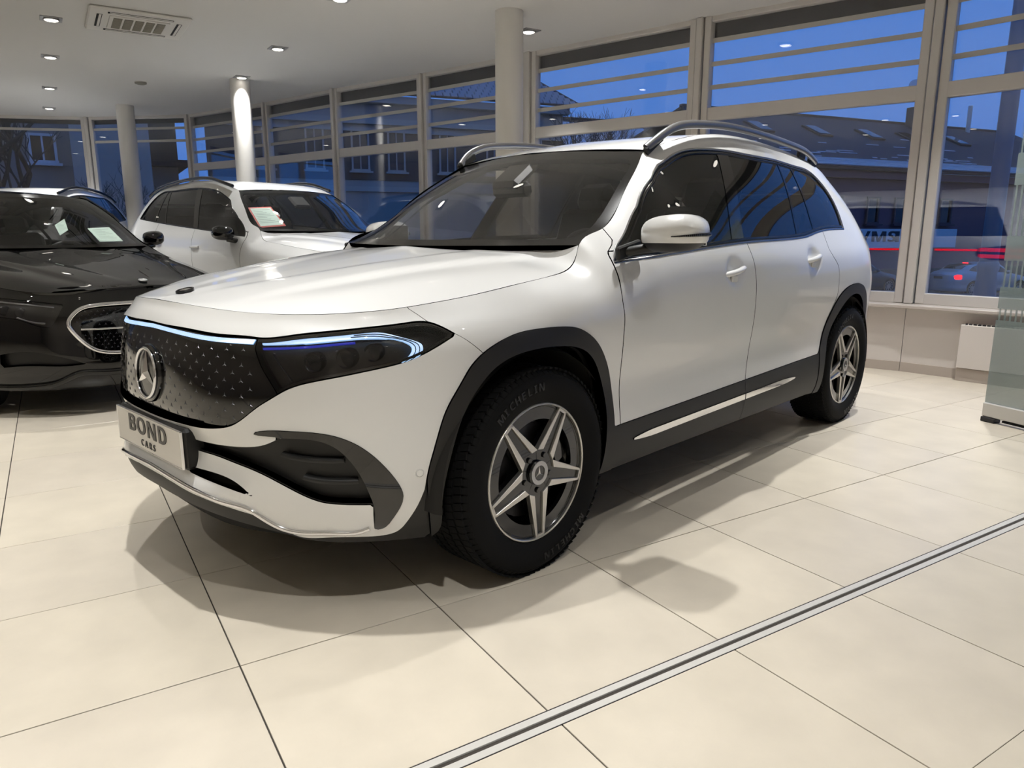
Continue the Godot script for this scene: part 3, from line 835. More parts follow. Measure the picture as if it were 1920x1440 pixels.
# control net of the black saloon's side skin
const ENET := [
	[-0.800, 0.160, 0.000, -0.855, 0.240, 0.000, -0.872, 0.320, 0.000, -0.868, 0.400, 0.000, -0.864, 0.480, 0.000, -0.860, 0.560, 0.000, -0.850, 0.640, 0.000, -0.837, 0.701, 0.000, -0.818, 0.747, 0.000, -0.807, 0.773, 0.000, -0.801, 0.788, 0.000, -0.800, 0.800, 0.000],
	[-0.794, 0.160, 0.163, -0.849, 0.240, 0.170, -0.866, 0.320, 0.173, -0.862, 0.400, 0.175, -0.858, 0.480, 0.175, -0.854, 0.560, 0.175, -0.844, 0.640, 0.175, -0.831, 0.701, 0.173, -0.813, 0.747, 0.170, -0.802, 0.773, 0.169, -0.796, 0.788, 0.168, -0.795, 0.800, 0.170],
	[-0.770, 0.160, 0.307, -0.825, 0.240, 0.320, -0.842, 0.320, 0.327, -0.838, 0.400, 0.330, -0.834, 0.480, 0.330, -0.830, 0.560, 0.330, -0.820, 0.640, 0.330, -0.807, 0.700, 0.326, -0.790, 0.744, 0.321, -0.780, 0.769, 0.318, -0.775, 0.784, 0.317, -0.775, 0.796, 0.320],
	[-0.715, 0.160, 0.451, -0.770, 0.240, 0.470, -0.787, 0.320, 0.480, -0.783, 0.400, 0.485, -0.779, 0.480, 0.485, -0.775, 0.560, 0.485, -0.765, 0.640, 0.485, -0.752, 0.695, 0.480, -0.739, 0.737, 0.471, -0.732, 0.760, 0.464, -0.730, 0.774, 0.462, -0.735, 0.786, 0.465],
	[-0.640, 0.160, 0.572, -0.694, 0.239, 0.596, -0.712, 0.322, 0.609, -0.708, 0.407, 0.615, -0.703, 0.492, 0.615, -0.698, 0.574, 0.615, -0.688, 0.647, 0.614, -0.677, 0.696, 0.607, -0.664, 0.734, 0.594, -0.658, 0.756, 0.582, -0.655, 0.769, 0.576, -0.660, 0.782, 0.575],
	[-0.545, 0.160, 0.670, -0.598, 0.237, 0.697, -0.617, 0.326, 0.713, -0.612, 0.418, 0.720, -0.608, 0.510, 0.720, -0.600, 0.596, 0.720, -0.591, 0.657, 0.718, -0.581, 0.703, 0.708, -0.570, 0.738, 0.691, -0.565, 0.761, 0.674, -0.564, 0.776, 0.663, -0.570, 0.790, 0.655],
	[-0.425, 0.160, 0.753, -0.477, 0.235, 0.784, -0.496, 0.330, 0.803, -0.491, 0.430, 0.810, -0.486, 0.530, 0.810, -0.477, 0.620, 0.810, -0.469, 0.671, 0.806, -0.460, 0.713, 0.794, -0.452, 0.747, 0.773, -0.448, 0.771, 0.750, -0.447, 0.790, 0.732, -0.455, 0.806, 0.715],
	[-0.290, 0.160, 0.814, -0.340, 0.233, 0.846, -0.361, 0.334, 0.868, -0.356, 0.442, 0.875, -0.351, 0.550, 0.875, -0.339, 0.644, 0.875, -0.332, 0.685, 0.869, -0.326, 0.723, 0.855, -0.321, 0.756, 0.833, -0.320, 0.782, 0.807, -0.322, 0.804, 0.782, -0.335, 0.825, 0.755],
	[-0.150, 0.160, 0.851, -0.199, 0.231, 0.884, -0.221, 0.337, 0.908, -0.215, 0.452, 0.915, -0.209, 0.567, 0.915, -0.196, 0.664, 0.912, -0.191, 0.699, 0.906, -0.187, 0.733, 0.893, -0.185, 0.765, 0.872, -0.186, 0.794, 0.845, -0.191, 0.820, 0.815, -0.210, 0.846, 0.780],
	[0.000, 0.160, 0.874, 0.000, 0.230, 0.907, 0.000, 0.340, 0.933, 0.000, 0.460, 0.940, 0.000, 0.580, 0.940, 0.000, 0.680, 0.936, 0.000, 0.714, 0.930, 0.000, 0.747, 0.918, 0.000, 0.781, 0.899, 0.000, 0.815, 0.873, 0.000, 0.848, 0.840, 0.000, 0.882, 0.800],
	[0.250, 0.160, 0.860, 0.250, 0.230, 0.910, 0.250, 0.340, 0.935, 0.250, 0.460, 0.930, 0.250, 0.580, 0.938, 0.250, 0.680, 0.944, 0.250, 0.723, 0.944, 0.250, 0.765, 0.938, 0.250, 0.808, 0.926, 0.250, 0.850, 0.900, 0.250, 0.893, 0.859, 0.250, 0.935, 0.800],
	[0.420, 0.160, 0.860, 0.420, 0.230, 0.910, 0.420, 0.340, 0.935, 0.420, 0.460, 0.930, 0.420, 0.580, 0.938, 0.420, 0.680, 0.944, 0.420, 0.731, 0.943, 0.420, 0.782, 0.938, 0.420, 0.833, 0.924, 0.420, 0.883, 0.897, 0.420, 0.934, 0.856, 0.420, 0.985, 0.785],
	[0.540, 0.160, 0.860, 0.540, 0.230, 0.910, 0.540, 0.340, 0.935, 0.540, 0.460, 0.930, 0.540, 0.580, 0.938, 0.540, 0.680, 0.944, 0.540, 0.741, 0.943, 0.536, 0.802, 0.936, 0.532, 0.863, 0.915, 0.528, 0.923, 0.880, 0.524, 0.984, 0.812, 0.520, 1.045, 0.745],
	[0.660, 0.160, 0.860, 0.660, 0.230, 0.910, 0.660, 0.340, 0.935, 0.660, 0.460, 0.930, 0.660, 0.580, 0.938, 0.660, 0.684, 0.944, 0.660, 0.765, 0.941, 0.660, 0.845, 0.928, 0.660, 0.916, 0.901, 0.660, 0.984, 0.847, 0.660, 1.050, 0.792, 0.660, 1.110, 0.725],
	[0.820, 0.160, 0.860, 0.820, 0.230, 0.910, 0.820, 0.340, 0.935, 0.820, 0.460, 0.930, 0.820, 0.580, 0.938, 0.820, 0.692, 0.945, 0.822, 0.803, 0.940, 0.826, 0.907, 0.919, 0.830, 0.988, 0.878, 0.834, 1.105, 0.808, 0.838, 1.199, 0.726, 0.840, 1.260, 0.660],
	[1.000, 0.160, 0.860, 1.000, 0.230, 0.910, 1.000, 0.340, 0.935, 1.000, 0.460, 0.930, 1.000, 0.580, 0.938, 1.000, 0.698, 0.945, 0.999, 0.818, 0.940, 0.997, 0.928, 0.919, 0.996, 1.002, 0.881, 0.993, 1.180, 0.769, 0.991, 1.312, 0.658, 0.990, 1.370, 0.600],
	[1.200, 0.160, 0.860, 1.200, 0.230, 0.910, 1.200, 0.340, 0.935, 1.200, 0.460, 0.930, 1.200, 0.580, 0.938, 1.200, 0.700, 0.945, 1.187, 0.820, 0.940, 1.169, 0.930, 0.920, 1.158, 1.000, 0.885, 1.124, 1.212, 0.748, 1.100, 1.365, 0.621, 1.090, 1.425, 0.565],
	[1.400, 0.160, 0.860, 1.400, 0.230, 0.910, 1.400, 0.340, 0.935, 1.400, 0.460, 0.930, 1.400, 0.580, 0.938, 1.400, 0.700, 0.945, 1.394, 0.820, 0.940, 1.387, 0.930, 0.920, 1.382, 1.000, 0.885, 1.366, 1.223, 0.750, 1.354, 1.383, 0.625, 1.350, 1.445, 0.570],
	[1.650, 0.160, 0.860, 1.650, 0.230, 0.910, 1.650, 0.340, 0.935, 1.650, 0.460, 0.930, 1.650, 0.580, 0.938, 1.650, 0.700, 0.945, 1.650, 0.820, 0.940, 1.650, 0.930, 0.920, 1.650, 1.000, 0.885, 1.650, 1.228, 0.752, 1.650, 1.391, 0.629, 1.650, 1.455, 0.575],
	[2.000, 0.160, 0.860, 2.000, 0.230, 0.910, 2.000, 0.340, 0.935, 2.000, 0.460, 0.930, 2.000, 0.580, 0.938, 2.000, 0.700, 0.945, 2.000, 0.820, 0.940, 2.000, 0.930, 0.920, 2.000, 1.000, 0.885, 2.000, 1.223, 0.750, 2.000, 1.383, 0.625, 2.000, 1.445, 0.570],
	[2.450, 0.160, 0.860, 2.450, 0.230, 0.910, 2.450, 0.340, 0.935, 2.450, 0.460, 0.930, 2.450, 0.580, 0.938, 2.450, 0.700, 0.945, 2.444, 0.820, 0.940, 2.435, 0.930, 0.920, 2.430, 1.000, 0.885, 2.415, 1.198, 0.745, 2.404, 1.340, 0.616, 2.400, 1.395, 0.560],
	[2.900, 0.160, 0.860, 2.900, 0.230, 0.910, 2.900, 0.340, 0.935, 2.900, 0.460, 0.930, 2.900, 0.580, 0.938, 2.900, 0.700, 0.945, 2.885, 0.820, 0.940, 2.865, 0.930, 0.920, 2.853, 1.000, 0.885, 2.826, 1.145, 0.740, 2.807, 1.249, 0.608, 2.800, 1.290, 0.550],
	[3.200, 0.160, 0.847, 3.200, 0.230, 0.896, 3.200, 0.340, 0.921, 3.200, 0.460, 0.916, 3.200, 0.580, 0.924, 3.200, 0.700, 0.931, 3.181, 0.820, 0.926, 3.156, 0.930, 0.906, 3.140, 1.000, 0.872, 3.120, 1.085, 0.727, 3.106, 1.146, 0.609, 3.100, 1.170, 0.560],
	[3.400, 0.160, 0.830, 3.400, 0.230, 0.878, 3.400, 0.340, 0.902, 3.400, 0.460, 0.897, 3.400, 0.580, 0.905, 3.400, 0.700, 0.912, 3.384, 0.820, 0.907, 3.363, 0.930, 0.888, 3.349, 1.000, 0.854, 3.340, 1.050, 0.728, 3.333, 1.086, 0.624, 3.330, 1.100, 0.580],
	[3.600, 0.160, 0.800, 3.600, 0.230, 0.846, 3.600, 0.340, 0.870, 3.600, 0.460, 0.865, 3.600, 0.580, 0.872, 3.600, 0.700, 0.879, 3.576, 0.820, 0.874, 3.543, 0.930, 0.856, 3.522, 1.000, 0.823, 3.511, 1.038, 0.723, 3.503, 1.065, 0.637, 3.500, 1.075, 0.600],
	[3.680, 0.160, 0.710, 3.750, 0.230, 0.751, 3.780, 0.340, 0.772, 3.780, 0.460, 0.768, 3.780, 0.580, 0.774, 3.780, 0.700, 0.780, 3.766, 0.820, 0.776, 3.752, 0.930, 0.759, 3.732, 0.957, 0.741, 3.711, 1.008, 0.665, 3.688, 1.057, 0.579, 3.680, 1.060, 0.550],
	[3.800, 0.160, 0.564, 3.870, 0.230, 0.597, 3.900, 0.340, 0.613, 3.900, 0.460, 0.610, 3.900, 0.580, 0.615, 3.900, 0.700, 0.620, 3.886, 0.820, 0.617, 3.872, 0.930, 0.604, 3.852, 0.956, 0.589, 3.815, 1.006, 0.537, 3.774, 1.052, 0.479, 3.760, 1.055, 0.460],
	[3.880, 0.160, 0.355, 3.950, 0.230, 0.376, 3.980, 0.340, 0.386, 3.980, 0.460, 0.384, 3.980, 0.580, 0.387, 3.980, 0.700, 0.390, 3.966, 0.820, 0.388, 3.952, 0.930, 0.380, 3.932, 0.956, 0.370, 3.879, 1.006, 0.334, 3.820, 1.052, 0.294, 3.800, 1.055, 0.280],
	[3.920, 0.160, 0.000, 3.990, 0.230, 0.000, 4.020, 0.340, 0.000, 4.020, 0.460, 0.000, 4.020, 0.580, 0.000, 4.020, 0.700, 0.000, 4.006, 0.820, 0.000, 3.992, 0.930, 0.000, 3.972, 0.957, 0.000, 3.911, 1.008, 0.000, 3.843, 1.057, 0.000, 3.820, 1.060, 0.000],
]

# ------------------------------------------------------------------ the white car in front
func net_of(raw: Array) -> Array:
	var o := []
	for c in raw:
		var q := []
		for i in range(0, c.size(), 3): q.append(Vector3(c[i], c[i + 1], c[i + 2]))
		o.append(q)
	return o

func outl(k: String) -> PackedVector2Array: return v2(OUT[k])

func poly(parts: Array, step := 0.012) -> PackedVector2Array:
	# a closed outline from smooth runs; a run marked by a leading "-" is taken backwards, an array is taken as it is
	var o := PackedVector2Array()
	for a in parts:
		if a is String:
			var rev: bool = a.begins_with("-")
			var q := smooth2(outl(a.trim_prefix("-")), step)
			if rev: q.reverse()
			o.append_array(q)
		else: o.append_array(v2(a))
	return o

func hood_sheet(edge: Array, spine: Array, rows: Array, cell: float) -> Sheet:
	# from an edge line to the centre line; rows: [share of the way in, share of the rise]
	var net := []
	for k in edge.size():
		var e: Vector3 = edge[k]
		var c: Vector3 = spine[k]
		var col := []
		for r in rows:
			var q := e.lerp(c, r[0])
			q.y = lerpf(e.y, c.y, r[1])
			col.append(q)
		net.append(col)
	return sheet(net, cell, 0, edge.size() / 2)

func sheet_both(sh: Sheet, flip := false) -> MD:
	var m := to_md(sh)
	# make the normals face up / out
	for i in m.n.size():
		var q := m.n[i]
		if flip: q = -q
		m.n[i] = q
		if absf(m.p[i].z) < 1e-4: m.n[i] = Vector3(q.x, q.y, 0).normalized()
	return both(m)

func strip(sh: Sheet, line: PackedVector2Array, w: float, h: float, lift := 0.0) -> ArrayMesh:
	# a raised strip that lies on the sheet along a line
	var p := PackedVector3Array()
	var n := PackedVector3Array()
	var t := PackedInt32Array()
	var k := line.size()
	for i in k:
		var a := line[maxi(i - 1, 0)]
		var b := line[mini(i + 1, k - 1)]
		var e := (b - a).normalized()
		var c: Array = at_sy(sh, line[i].x, line[i].y)
		var along: Vector3 = (c[2] * e.x + c[3] * e.y).normalized()
		var side: Vector3 = c[1].cross(along).normalized()
		var taper := 1.0
		var ww := w * taper
		for q: Array in [[-0.5, -0.004, -1.0, 0.0], [-0.5, h * 0.6, -0.9, 0.5], [-0.28, h, -0.3, 1.0], [0.28, h, 0.3, 1.0], [0.5, h * 0.6, 0.9, 0.5], [0.5, -0.004, 1.0, 0.0]]:
			p.append(c[0] + side * (ww * q[0]) + c[1] * (q[1] + lift))
			n.append((side * q[2] + c[1] * q[3]).normalized())
	for i in k - 1:
		for j in 5:
			var a := i * 6 + j
			t.append_array([a, a + 1, a + 7, a, a + 7, a + 6])
	return fix(p, n, t)

func patch(sh: Sheet, out_line: PackedVector2Array, in_line: PackedVector2Array, lift: float, depth := 0.01, sunk := false) -> ArrayMesh:
	# the band of sheet between two lines of equal point count
	var m := MD.new()
	var k := out_line.size()
	var nn := 4
	for i in k:
		for j in nn + 1:
			var q := out_line[i].lerp(in_line[i], float(j) / nn)
			var c: Array = at_sy(sh, q.x, q.y)
			m.p.append(c[0] - c[1] * (face_in(q.x) - 0.004 if sunk else 0.0))
			m.n.append(c[1])
			m.d.append(q)
	for i in k - 1:
		for j in nn:
			var a := i * (nn + 1) + j
			var b := a + nn + 1
			m.t.append_array([a, b, b + 1, a, b + 1, a + 1])
	return solid(m, lift, depth)

func resample(line: PackedVector2Array, k: int) -> PackedVector2Array:
	var cum := PackedFloat32Array([0.0])
	for i in line.size() - 1: cum.append(cum[-1] + line[i].distance_to(line[i + 1]))
	var o := PackedVector2Array()
	for j in k:
		var d := cum[-1] * j / (k - 1)
		var i := clampi(cum.bsearch(d) - 1, 0, line.size() - 2)
		o.append(line[i].lerp(line[i + 1], clampf((d - cum[i]) / maxf(cum[i + 1] - cum[i], 1e-6), 0.0, 1.0)))
	return o

func disc_mesh(r: float, h: float, seg := 32) -> ArrayMesh:
	var b := minf(h * 0.4, r * 0.15)
	return lathe(PackedVector2Array([Vector2(r, 0), Vector2(r, h - b), Vector2(r - b, h), Vector2(0.0001, h)]), seg, true)

func seat_into(parts: Array, at: Vector3, w := 0.5) -> void:
	# cushion, raked backrest, headrest; the seat faces -x
	var back := Basis(Vector3(0, 0, 1), deg_to_rad(-20))
	for a: Array in [[Vector3(0, 0.08, 0), Vector3(0.52, 0.17, w), Basis(Vector3(0, 0, 1), -0.1)], [Vector3(0.33, 0.42, 0), Vector3(0.15, 0.64, w * 0.94), back], [Vector3(0.435, 0.80, 0), Vector3(0.1, 0.17, 0.26), back]]:
		var q := Soup.new()
		q.box(Vector3.ZERO, a[1], Basis(), 0.045)
		parts.append([q.mesh(), Transform3D(a[2], at + a[0])])

func cabin_parts(root: Node3D, x0: float, dash: Vector3, seats_y: float) -> void:
	# front seats, bench, dashboard and steering wheel behind glass
	for z: float in [-0.37, 0.37]:
		var a := []
		seat_into(a, Vector3(x0 + 1.15, seats_y, z))
		obj("front_seat", join(a), M.cloth_dark, root)
	var b := []
	seat_into(b, Vector3(x0 + 2.05, seats_y + 0.02, 0.0), 1.2)
	obj("rear_bench", join(b), M.cloth_dark, root)
	var d := Soup.new()
	d.box(dash + Vector3(0, -0.12, 0), Vector3(0.5, 0.26, 1.34), Basis(Vector3(0, 0, 1), 0.12), 0.06)
	d.box(dash + Vector3(0.12, 0.04, 0.37), Vector3(0.22, 0.09, 0.4), Basis(), 0.03)
	d.box(dash + Vector3(0.35, -0.35, 0), Vector3(0.6, 0.3, 0.2), Basis(), 0.03)
	obj("dashboard", d.mesh(), M.plastic_dark, root)
	var w := Node3D.new()
	w.name = "steering_wheel"
	root.add_child(w, true)
	var tf := frame(Vector3(0.90, 0.43, 0).normalized(), Vector3.UP, dash + Vector3(0.36, -0.035, 0.37))
	w.transform = tf
	obj("wheel_rim", ring(0.185, 0.015, 40), M.plastic_dark, w)
	var sp := Soup.new()
	sp.box(Vector3(0, 0, -0.02), Vector3(0.16, 0.11, 0.05), Basis(), 0.02)
	sp.box(Vector3(-0.12, 0, -0.01), Vector3(0.1, 0.03, 0.015), Basis(), 0.005)
	sp.box(Vector3(0.12, 0, -0.01), Vector3(0.1, 0.03, 0.015), Basis(), 0.005)
	sp.box(Vector3(0, -0.11, -0.01), Vector3(0.035, 0.1, 0.015), Basis(), 0.005)
	obj("wheel_hub", sp.mesh(), M.plastic_dark, w)

func tyre_mesh(r: float, rim: float, half: float) -> ArrayMesh:
	var pr := PackedVector2Array([Vector2(rim - 0.006, half - 0.022), Vector2(rim + 0.004, half - 0.012), Vector2(rim + 0.012, half - 0.006), Vector2(rim + 0.035, half + 0.004), Vector2(lerpf(rim, r, 0.5), half + 0.010),
		Vector2(lerpf(rim, r, 0.72), half + 0.006), Vector2(lerpf(rim, r, 0.86), half - 0.004), Vector2(r - 0.010, half - 0.020), Vector2(r - 0.004, half - 0.04)])
	var full := PackedVector2Array()
	for q in pr: full.append(q)
	for z: float in [0.07, 0.062, 0.03, 0.022, -0.022, -0.03, -0.062, -0.07]:
		full.append(Vector2(r - 0.002, z * half / 0.118))
	for i in pr.size(): full.append(Vector2(pr[pr.size() - 1 - i].x, -pr[pr.size() - 1 - i].y))
	return lathe(full, 96)

func tread_mesh(r: float, half: float) -> ArrayMesh:
	# blocks round the running face, with gaps between them, and shoulder lugs
	var q := Soup.new()
	var nb := 84
	for k in nb:
		var a := TAU * k / nb
		var b := Basis(Vector3(0, 0, 1), a)
		var w := TAU * r / nb
		for row: Array in [[-0.092, 0.032, 0.0], [-0.047, 0.034, 0.5], [0.0, 0.036, 0.0], [0.047, 0.034, 0.5], [0.092, 0.032, 0.0]]:
			var bb := b * Basis(Vector3(0, 0, 1), row[2] * TAU / nb)
			q.box(bb * Vector3(r - 0.0015, 0, row[0] * half / 0.118), Vector3(0.007, w * 0.86, row[1]), bb * Basis(Vector3(1, 0, 0), 0.25 if row[0] > 0 else -0.25))
		for s: float in [-1.0, 1.0]:
			var bs := b * Basis(Vector3(0, 1, 0), -s * 0.75)
			q.box(b * Vector3(r - 0.012, 0, s * (half - 0.013)), Vector3(0.006, w * 0.80, 0.03), bs)
	return q.mesh()

func letters_round(s: String, r: float, mid: float, size: float, z: float, spread: float, upright := true) -> ArrayMesh:
	# raised lettering that follows a circle
	var parts := []
	var a := mid + spread * (s.length() - 1) / 2.0 * (1.0 if upright else -1.0)
	for ch in s:
		if ch != " ":
			var tm := text_mesh(ch, size, 0.003, 700, 1.15)
			var rot := a - PI / 2 if upright else a + PI / 2
			parts.append([tm, Transform3D(Basis(Vector3(0, 0, 1), rot), Vector3(cos(a) * r, sin(a) * r, z))])
		a -= spread * (1.0 if upright else -1.0)
	return join(parts)

func wheel_star(root: Node3D, at: Vector3, out: float, phase: float, detailed := true) -> void:
	# tyre and five-spoke rim; out = 1 faces left (+z), -1 faces right
	var w := Node3D.new()
	w.name = "wheel"
	root.add_child(w, true)
	w.position = at
	if out < 0: w.rotation.y = PI
	var r := 0.357
	var rim := 0.236
	var half := 0.112
	obj("tyre", tyre_mesh(r, rim, half), M.rubber, w)
	obj("tread", tread_mesh(r, half), M.rubber, w)
	if detailed:
		obj("lettering", join([[letters_round("MICHELIN", 0.299, deg_to_rad(112), 0.036, half + 0.0095, 0.098), Transform3D()],
			[letters_round("MICHELIN", 0.299, deg_to_rad(-66), 0.036, half + 0.0095, 0.098), Transform3D()]]), M.rubber_letter, w)
	# barrel
	obj("barrel", lathe(PackedVector2Array([Vector2(0.226, half - 0.018), Vector2(0.216, half - 0.03), Vector2(0.205, 0.03), Vector2(0.205, -0.09), Vector2(0.23, -0.1)]), 72), M.rim_black, w)
	obj("rim_lip", lathe(PackedVector2Array([Vector2(0.2405, half - 0.022), Vector2(0.240, half - 0.012), Vector2(0.2375, half - 0.0085), Vector2(0.2335, half - 0.008), Vector2(0.2315, half - 0.010), Vector2(0.2315, half - 0.03)]), 96, true), M.rim_machined, w)
	# brake disc behind
	obj("brake_disc", lathe(PackedVector2Array([Vector2(0.165, 0.03), Vector2(0.165, 0.045), Vector2(0.07, 0.045), Vector2(0.07, 0.06), Vector2(0.001, 0.06)]), 48, true), M.steel_dark, w)
	var cal := Soup.new()
	cal.box(Vector3(0.12, 0.07, 0.045), Vector3(0.07, 0.16, 0.05), Basis(Vector3(0, 0, 1), 0.5), 0.01)
	obj("brake_caliper", cal.mesh(), M.rim_black, w)
	# outer inserts between the spokes, spokes, machined edges
	var zf := half - 0.010
	for k in 5:
		var a := phase + TAU * k / 5
		var tf := Transform3D(Basis(Vector3(0, 0, 1), a - PI / 2), Vector3.ZERO)
		# spoke points up the local y axis
		var hub_y := 0.080
		var spoke := PackedVector2Array()
		var m1 := Vector2(sin(PI / 5), cos(PI / 5)) * hub_y
		spoke.append_array([Vector2(-m1.x, m1.y), Vector2(-0.021, 0.231), Vector2(0.021, 0.231), m1, Vector2(0.02, 0.03), Vector2(-0.02, 0.03)])
		var q := Soup.new()
		extrude_into(q, spoke, zf - 0.040, zf - 0.009, 0.0, tf)
		obj("spoke", q.mesh(), M.rim_black, w)
		var e := Soup.new()
		for sx: float in [-1.0, 1.0]:
			var band := PackedVector2Array([Vector2(sx * m1.x, m1.y), Vector2(sx * 0.0215, 0.2315), Vector2(sx * 0.0125, 0.2315), Vector2(sx * (m1.x - 0.026), m1.y + 0.013)])
			extrude_into(e, band, zf - 0.02, zf - 0.001, 0.0015, tf)
		extrude_into(e, PackedVector2Array([Vector2(-0.021, 0.231), Vector2(0.021, 0.231), Vector2(0.020, 0.223), Vector2(-0.020, 0.223)]), zf - 0.02, zf - 0.001, 0.0, tf)
		obj("spoke_edge", e.mesh(), M.rim_machined, w)
		var ins := PackedVector2Array()
		var a0 := 0.105
		var a1 := TAU / 5 - 0.105
		for j in 13:
			var an := PI / 2 + lerpf(a0, a1, j / 12.0)
			ins.append(Vector2(cos(an), sin(an)) * 0.2325)
		for j in 13:
			var an := PI / 2 + lerpf(a1 - 0.03, a0 + 0.03, j / 12.0)
			ins.append(Vector2(cos(an), sin(an)) * 0.183)
		var q2 := Soup.new()
		extrude_into(q2, ins, zf - 0.028, zf - 0.011, 0.002, tf)
		obj("rim_insert", q2.mesh(), M.rim_black, w)
		var bolt := disc_mesh(0.010, 0.014, 12)
		obj("wheel_bolt", join([[bolt, tf * Transform3D(Basis(), Vector3(0.0, 0.064, zf - 0.016))]]), M.rim_black, w)
	var cap := disc_mesh(0.0425, 0.016, 40)
	var c := obj("centre_cap", join([[cap, Transform3D(Basis(), Vector3(0, 0, zf - 0.014))]]), M.rim_black, w)
	obj("cap_ring", join([[lathe(PackedVector2Array([Vector2(0.041, 0), Vector2(0.041, 0.003), Vector2(0.026, 0.003), Vector2(0.026, 0)]), 40, true), Transform3D(Basis(), Vector3(0, 0, zf + 0.002))]]), M.silver, c)
	obj("cap_star", join([[star_mesh(0.025, 0.005, 0.005), Transform3D(Basis(), Vector3(0, 0, zf + 0.0025))]]), M.chrome, c)

func big_car() -> void:
	var root := thing("electric_suv", "large white SUV with black star-studded grille, lit blue light band and BOND CARS plate", "car", CAR_AT, CAR_TURN)
	var net := net_of(NET)
	var L := sheet(net, 0.02, 5, 16, 10, 0.62)
	# sculpt: door handle cups
	for u in L.nu:
		var col: PackedVector3Array = L.g[u]
		for v in L.nv:
			var q := col[v]
			for h: Vector2 in [Vector2(2.787, 0.978), Vector2(3.674, 1.012)]:
				var dd := Vector2((L.s[u] - h.x) / 0.085, (q.y - h.y) / 0.062).length()
				if dd < 1.0: q.z -= 0.018 * pow(1.0 - dd * dd, 0.8)
			# soft crease below the shoulder and hollow above the sill
			if L.s[u] > 1.3 and L.s[u] < 4.9:
				var k := smoothstep(1.3, 1.7, L.s[u]) * (1.0 - smoothstep(4.4, 4.9, L.s[u]))
				q.z -= 0.010 * k * exp(-pow((q.y - 0.60) / 0.10, 2.0))
			col[v] = q
		L.g[u] = col
	var skin := to_md(L)
	print("skin ", skin.p.size())
	# --- outlines
	var mask := poly([[-0.1, 0.578, 0.06, 0.578], "mask_bottom", "mask_top", [0.0, 0.873, -0.1, 0.873]])
	var dark := poly(["blade_out", [0.871, 0.33], "-intake_bot", [0.2, 0.498, -0.1, 0.498, -0.1, 0.532, 0.2, 0.532], "-intake_top", [0.60, 0.577, 0.540, 0.578]])
	var blade := poly(["blade_out", "blade_in"])
	var slot := poly([[-0.1, 0.47, 0.2, 0.466], "slot_top", "-slot_bot", [0.2, 0.447, -0.1, 0.452]])
	var rear_out := v2([3.835, 0.484, 3.868, 0.55, 3.905, 0.635, 3.965, 0.725, 4.05, 0.795, 4.17, 0.838, 4.30, 0.851, 4.45, 0.84, 4.565, 0.80, 4.655, 0.73, 4.715, 0.64, 4.745, 0.54, 4.765, 0.44])
	var low := PackedVector2Array()
	low.append_array(v2([-0.1, 0.388, 0.1, 0.387, 0.18, 0.382, 0.32, 0.364, 0.43, 0.343, 0.497, 0.328, 0.54, 0.302]))
	low.append_array(smooth2(outl("white_bottom"), 0.012))
	low.append_array(smooth2(outl("arch_out"), 0.012))
	low.append_array(v2([1.93, 0.443, 2.4, 0.453, 3.0, 0.467, 3.5, 0.478]))
	low.append_array(smooth2(rear_out, 0.012))
	low.append_array(v2([4.9, 0.40, 5.2, 0.39, 6.2, 0.39, 6.2, 0.05, -0.1, 0.05]))
	var under := v2([-0.1, 0.33, 0.17, 0.322, 0.32, 0.306, 0.45, 0.285, 0.58, 0.262, 0.64, 0.243, 0.74, 0.231, 0.85, 0.225, 1.02, 0.216, 1.2, 0.215, 1.81, 0.272, 2.0, 0.272, 2.3, 0.272, 3.75, 0.262, 3.9, 0.25, 4.6, 0.30, 4.75, 0.34, 6.2, 0.33, 6.2, 0.0, -0.1, 0.0])
	var hole_f := poly([[1.02, 0.05, 1.02, 0.20], "arch_in", [1.82, 0.05]])
	var hole_r := PackedVector2Array()
	for i in 33:
		var a := PI * 1.12 - PI * 1.24 * i / 32.0
		hole_r.append(Vector2(4.32 + 0.405 * cos(a), 0.352 + 0.440 * sin(a)))
	hole_r.append_array(v2([4.70, 0.05, 3.94, 0.05]))
	var dlo := smooth_closed(outl("dlo"), [0, 7])
	# --- cut the skin
	skin = outside(skin, under)
	skin = outside(skin, hole_f)
	skin = outside(skin, hole_r)
	var clad := inside(skin, low, 0.001)
	var body := outside(skin, low, 0.001)
	var face := inside(body, mask, 0.002)
	body = outside(body, mask, 0.002)
	var recess := inside(body, dark, 0.0)
	body = outside(body, dark, 0.001)
	var slot_in := inside(body, slot, 0.0)
	body = outside(body, slot, 0.0)
	var win := inside(body, dlo, 0.0)
	body = outside(body, dlo, 0.0)
	# rear window and tail lamps
	var rear_win := v2([5.00, 1.12, 6.2, 1.11, 6.2, 1.405, 5.06, 1.395])
	var tail_lamp := v2([4.78, 0.91, 4.90, 0.89, 5.15, 0.895, 5.27, 0.93, 5.27, 1.0, 5.05, 1.025, 4.86, 1.035, 4.79, 1.02])
	var rw := inside(body, rear_win, 0.002)
	body = outside(body, rear_win, 0.002)
	var tl := inside(body, tail_lamp, 0.002)
	body = outside(body, tail_lamp, 0.002)
	# doors, wings, bumper
	var g := 0.0022
	var dm := smooth2(outl("door_m"), 0.02)
	dm.reverse()
	var df := smooth2(v2([1.930, 0.40, 1.932, 0.5, 1.932, 0.62, 1.926, 0.75, 1.926, 0.85, 1.934, 0.91, 1.955, 0.965, 1.978, 1.03]), 0.02)
	var door_front := PackedVector2Array()
	door_front.append_array(df)
	door_front.append_array(v2([1.995, 1.08, 2.966, 1.14, 2.964, 1.116]))
	var dmr := v2([2.964, 1.116, 2.973, 1.04, 2.979, 0.965, 2.981, 0.85, 2.983, 0.72, 2.980, 0.58, 2.950, 0.47, 2.945, 0.40])
	door_front.append_array(smooth2(dmr, 0.02))
	var door_rear := PackedVector2Array()
	var up2 := smooth2(dmr, 0.02)
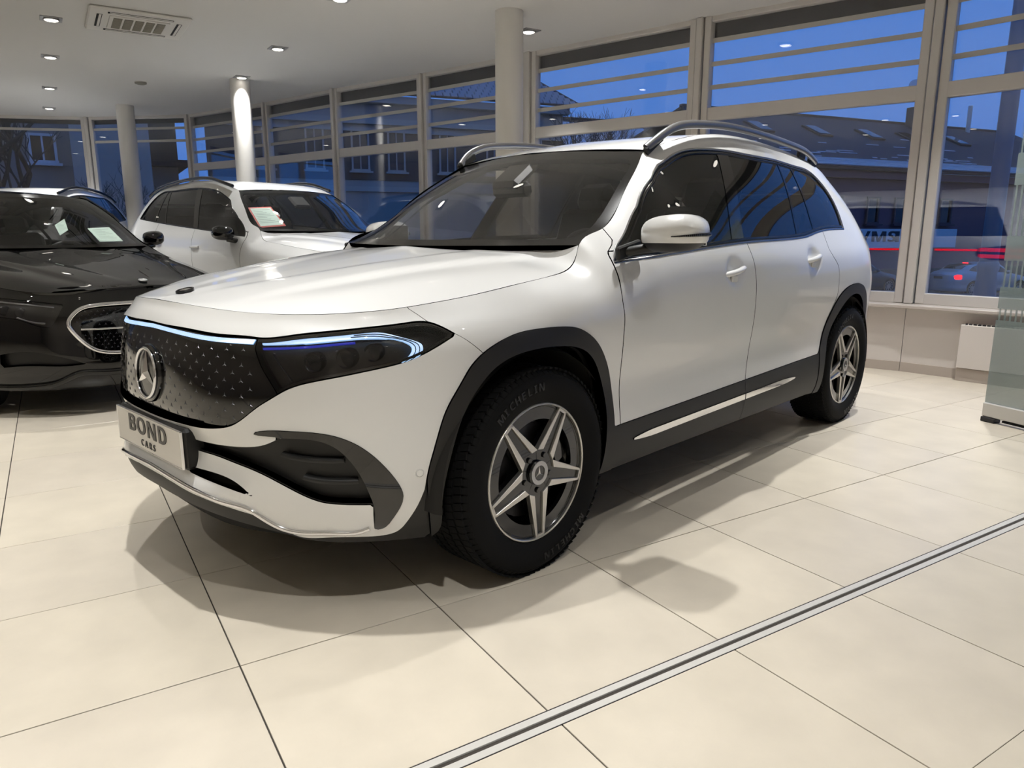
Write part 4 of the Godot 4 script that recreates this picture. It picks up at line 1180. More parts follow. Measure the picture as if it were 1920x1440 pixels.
	up2.reverse()
	door_rear.append_array(up2)
	door_rear.append_array(v2([2.96, 1.14, 3.6, 1.16, 3.905, 1.17]))
	door_rear.append_array(smooth2(v2([3.905, 1.06, 3.945, 1.015, 3.99, 0.98, 4.015, 0.945, 4.022, 0.90, 4.018, 0.80]), 0.01))
	door_rear.append_array(v2([3.93, 0.69, 3.86, 0.52, 3.83, 0.40]))
	var fd := inside(body, door_front, g)
	body = outside(body, door_front, g)
	var rd := inside(body, door_rear, g)
	body = outside(body, door_rear, g)
	var bl := v2([1.238, 0.0, 1.238, 0.793, 1.208, 0.816, 1.179, 0.836, 1.146, 0.854, 1.061, 0.890, 0.998, 0.929, 0.96, 1.0])
	var ff := line_field(body, bl)
	var bump := clip(body, ff, -0.0015, false)
	var rest := clip(body, ff, 0.0015, true)
	var wing_poly := v2([0.9, 0.3, 1.93, 0.3, 1.985, 1.055, 2.0, 1.08, 2.05, 1.115, 2.06, 1.2, 0.9, 1.2])
	var wing := inside(rest, wing_poly, 0.0012)
	rest = outside(rest, wing_poly, 0.0012)
	print("cut ", Time.get_ticks_msec())
	# --- white panels
	obj("front_bumper", solid(both(bump), 0.0, 0.02), M.white, root)
	obj("body_frame", solid(both(rest), 0.0, 0.02), M.white, root)
	for sd in 2:
		var side := func(m: MD) -> MD: return m if sd == 0 else mirrored(m)
		obj("front_wing", solid(side.call(wing), 0.0, 0.02), M.white, root)
		for dd: Array in [["front_door", fd, Vector2(2.787, 0.978)], ["rear_door", rd, Vector2(3.674, 1.012)]]:
			var door := obj(dd[0], solid(side.call(dd[1]), 0.0, 0.02), M.white, root)
			var c: Array = at_sy(L, dd[2].x, dd[2].y)
			var hp := PackedVector3Array()
			for i in 13:
				var t := (i - 6) / 6.0
				hp.append(c[0] + c[2] * (t * 0.088) + Vector3(0, 0.012 * t, 0.022 - 0.016 * t * t))
			var hm := tube(hp, 0.013, 10, false, 1.25, c[1])
			var hb := join([[hm, Transform3D()], [boxm(Vector3(0.05, 0.03, 0.014), 0.004), frame(Vector3(0, -0.1, 1).normalized(), Vector3.UP, c[0] + c[2] * -0.005 + Vector3(0, -0.03, 0.014))]])
			if sd == 1: hb = mirror_mesh(hb)
			obj("door_handle", hb, M.white, door)
	# --- cladding
	var cl_f := line_field(clad, v2([1.045, 0.0, 1.045, 2.0]))
	var lip := clip(clad, cl_f, 0.0, false)
	var cl_rest := clip(clad, cl_f, 0.0015, true)
	obj("bumper_lip", solid(both(lip), -0.006, 0.05), M.plastic, root)
	var cuts := [[1.0, 1.902, "wheel_arch_trim"], [1.902, 2.945, "sill_trim"], [2.945, 3.845, "sill_trim"], [3.845, 4.80, "wheel_arch_trim"], [4.80, 9.0, "rear_bumper_trim"]]
	for sd in 2:
		for k: Array in cuts:
			var m1 := clip(cl_rest, line_field(cl_rest, v2([k[0], 0.0, k[0], 2.0])), 0.0015, true)
			m1 = clip(m1, line_field(m1, v2([k[1], 0.0, k[1], 2.0])), -0.0015, false)
			if sd == 1: m1 = mirrored(m1)
			var o := obj(k[2], solid(m1, 0.006 if k[2] == "wheel_arch_trim" else 0.003, 0.045), M.plastic, root)
			if k[2] == "sill_trim":
				var a: float = maxf(k[0] + 0.004, 2.018)
				var b: float = minf(k[1] - 0.004, 3.516)
				var ln := PackedVector2Array()
				for i in 25:
					var s := lerpf(a, b, i / 24.0)
					ln.append(Vector2(s, lerpf(0.370, 0.396, (s - 2.018) / 1.5)))
				var cm := taper_strip(L, ln, 0.026, 0.007, 0.004, 2.008, 3.518)
				if sd == 1: cm = mirror_mesh(cm)
				obj("chrome_strip", cm, M.chrome, o)
	# --- grille panel and lamps
	var sp := v2([0.602, 0.0, 0.602, 0.70, 0.580, 0.735, 0.553, 0.775, 0.524, 0.827, 0.524, 1.0])
	var sf := line_field(face, sp)
	var gr := clip(face, sf, -0.003, false)
	var hl := clip(face, sf, 0.003, true)
	for i in gr.p.size(): gr.p[i] -= gr.n[i] * face_in(gr.d[i].x)
	var grille := obj("grille_panel", solid(both(gr), 0.0, 0.035), M.piano_black, root)
	# stars on the grille
	var studs := Soup.new()
	var st := star_mesh(0.0092, 0.0018, 0.0018)
	var sts := []
	for j in 12:
		for i in range(-9, 10):
			var s := (i + (0.5 if j % 2 else 0.0)) * 0.0605
			var y := 0.598 + j * 0.0225
			var tf_ok := Vector2(absf(s), y)
			var c0: Array = at_sy(L, 0.0, 0.715)
			if Vector2(s * 0.99, y - 0.708).length() < 0.100: continue
			if absf(s) > lerpf(0.56, 0.49, (y - 0.74) / 0.09) and y > 0.70: continue
			if not Geometry2D.is_point_in_polygon(tf_ok, mask) or y > 0.838: continue
			if absf(s) > 0.50 and y < 0.66: continue
			if absf(s) > 0.53: continue
			var c: Array = at_sy(L, s, y)
			sts.append([st, frame(c[1], Vector3.UP, c[0] - c[1] * (face_in(s) - 0.0002))])
	for q in sts: obj("star_stud", join([[q[0], q[1]]]), M.stud, grille)
	# emblem
	var ec: Array = at_sy(L, 0.0, 0.708)
	var etf := frame(ec[1], Vector3.UP, ec[0] - ec[1] * face_in(0.0))
	var em := Node3D.new()
	em.name = "star_emblem"
	root.add_child(em, true)
	em.transform = etf
	obj("emblem_dish", lathe(PackedVector2Array([Vector2(0.094, -0.004), Vector2(0.094, 0.006), Vector2(0.089, 0.010), Vector2(0.001, 0.011)]), 64), M.piano_black, em)
	obj("emblem_ring", join([[ring(0.0795, 0.0052, 64), Transform3D(Basis(), Vector3(0, 0, 0.014))]]), M.chrome, em)
	obj("emblem_star", join([[star_mesh(0.079, 0.017, 0.012), Transform3D(Basis(), Vector3(0, 0, 0.012))]]), M.chrome, em)
	# light band over the grille
	var bt := resample(smooth2(v2([0.0, 0.869, 0.13, 0.866, 0.27, 0.861, 0.385, 0.8555, 0.518, 0.8515])), 40)
	var bb := resample(smooth2(v2([0.0, 0.8565, 0.13, 0.8535, 0.27, 0.848, 0.385, 0.8425, 0.514, 0.8385])), 40)
	var band := patch(L, bt, bb, 0.0, 0.008, true)
	obj("light_band", join([[band, Transform3D()], [mirror_mesh(band), Transform3D()]]), M.drl, root, "pale blue lit light band")
	for sd in 2:
		var lamp := Node3D.new()
		lamp.name = "headlight"
		root.add_child(lamp, true)
		var mir := func(a: ArrayMesh) -> ArrayMesh: return a if sd == 0 else mirror_mesh(a)
		obj("lamp_bowl", mir.call(solid(hl, -0.045, 0.0)), M.lamp_dark, lamp)
		obj("lens", mir.call(solid(hl, -0.001, 0.0)), M.lens, lamp)
		var rim_h := clip(hl, field(hl, mask), -0.010, true)
		obj("lamp_rim", mir.call(solid(rim_h, -0.003, 0.03)), M.piano_black, lamp)
		var dt := resample(smooth2(outl("drl_out"), 0.004), 70)
		var di := resample(smooth2(outl("drl_in"), 0.004), 70)
		obj("daytime_light", mir.call(patch(L, dt, di, -0.008, 0.008)), M.drl, lamp, "pale blue lit running light")
		for sh2: Array in [[0.30, -0.0075], [0.66, -0.0075]]:
			var ln := PackedVector2Array()
			for i in range(34, 70): ln.append(dt[i].lerp(di[i], sh2[0]))
			obj("light_rib", mir.call(strip(L, ln, 0.0022, 0.002, -0.007)), M.lamp_dark, lamp)
		var blue := PackedVector2Array()
		for i in 40: blue.append(di[int(i * 0.95)] + Vector2(0.002, -0.009))
		obj("blue_accent", mir.call(strip(L, blue, 0.006, 0.002, -0.014)), M.blue_accent, lamp)
		# projector lenses
		for pj: Array in [[0.70, 0.795, 0.030], [0.80, 0.805, 0.030], [0.885, 0.822, 0.026]]:
			var c: Array = at_sy(L, pj[0], pj[1])
			var dirn := Vector3(-0.92, 0, 0.39).normalized()
			var tf := frame(dirn, Vector3.UP, c[0] - c[1] * 0.044)
			var cupm := lathe(PackedVector2Array([Vector2(pj[2], -0.02), Vector2(pj[2], 0.012), Vector2(pj[2] - 0.004, 0.014), Vector2(pj[2] - 0.006, 0.004), Vector2(0.001, 0.012)]), 32)
			obj("projector", mir.call(join([[cupm, tf]])), M.lamp_metal, lamp)
		var inner := PackedVector2Array()
		for i in 12: inner.append(Vector2(lerpf(0.575, 0.64, i / 11.0), lerpf(0.815, 0.735, i / 11.0)))
		obj("lamp_divider", mir.call(strip(L, inner, 0.004, 0.003, -0.02)), M.lamp_metal, lamp)
	# --- intakes
	var blade_m := inside(recess, blade, 0.0)
	var mesh_m := outside(recess, blade, 0.001)
	obj("intake_back", solid(both(mesh_m), -0.035, 0.0), M.plastic_dark, root)
	var fin_area := mesh_m
	for sd in 2:
		var mir2 := func(a: ArrayMesh) -> ArrayMesh: return a if sd == 0 else mirror_mesh(a)
		obj("intake_blade", mir2.call(solid(blade_m, 0.003, 0.05)), M.piano_black, root)
		for fn: Array in [[0.598, 0.795, 0.520, 0.503], [0.665, 0.835, 0.452, 0.435]]:
			var ln := PackedVector2Array()
			for i in 20:
				var t := i / 19.0
				ln.append(Vector2(lerpf(fn[0], fn[1], t), lerpf(fn[2], fn[3], 1.0 - pow(1.0 - t, 3.0))))
			obj("intake_fin", mir2.call(strip(L, ln, 0.014, 0.022, -0.030)), M.plastic, root)
		var sc: Array = at_sy(L, 1.024, 0.451)
		obj("parking_sensor", mir2.call(join([[disc_mesh(0.011, 0.003, 24), frame(sc[1], Vector3.UP, sc[0] - sc[1] * 0.001)], [ring(0.0125, 0.0012, 24), frame(sc[1], Vector3.UP, sc[0] + sc[1] * 0.0005)]])), M.white, root)
	# sloping white wing between the two openings folds inwards
	obj("slot_back", solid(both(slot_in), -0.05, 0.0), M.plastic_dark, root)
	var edge_b := clip(recess, field(recess, dark), -0.003, true)
	obj("intake_rim", solid(both(edge_b), -0.004, 0.035), M.plastic, root)
	# chrome line along the bumper foot
	var chrome_line := smooth2(v2([0.0, 0.404, 0.085, 0.402, 0.169, 0.398, 0.317, 0.381, 0.434, 0.360, 0.497, 0.345, 0.535, 0.318, 0.581, 0.290, 0.615, 0.280, 0.721, 0.277, 0.824, 0.277, 0.852, 0.286]), 0.01)
	var chm := strip(L, chrome_line, 0.012, 0.008, 0.002)
	obj("chrome_foot_strip", join([[chm, Transform3D()], [mirror_mesh(chm), Transform3D()]]), M.chrome, root)
	# --- bonnet, windscreen, roof
	var edge := []
	for k in 13: edge.append(net[k][11])
	var spine := [Vector3(-0.826, 0.9425, 0), Vector3(-0.818, 0.9455, 0), Vector3(-0.785, 0.952, 0), Vector3(-0.73, 0.964, 0), Vector3(-0.64, 0.981, 0), Vector3(-0.545, 0.996, 0), Vector3(-0.435, 1.012, 0), Vector3(-0.32, 1.028, 0), Vector3(-0.20, 1.045, 0), Vector3(-0.05, 1.066, 0), Vector3(0.06, 1.083, 0), Vector3(0.11, 1.092, 0), Vector3(0.15, 1.100, 0)]
	var hs := bonnet(edge, spine)
	obj("bonnet", solid(hs, 0.0, 0.02), M.white, root)
	var hb: Vector3 = Vector3(-0.757, 0.9605, 0)
	var he := obj("bonnet_badge", join([[disc_mesh(0.029, 0.004, 40), frame(Vector3(-0.22, 1, 0).normalized(), Vector3(1, 0, 0), hb)], [ring(0.026, 0.003, 40), frame(Vector3(-0.22, 1, 0).normalized(), Vector3(1, 0, 0), hb + Vector3(0, 0.004, 0))]]), M.badge_dark, root)
	obj("badge_star", join([[star_mesh(0.022, 0.005, 0.004), frame(Vector3(-0.22, 1, 0).normalized(), Vector3(1, 0, 0), hb + Vector3(0, 0.004, 0))]]), M.chrome, he)
	var ws := windscreen(net, 12, 16, [Vector3(0.15, 1.100, 0), Vector3(0.165, 1.101, 0.2), Vector3(0.205, 1.103, 0.4), Vector3(0.275, 1.105, 0.57), Vector3(0.385, 1.107, 0.738)], [Vector3(0.945, 1.522, 0), Vector3(0.955, 1.519, 0.17), Vector3(0.978, 1.511, 0.34), Vector3(1.005, 1.503, 0.48), Vector3(1.03, 1.50, 0.58)], 0.035)
	# border and clear glass
	var wd := ws
	var bord := clip(wd, rect_field(wd, 0.055, 0.938, 0.90, 0.10), 0.0, true)
	var clear := clip(wd, rect_field(wd, 0.055, 0.938, 0.90, 0.10), 0.0, false)
	obj("windscreen", solid(both(clear), -0.004, 0.0), M.glass_front, root)
	obj("windscreen_border", solid(both(bord), -0.004, 0.02), M.frit, root)
	var redge := []
	for k in range(16, 25): redge.append(net[k][11])
	redge.append(net[25][11])
	redge.append(net[27][11])
	redge.append(net[28][11])
	var rsp := [Vector3(0.945, 1.522, 0), Vector3(1.13, 1.566, 0), Vector3(1.42, 1.613, 0), Vector3(1.88, 1.645, 0), Vector3(2.35, 1.634, 0), Vector3(2.74, 1.602, 0), Vector3(2.98, 1.565, 0), Vector3(3.12, 1.530, 0), Vector3(3.19, 1.505, 0), Vector3(3.22, 1.49, 0), Vector3(3.245, 1.465, 0), Vector3(3.26, 1.432, 0)]
	var rs := hood_sheet(redge, rsp, [[0.0, 0.0], [0.06, 0.16], [0.2, 0.45], [0.45, 0.78], [0.75, 0.95], [1.0, 1.0]], 0.04)
	obj("roof", solid(sheet_both(rs), 0.0, 0.0), M.white, root)
	# --- side glass
	for sd in 2:
		var mir3 := func(a: ArrayMesh) -> ArrayMesh: return a if sd == 0 else mirror_mesh(a)
		var pieces := [["side_window", -1.0, 0.0, M.glass_side], ["door_pillar", 0.0, 1.0, M.piano_black], ["side_window", 1.0, 2.0, M.glass_dark], ["window_divider", 2.0, 2.1, M.frit], ["side_window", 2.1, 3.0, M.glass_dark], ["window_divider", 3.0, 3.1, M.frit], ["side_window", 3.1, 9.0, M.glass_dark]]
		var lines := {0.0: v2([2.840, 1.11, 3.045, 1.5]), 1.0: v2([2.958, 1.116, 3.140, 1.509]), 2.0: v2([3.548, 1.138, 3.654, 1.503]), 2.1: v2([3.572, 1.138, 3.676, 1.503]), 3.0: v2([3.788, 1.168, 3.820, 1.498]), 3.1: v2([3.812, 1.168, 3.842, 1.498])}
		for k: Array in pieces:
			var m1 := win
			if lines.has(k[1]): m1 = clip(m1, line_field(m1, lines[k[1]]), 0.001, true)
			if lines.has(k[2]): m1 = clip(m1, line_field(m1, lines[k[2]]), -0.001, false)
			obj(k[0], mir3.call(solid(m1, -0.006 if k[0] == "side_window" else -0.004, 0.006)), k[3], root)
		obj("window_chrome", mir3.call(closed_strip(L, dlo, 0.012, 0.003, -0.001)), M.chrome_satin, root)
		var inner_rim := Geometry2D.offset_polygon(dlo, -0.014)
		if inner_rim.size(): obj("window_seal", mir3.call(closed_strip(L, inner_rim[0], 0.016, 0.003, -0.004)), M.frit, root)
		# roof rail
		var rp := smooth3([Vector3(1.02, 1.505, 0.590), Vector3(1.085, 1.553, 0.612), Vector3(1.19, 1.603, 0.622), Vector3(1.36, 1.634, 0.625), Vector3(1.61, 1.652, 0.625), Vector3(2.02, 1.652, 0.622), Vector3(2.45, 1.632, 0.615), Vector3(2.69, 1.606, 0.61), Vector3(2.84, 1.568, 0.60)], 0.03)
		obj("roof_rail", mir3.call(tube(rp, 0.019, 12, false, 0.8, Vector3(0, 0, 1))), M.rail, root)
		for ft: Array in [[Vector3(2.62, 1.597, 0.602), Vector3(0.09, 0.05, 0.02), -0.13], [Vector3(2.80, 1.565, 0.594), Vector3(0.10, 0.05, 0.02), -0.25], [Vector3(1.07, 1.524, 0.595), Vector3(0.14, 0.035, 0.02), 0.55]]:
			var feet := Soup.new()
			feet.box(ft[0], ft[1], Basis(Vector3(0, 0, 1), ft[2]), 0.004)
			obj("rail_foot", mir3.call(feet.mesh()), M.plastic, root)
		# mirror
		var mr := mirror_unit(mir3, root, 0.0 if sd == 0 else 1.5)
	# --- rear
	obj("rear_window", solid(both(rw), -0.003, 0.01), M.glass_dark, root)
	var tlr := clip(tl, line_field(tl, v2([5.12, 0.0, 5.12, 2.0])), 0.0, false)
	obj("tail_lamp", solid(both(tl), -0.02, 0.02), M.lamp_red_dark, root)
	for yy: float in [0.922, 0.982]:
		var ln2 := PackedVector2Array()
		for i in 24: ln2.append(Vector2(lerpf(4.82, 5.25, i / 23.0), yy + 0.01 * i / 23.0))
		var tm := strip(L, ln2, 0.034, 0.004, -0.012)
		obj("tail_light", join([[tm, Transform3D()], [mirror_mesh(tm), Transform3D()]]), M.red_glow, root)
	obj("tail_lens", solid(both(tl), -0.002, 0.0), M.lens_red, root)
	var ln3 := PackedVector2Array()
	for i in 20: ln3.append(Vector2(lerpf(5.26, 5.826, i / 19.0), 0.985))
	var lbm := strip(L, ln3, 0.018, 0.004, 0.0)
	obj("tail_light_band", join([[lbm, Transform3D()], [mirror_mesh(lbm), Transform3D()]]), M.red_glow, root)
	# spoiler lip
	# --- inside and below
	var liner := to_md(sheet(net, 0.05, 5, 16))
	liner = outside(liner, hole_f)
	liner = outside(liner, hole_r)
	liner = outside(liner, Geometry2D.offset_polygon(dlo, 0.02)[0])
	liner = outside(liner, v2([5.0, 1.10, 6.2, 1.10, 6.2, 1.42, 5.0, 1.42]))
	obj("inner_shell", solid(both(liner), -0.06, 0.0), M.void_black, root)
	obj("underbody", boxm(Vector3(3.6, 0.05, 1.3), 0.02, Vector3(1.5, 0.26, 0)), M.void_black, root)
	obj("bulkhead", join([[boxm(Vector3(0.04, 0.70, 1.2), 0.0, Vector3(0.30, 0.63, 0)), Transform3D()], [boxm(Vector3(2.9, 0.04, 1.5), 0.0, Vector3(1.75, 0.42, 0)), Transform3D()], [boxm(Vector3(0.7, 0.03, 1.1), 0.0, Vector3(-0.15, 0.83, 0)), Transform3D()]]), M.void_black, root)
	obj("cowl", boxm(Vector3(0.36, 0.02, 1.1), 0.005, Vector3(0.42, 1.03, 0)), M.plastic_dark, root)
	obj("headlining", solid(sheet_both(rs), -0.03, 0.0), M.cloth_grey, root)
	cabin_parts(root, 0.35, Vector3(0.62, 1.02, 0), 0.56)
	# inner mirror with its housing on the glass
	var im := Soup.new()
	im.box(Vector3(0.83, 1.415, 0), Vector3(0.22, 0.045, 0.17), Basis(Vector3(0, 0, 1), 0.62), 0.02)
	im.box(Vector3(0.80, 1.345, 0.0), Vector3(0.05, 0.07, 0.24), Basis(Vector3(0, 0, 1), 0.2), 0.02)
	obj("rear_view_mirror", im.mesh(), M.plastic_dark, root)
	# wheel wells
	for wx: float in [0.0, 2.829]:
		for zs: float in [-1.0, 1.0]:
			var pr := PackedVector2Array([Vector2(0.42, 0.875), Vector2(0.43, 0.85), Vector2(0.435, 0.5), Vector2(0.001, 0.49)])
			var well := lathe(pr, 40, false, deg_to_rad(-4), deg_to_rad(184))
			obj("wheel_well", join([[well, Transform3D(Basis(), Vector3(wx, 0.352, 0))]]) if zs > 0 else mirror_mesh(join([[well, Transform3D(Basis(), Vector3(wx, 0.352, 0))]])), M.well, root)
			wheel_star(root, Vector3(wx, 0.3565, zs * 0.785), zs, deg_to_rad(57.0 if wx < 1.0 else 49.0), true)
	plate(root)
	print("car ", Time.get_ticks_msec())

func smooth_closed(q: PackedVector2Array, sharp: Array) -> PackedVector2Array:
	# smooth closed outline with corners kept at the given points
	var o := PackedVector2Array()
	var n := q.size()
	for k in sharp.size():
		var a: int = sharp[k]
		var b: int = sharp[(k + 1) % sharp.size()]
		var run := PackedVector2Array()
		var i := a
		while true:
			run.append(q[i])
			if i == b and run.size() > 1: break
			i = (i + 1) % n
		var s := smooth2(run, 0.012)
		s.remove_at(s.size() - 1)
		o.append_array(s)
	return o

func taper_strip(sh: Sheet, line: PackedVector2Array, w: float, h: float, lift: float, a: float, b: float) -> ArrayMesh:
	var parts := PackedVector2Array()
	var lo := PackedVector2Array()
	for q in line:
		var t := clampf(minf(q.x - a, b - q.x) / 0.14, 0.04, 1.0)
		t = sqrt(t)
		parts.append(q + Vector2(0, w * 0.5 * t))
		lo.append(q - Vector2(0, w * 0.5 * t))
	return patch(sh, parts, lo, h, h + 0.01)

func closed_strip(sh: Sheet, line: PackedVector2Array, w: float, h: float, lift: float) -> ArrayMesh:
	var q := line.duplicate()
	q.append(q[0])
	q.append(q[1])
	return strip(sh, q, w, h, lift)

func mirror_mesh(a: Mesh) -> ArrayMesh:
	if a.get_surface_count() == 0: return ArrayMesh.new()
	var r := a.surface_get_arrays(0)
	var p: PackedVector3Array = r[Mesh.ARRAY_VERTEX]
	var n: PackedVector3Array = r[Mesh.ARRAY_NORMAL]
	var t := PackedInt32Array(r[Mesh.ARRAY_INDEX]) if r[Mesh.ARRAY_INDEX] != null else PackedInt32Array(range(p.size()))
	for i in p.size():
		p[i].z = -p[i].z
		n[i].z = -n[i].z
	for k in range(0, t.size() - 2, 3):
		var x := t[k + 1]
		t[k + 1] = t[k + 2]
		t[k + 2] = x
	return arrays(p, n, t)

func bonnet(edge: Array, spine: Array) -> MD:
	var net := []
	for k in edge.size():
		var c: Vector3 = spine[k]
		var e: Vector3 = edge[k]
		e += ((c - e) * Vector3(1, 0, 1)).normalized() * 0.0045 + Vector3(0.0, 0.001, 0)
		var col := []
		var steep := clampf(e.z / 0.75, 0.0, 1.0)
		for r: Array in [[0.0, 0.0], [0.05, 0.18], [0.14, 0.46], [0.24, 0.68], [0.42, 0.86], [0.7, 0.965], [1.0, 1.0]]:
			var q := e.lerp(c, r[0])
			q.y = lerpf(e.y, c.y, lerpf(r[0], r[1], steep * 0.9 + 0.1))
			col.append(q)
		net.append(col)
	var sh := sheet(net, 0.025, 0, 8)
	# power-dome creases
	for u in sh.nu:
		var col: PackedVector3Array = sh.g[u]
		for v in sh.nv:
			var q := col[v]
			var zc := lerpf(0.30, 0.60, clampf((q.x + 0.75) / 1.1, 0.0, 1.0))
			var k := smoothstep(-0.82, -0.45, q.x)
			var dz := q.z - zc
			q.y -= k * 0.010 * smoothstep(-0.012, 0.05, dz) * (1.0 - smoothstep(0.05, 0.22, dz))
			var zi := lerpf(0.10, 0.36, clampf((q.x + 0.75) / 0.9, 0.0, 1.0))
			q.y -= k * 0.006 * (1.0 - smoothstep(-0.05, 0.02, q.z - zi))
			col[v] = q
		sh.g[u] = col
	return sheet_both(sh)

func windscreen(net: Array, k0: int, k1: int, base: Array, head: Array, crown: float) -> MD:
	# columns from centre to pillar, rows from cowl to roof; d = (share across, share up)
	var edge := []
	for k in range(k0, k1 + 1): edge.append(net[k][11])
	var nr := edge.size()
	var cols := []
	for c in base.size():
		var col := []
		for r in nr:
			# share up taken from the pillar line
			var f: float = (edge[r].y - edge[0].y) / (edge[nr - 1].y - edge[0].y)
			var q: Vector3 = base[c].lerp(head[c], f)
			var w := float(c) / (base.size() - 1)
			var e: Vector3 = edge[r]
			var straight: Vector3 = edge[0].lerp(edge[nr - 1], f)
			q += (e - straight) * w
			q += Vector3(-0.6, 0.8, 0) * crown * sin(PI * f) * 0.6 * (1.0 - w * w)
			col.append(q)
		cols.append(col)
	var sh := sheet(cols, 0.03, 0, 0)
	var m := to_md(sh)
	for i in m.n.size():
		if m.n[i].y < 0.0: m.n[i] = -m.n[i]
		var u := i / sh.nv
		var v := i % sh.nv
		m.d[i] = Vector2(float(u) / (sh.nu - 1), (sh.g[u][v].y - sh.g[u][0].y) / (sh.g[u][sh.nv - 1].y - sh.g[u][0].y))
	return m

func rect_field(m: MD, bottom: float, side: float, top: float, corner: float) -> PackedFloat32Array:
	var o := PackedFloat32Array()
	for q in m.d:
		var d := Vector2(q.x - (side - corner), maxf(bottom + corner - q.y, q.y - (top - corner)))
		o.append(d.max(Vector2.ZERO).length() + minf(maxf(d.x, d.y), 0.0) - corner)
	return o

func mirror_unit(mir0: Callable, root: Node3D, fold: float) -> Node3D:
	# door mirror: painted cap, black foot, indicator strip, glass
	var o := Node3D.new()
	o.name = "door_mirror"
	root.add_child(o, true)
	var pv := Vector3(0.66, 0, 0.875)
	var turn := Transform3D(Basis(), pv) * Transform3D(Basis(Vector3.UP, fold), Vector3.ZERO) * Transform3D(Basis(), -pv)
	var mir := func(a: ArrayMesh) -> ArrayMesh: return mir0.call(join([[a, turn]]) if fold != 0.0 else a)
	var cap := blob([Vector3(0.575, 1.145, 1.022), Vector3(0.10, 0.066, 0.112)], 0.5)
	obj("mirror_cap", mir.call(cap[0]), M.white, o)
	obj("mirror_base", mir.call(cap[1]), M.plastic_dark, o)
	var g := Soup.new()
	g.box(Vector3(0.652, 1.145, 1.022), Vector3(0.006, 0.085, 0.17), Basis(), 0.002)
	obj("mirror_glass", mir.call(g.mesh()), M.chrome, o)
	var ft := tube(smooth3([Vector3(0.50, 1.075, 0.85), Vector3(0.53, 1.088, 0.90), Vector3(0.57, 1.095, 0.95)], 0.02), 0.022, 10, false, 0.8)
	obj("mirror_arm", mir.call(ft), M.plastic_dark, o)
	var sail := Soup.new()
	sail.box(Vector3(0.52, 1.085, 0.862), Vector3(0.15, 0.05, 0.02), Basis(Vector3(0, 0, 1), 0.2), 0.006)
	obj("mirror_foot", mir0.call(sail.mesh()), M.plastic_dark, o)
	var pts := PackedVector3Array()
	for i in 24:
		var t := i / 23.0
		var a := lerpf(deg_to_rad(165), deg_to_rad(50), t)
		var yb := lerpf(-0.16, -0.02, t)
		var rr := sqrt(1.0 - pow(absf(yb), 2.0 / 0.75) * 0.6)
		var e := Vector3(signf(cos(a)) * pow(absf(cos(a)) * rr, 0.62), yb, pow(sin(a) * rr, 0.7))
		if e.x > 0.75: e.x = 0.75
		pts.append(Vector3(0.575 + e.x * 0.1005, 1.145 + yb * 0.066, 1.022 + e.z * 0.1128))
	var im := []
	for i in pts.size() - 1: im.append([cone_tube(PackedVector3Array([pts[i], pts[i + 1]]), lerpf(0.002, 0.0085, i / 22.0), lerpf(0.002, 0.0085, (i + 1) / 22.0), 7), Transform3D()])
	obj("mirror_indicator", mir.call(join(im)), M.badge_dark, o)
	return o

func blob(cs: Array, cut: float) -> Array:
	# rounded mirror housing: an ellipsoid squared off behind, split at a height into painted and black parts
	var c: Vector3 = cs[0]
	var r: Vector3 = cs[1]
	var m := MD.new()
	var nu := 40
	var nv := 24
	for i in nu + 1:
		for j in nv + 1:
			var a := TAU * i / nu
			var b := PI * (float(j) / nv - 0.5)
			var q := Vector3(cos(b) * cos(a), sin(b), cos(b) * sin(a))
			var pw := 0.62
			var e := Vector3(signf(q.x) * pow(absf(q.x), pw), signf(q.y) * pow(absf(q.y), 0.75), signf(q.z) * pow(absf(q.z), 0.7))
			if e.x > 0.75: e.x = 0.75
			# lower outer edge tapers up, top slopes
			var k := Vector3(e.x * r.x, e.y * r.y * (1.0 + 0.10 * e.z if e.y > 0 else 1.0 - 0.12 * e.z), e.z * r.z)
			m.p.append(c + k)
			m.n.append((Vector3(e.x / r.x, e.y / r.y, e.z / r.z)).normalized())
			m.d.append(Vector2(i, k.y))
	for i in nu:
		for j in nv:
			var a := i * (nv + 1) + j
			var b := a + nv + 1
			m.t.append_array([a, b, b + 1, a, b + 1, a + 1])
	var f := PackedFloat32Array()
	for i in m.p.size(): f.append(m.p[i].y - (c.y - r.y * cut))
	var lo := clip(m, f, -0.001, false)
	for i in lo.p.size():
		var q := lo.p[i]
		lo.p[i] = Vector3(c.x + (q.x - c.x) * 0.96, q.y, c.z + (q.z - c.z) * 0.96)
	return [solid(clip(m, f, 0.0, true), 0.0, 0.01), solid(lo, 0.0, 0.0)]

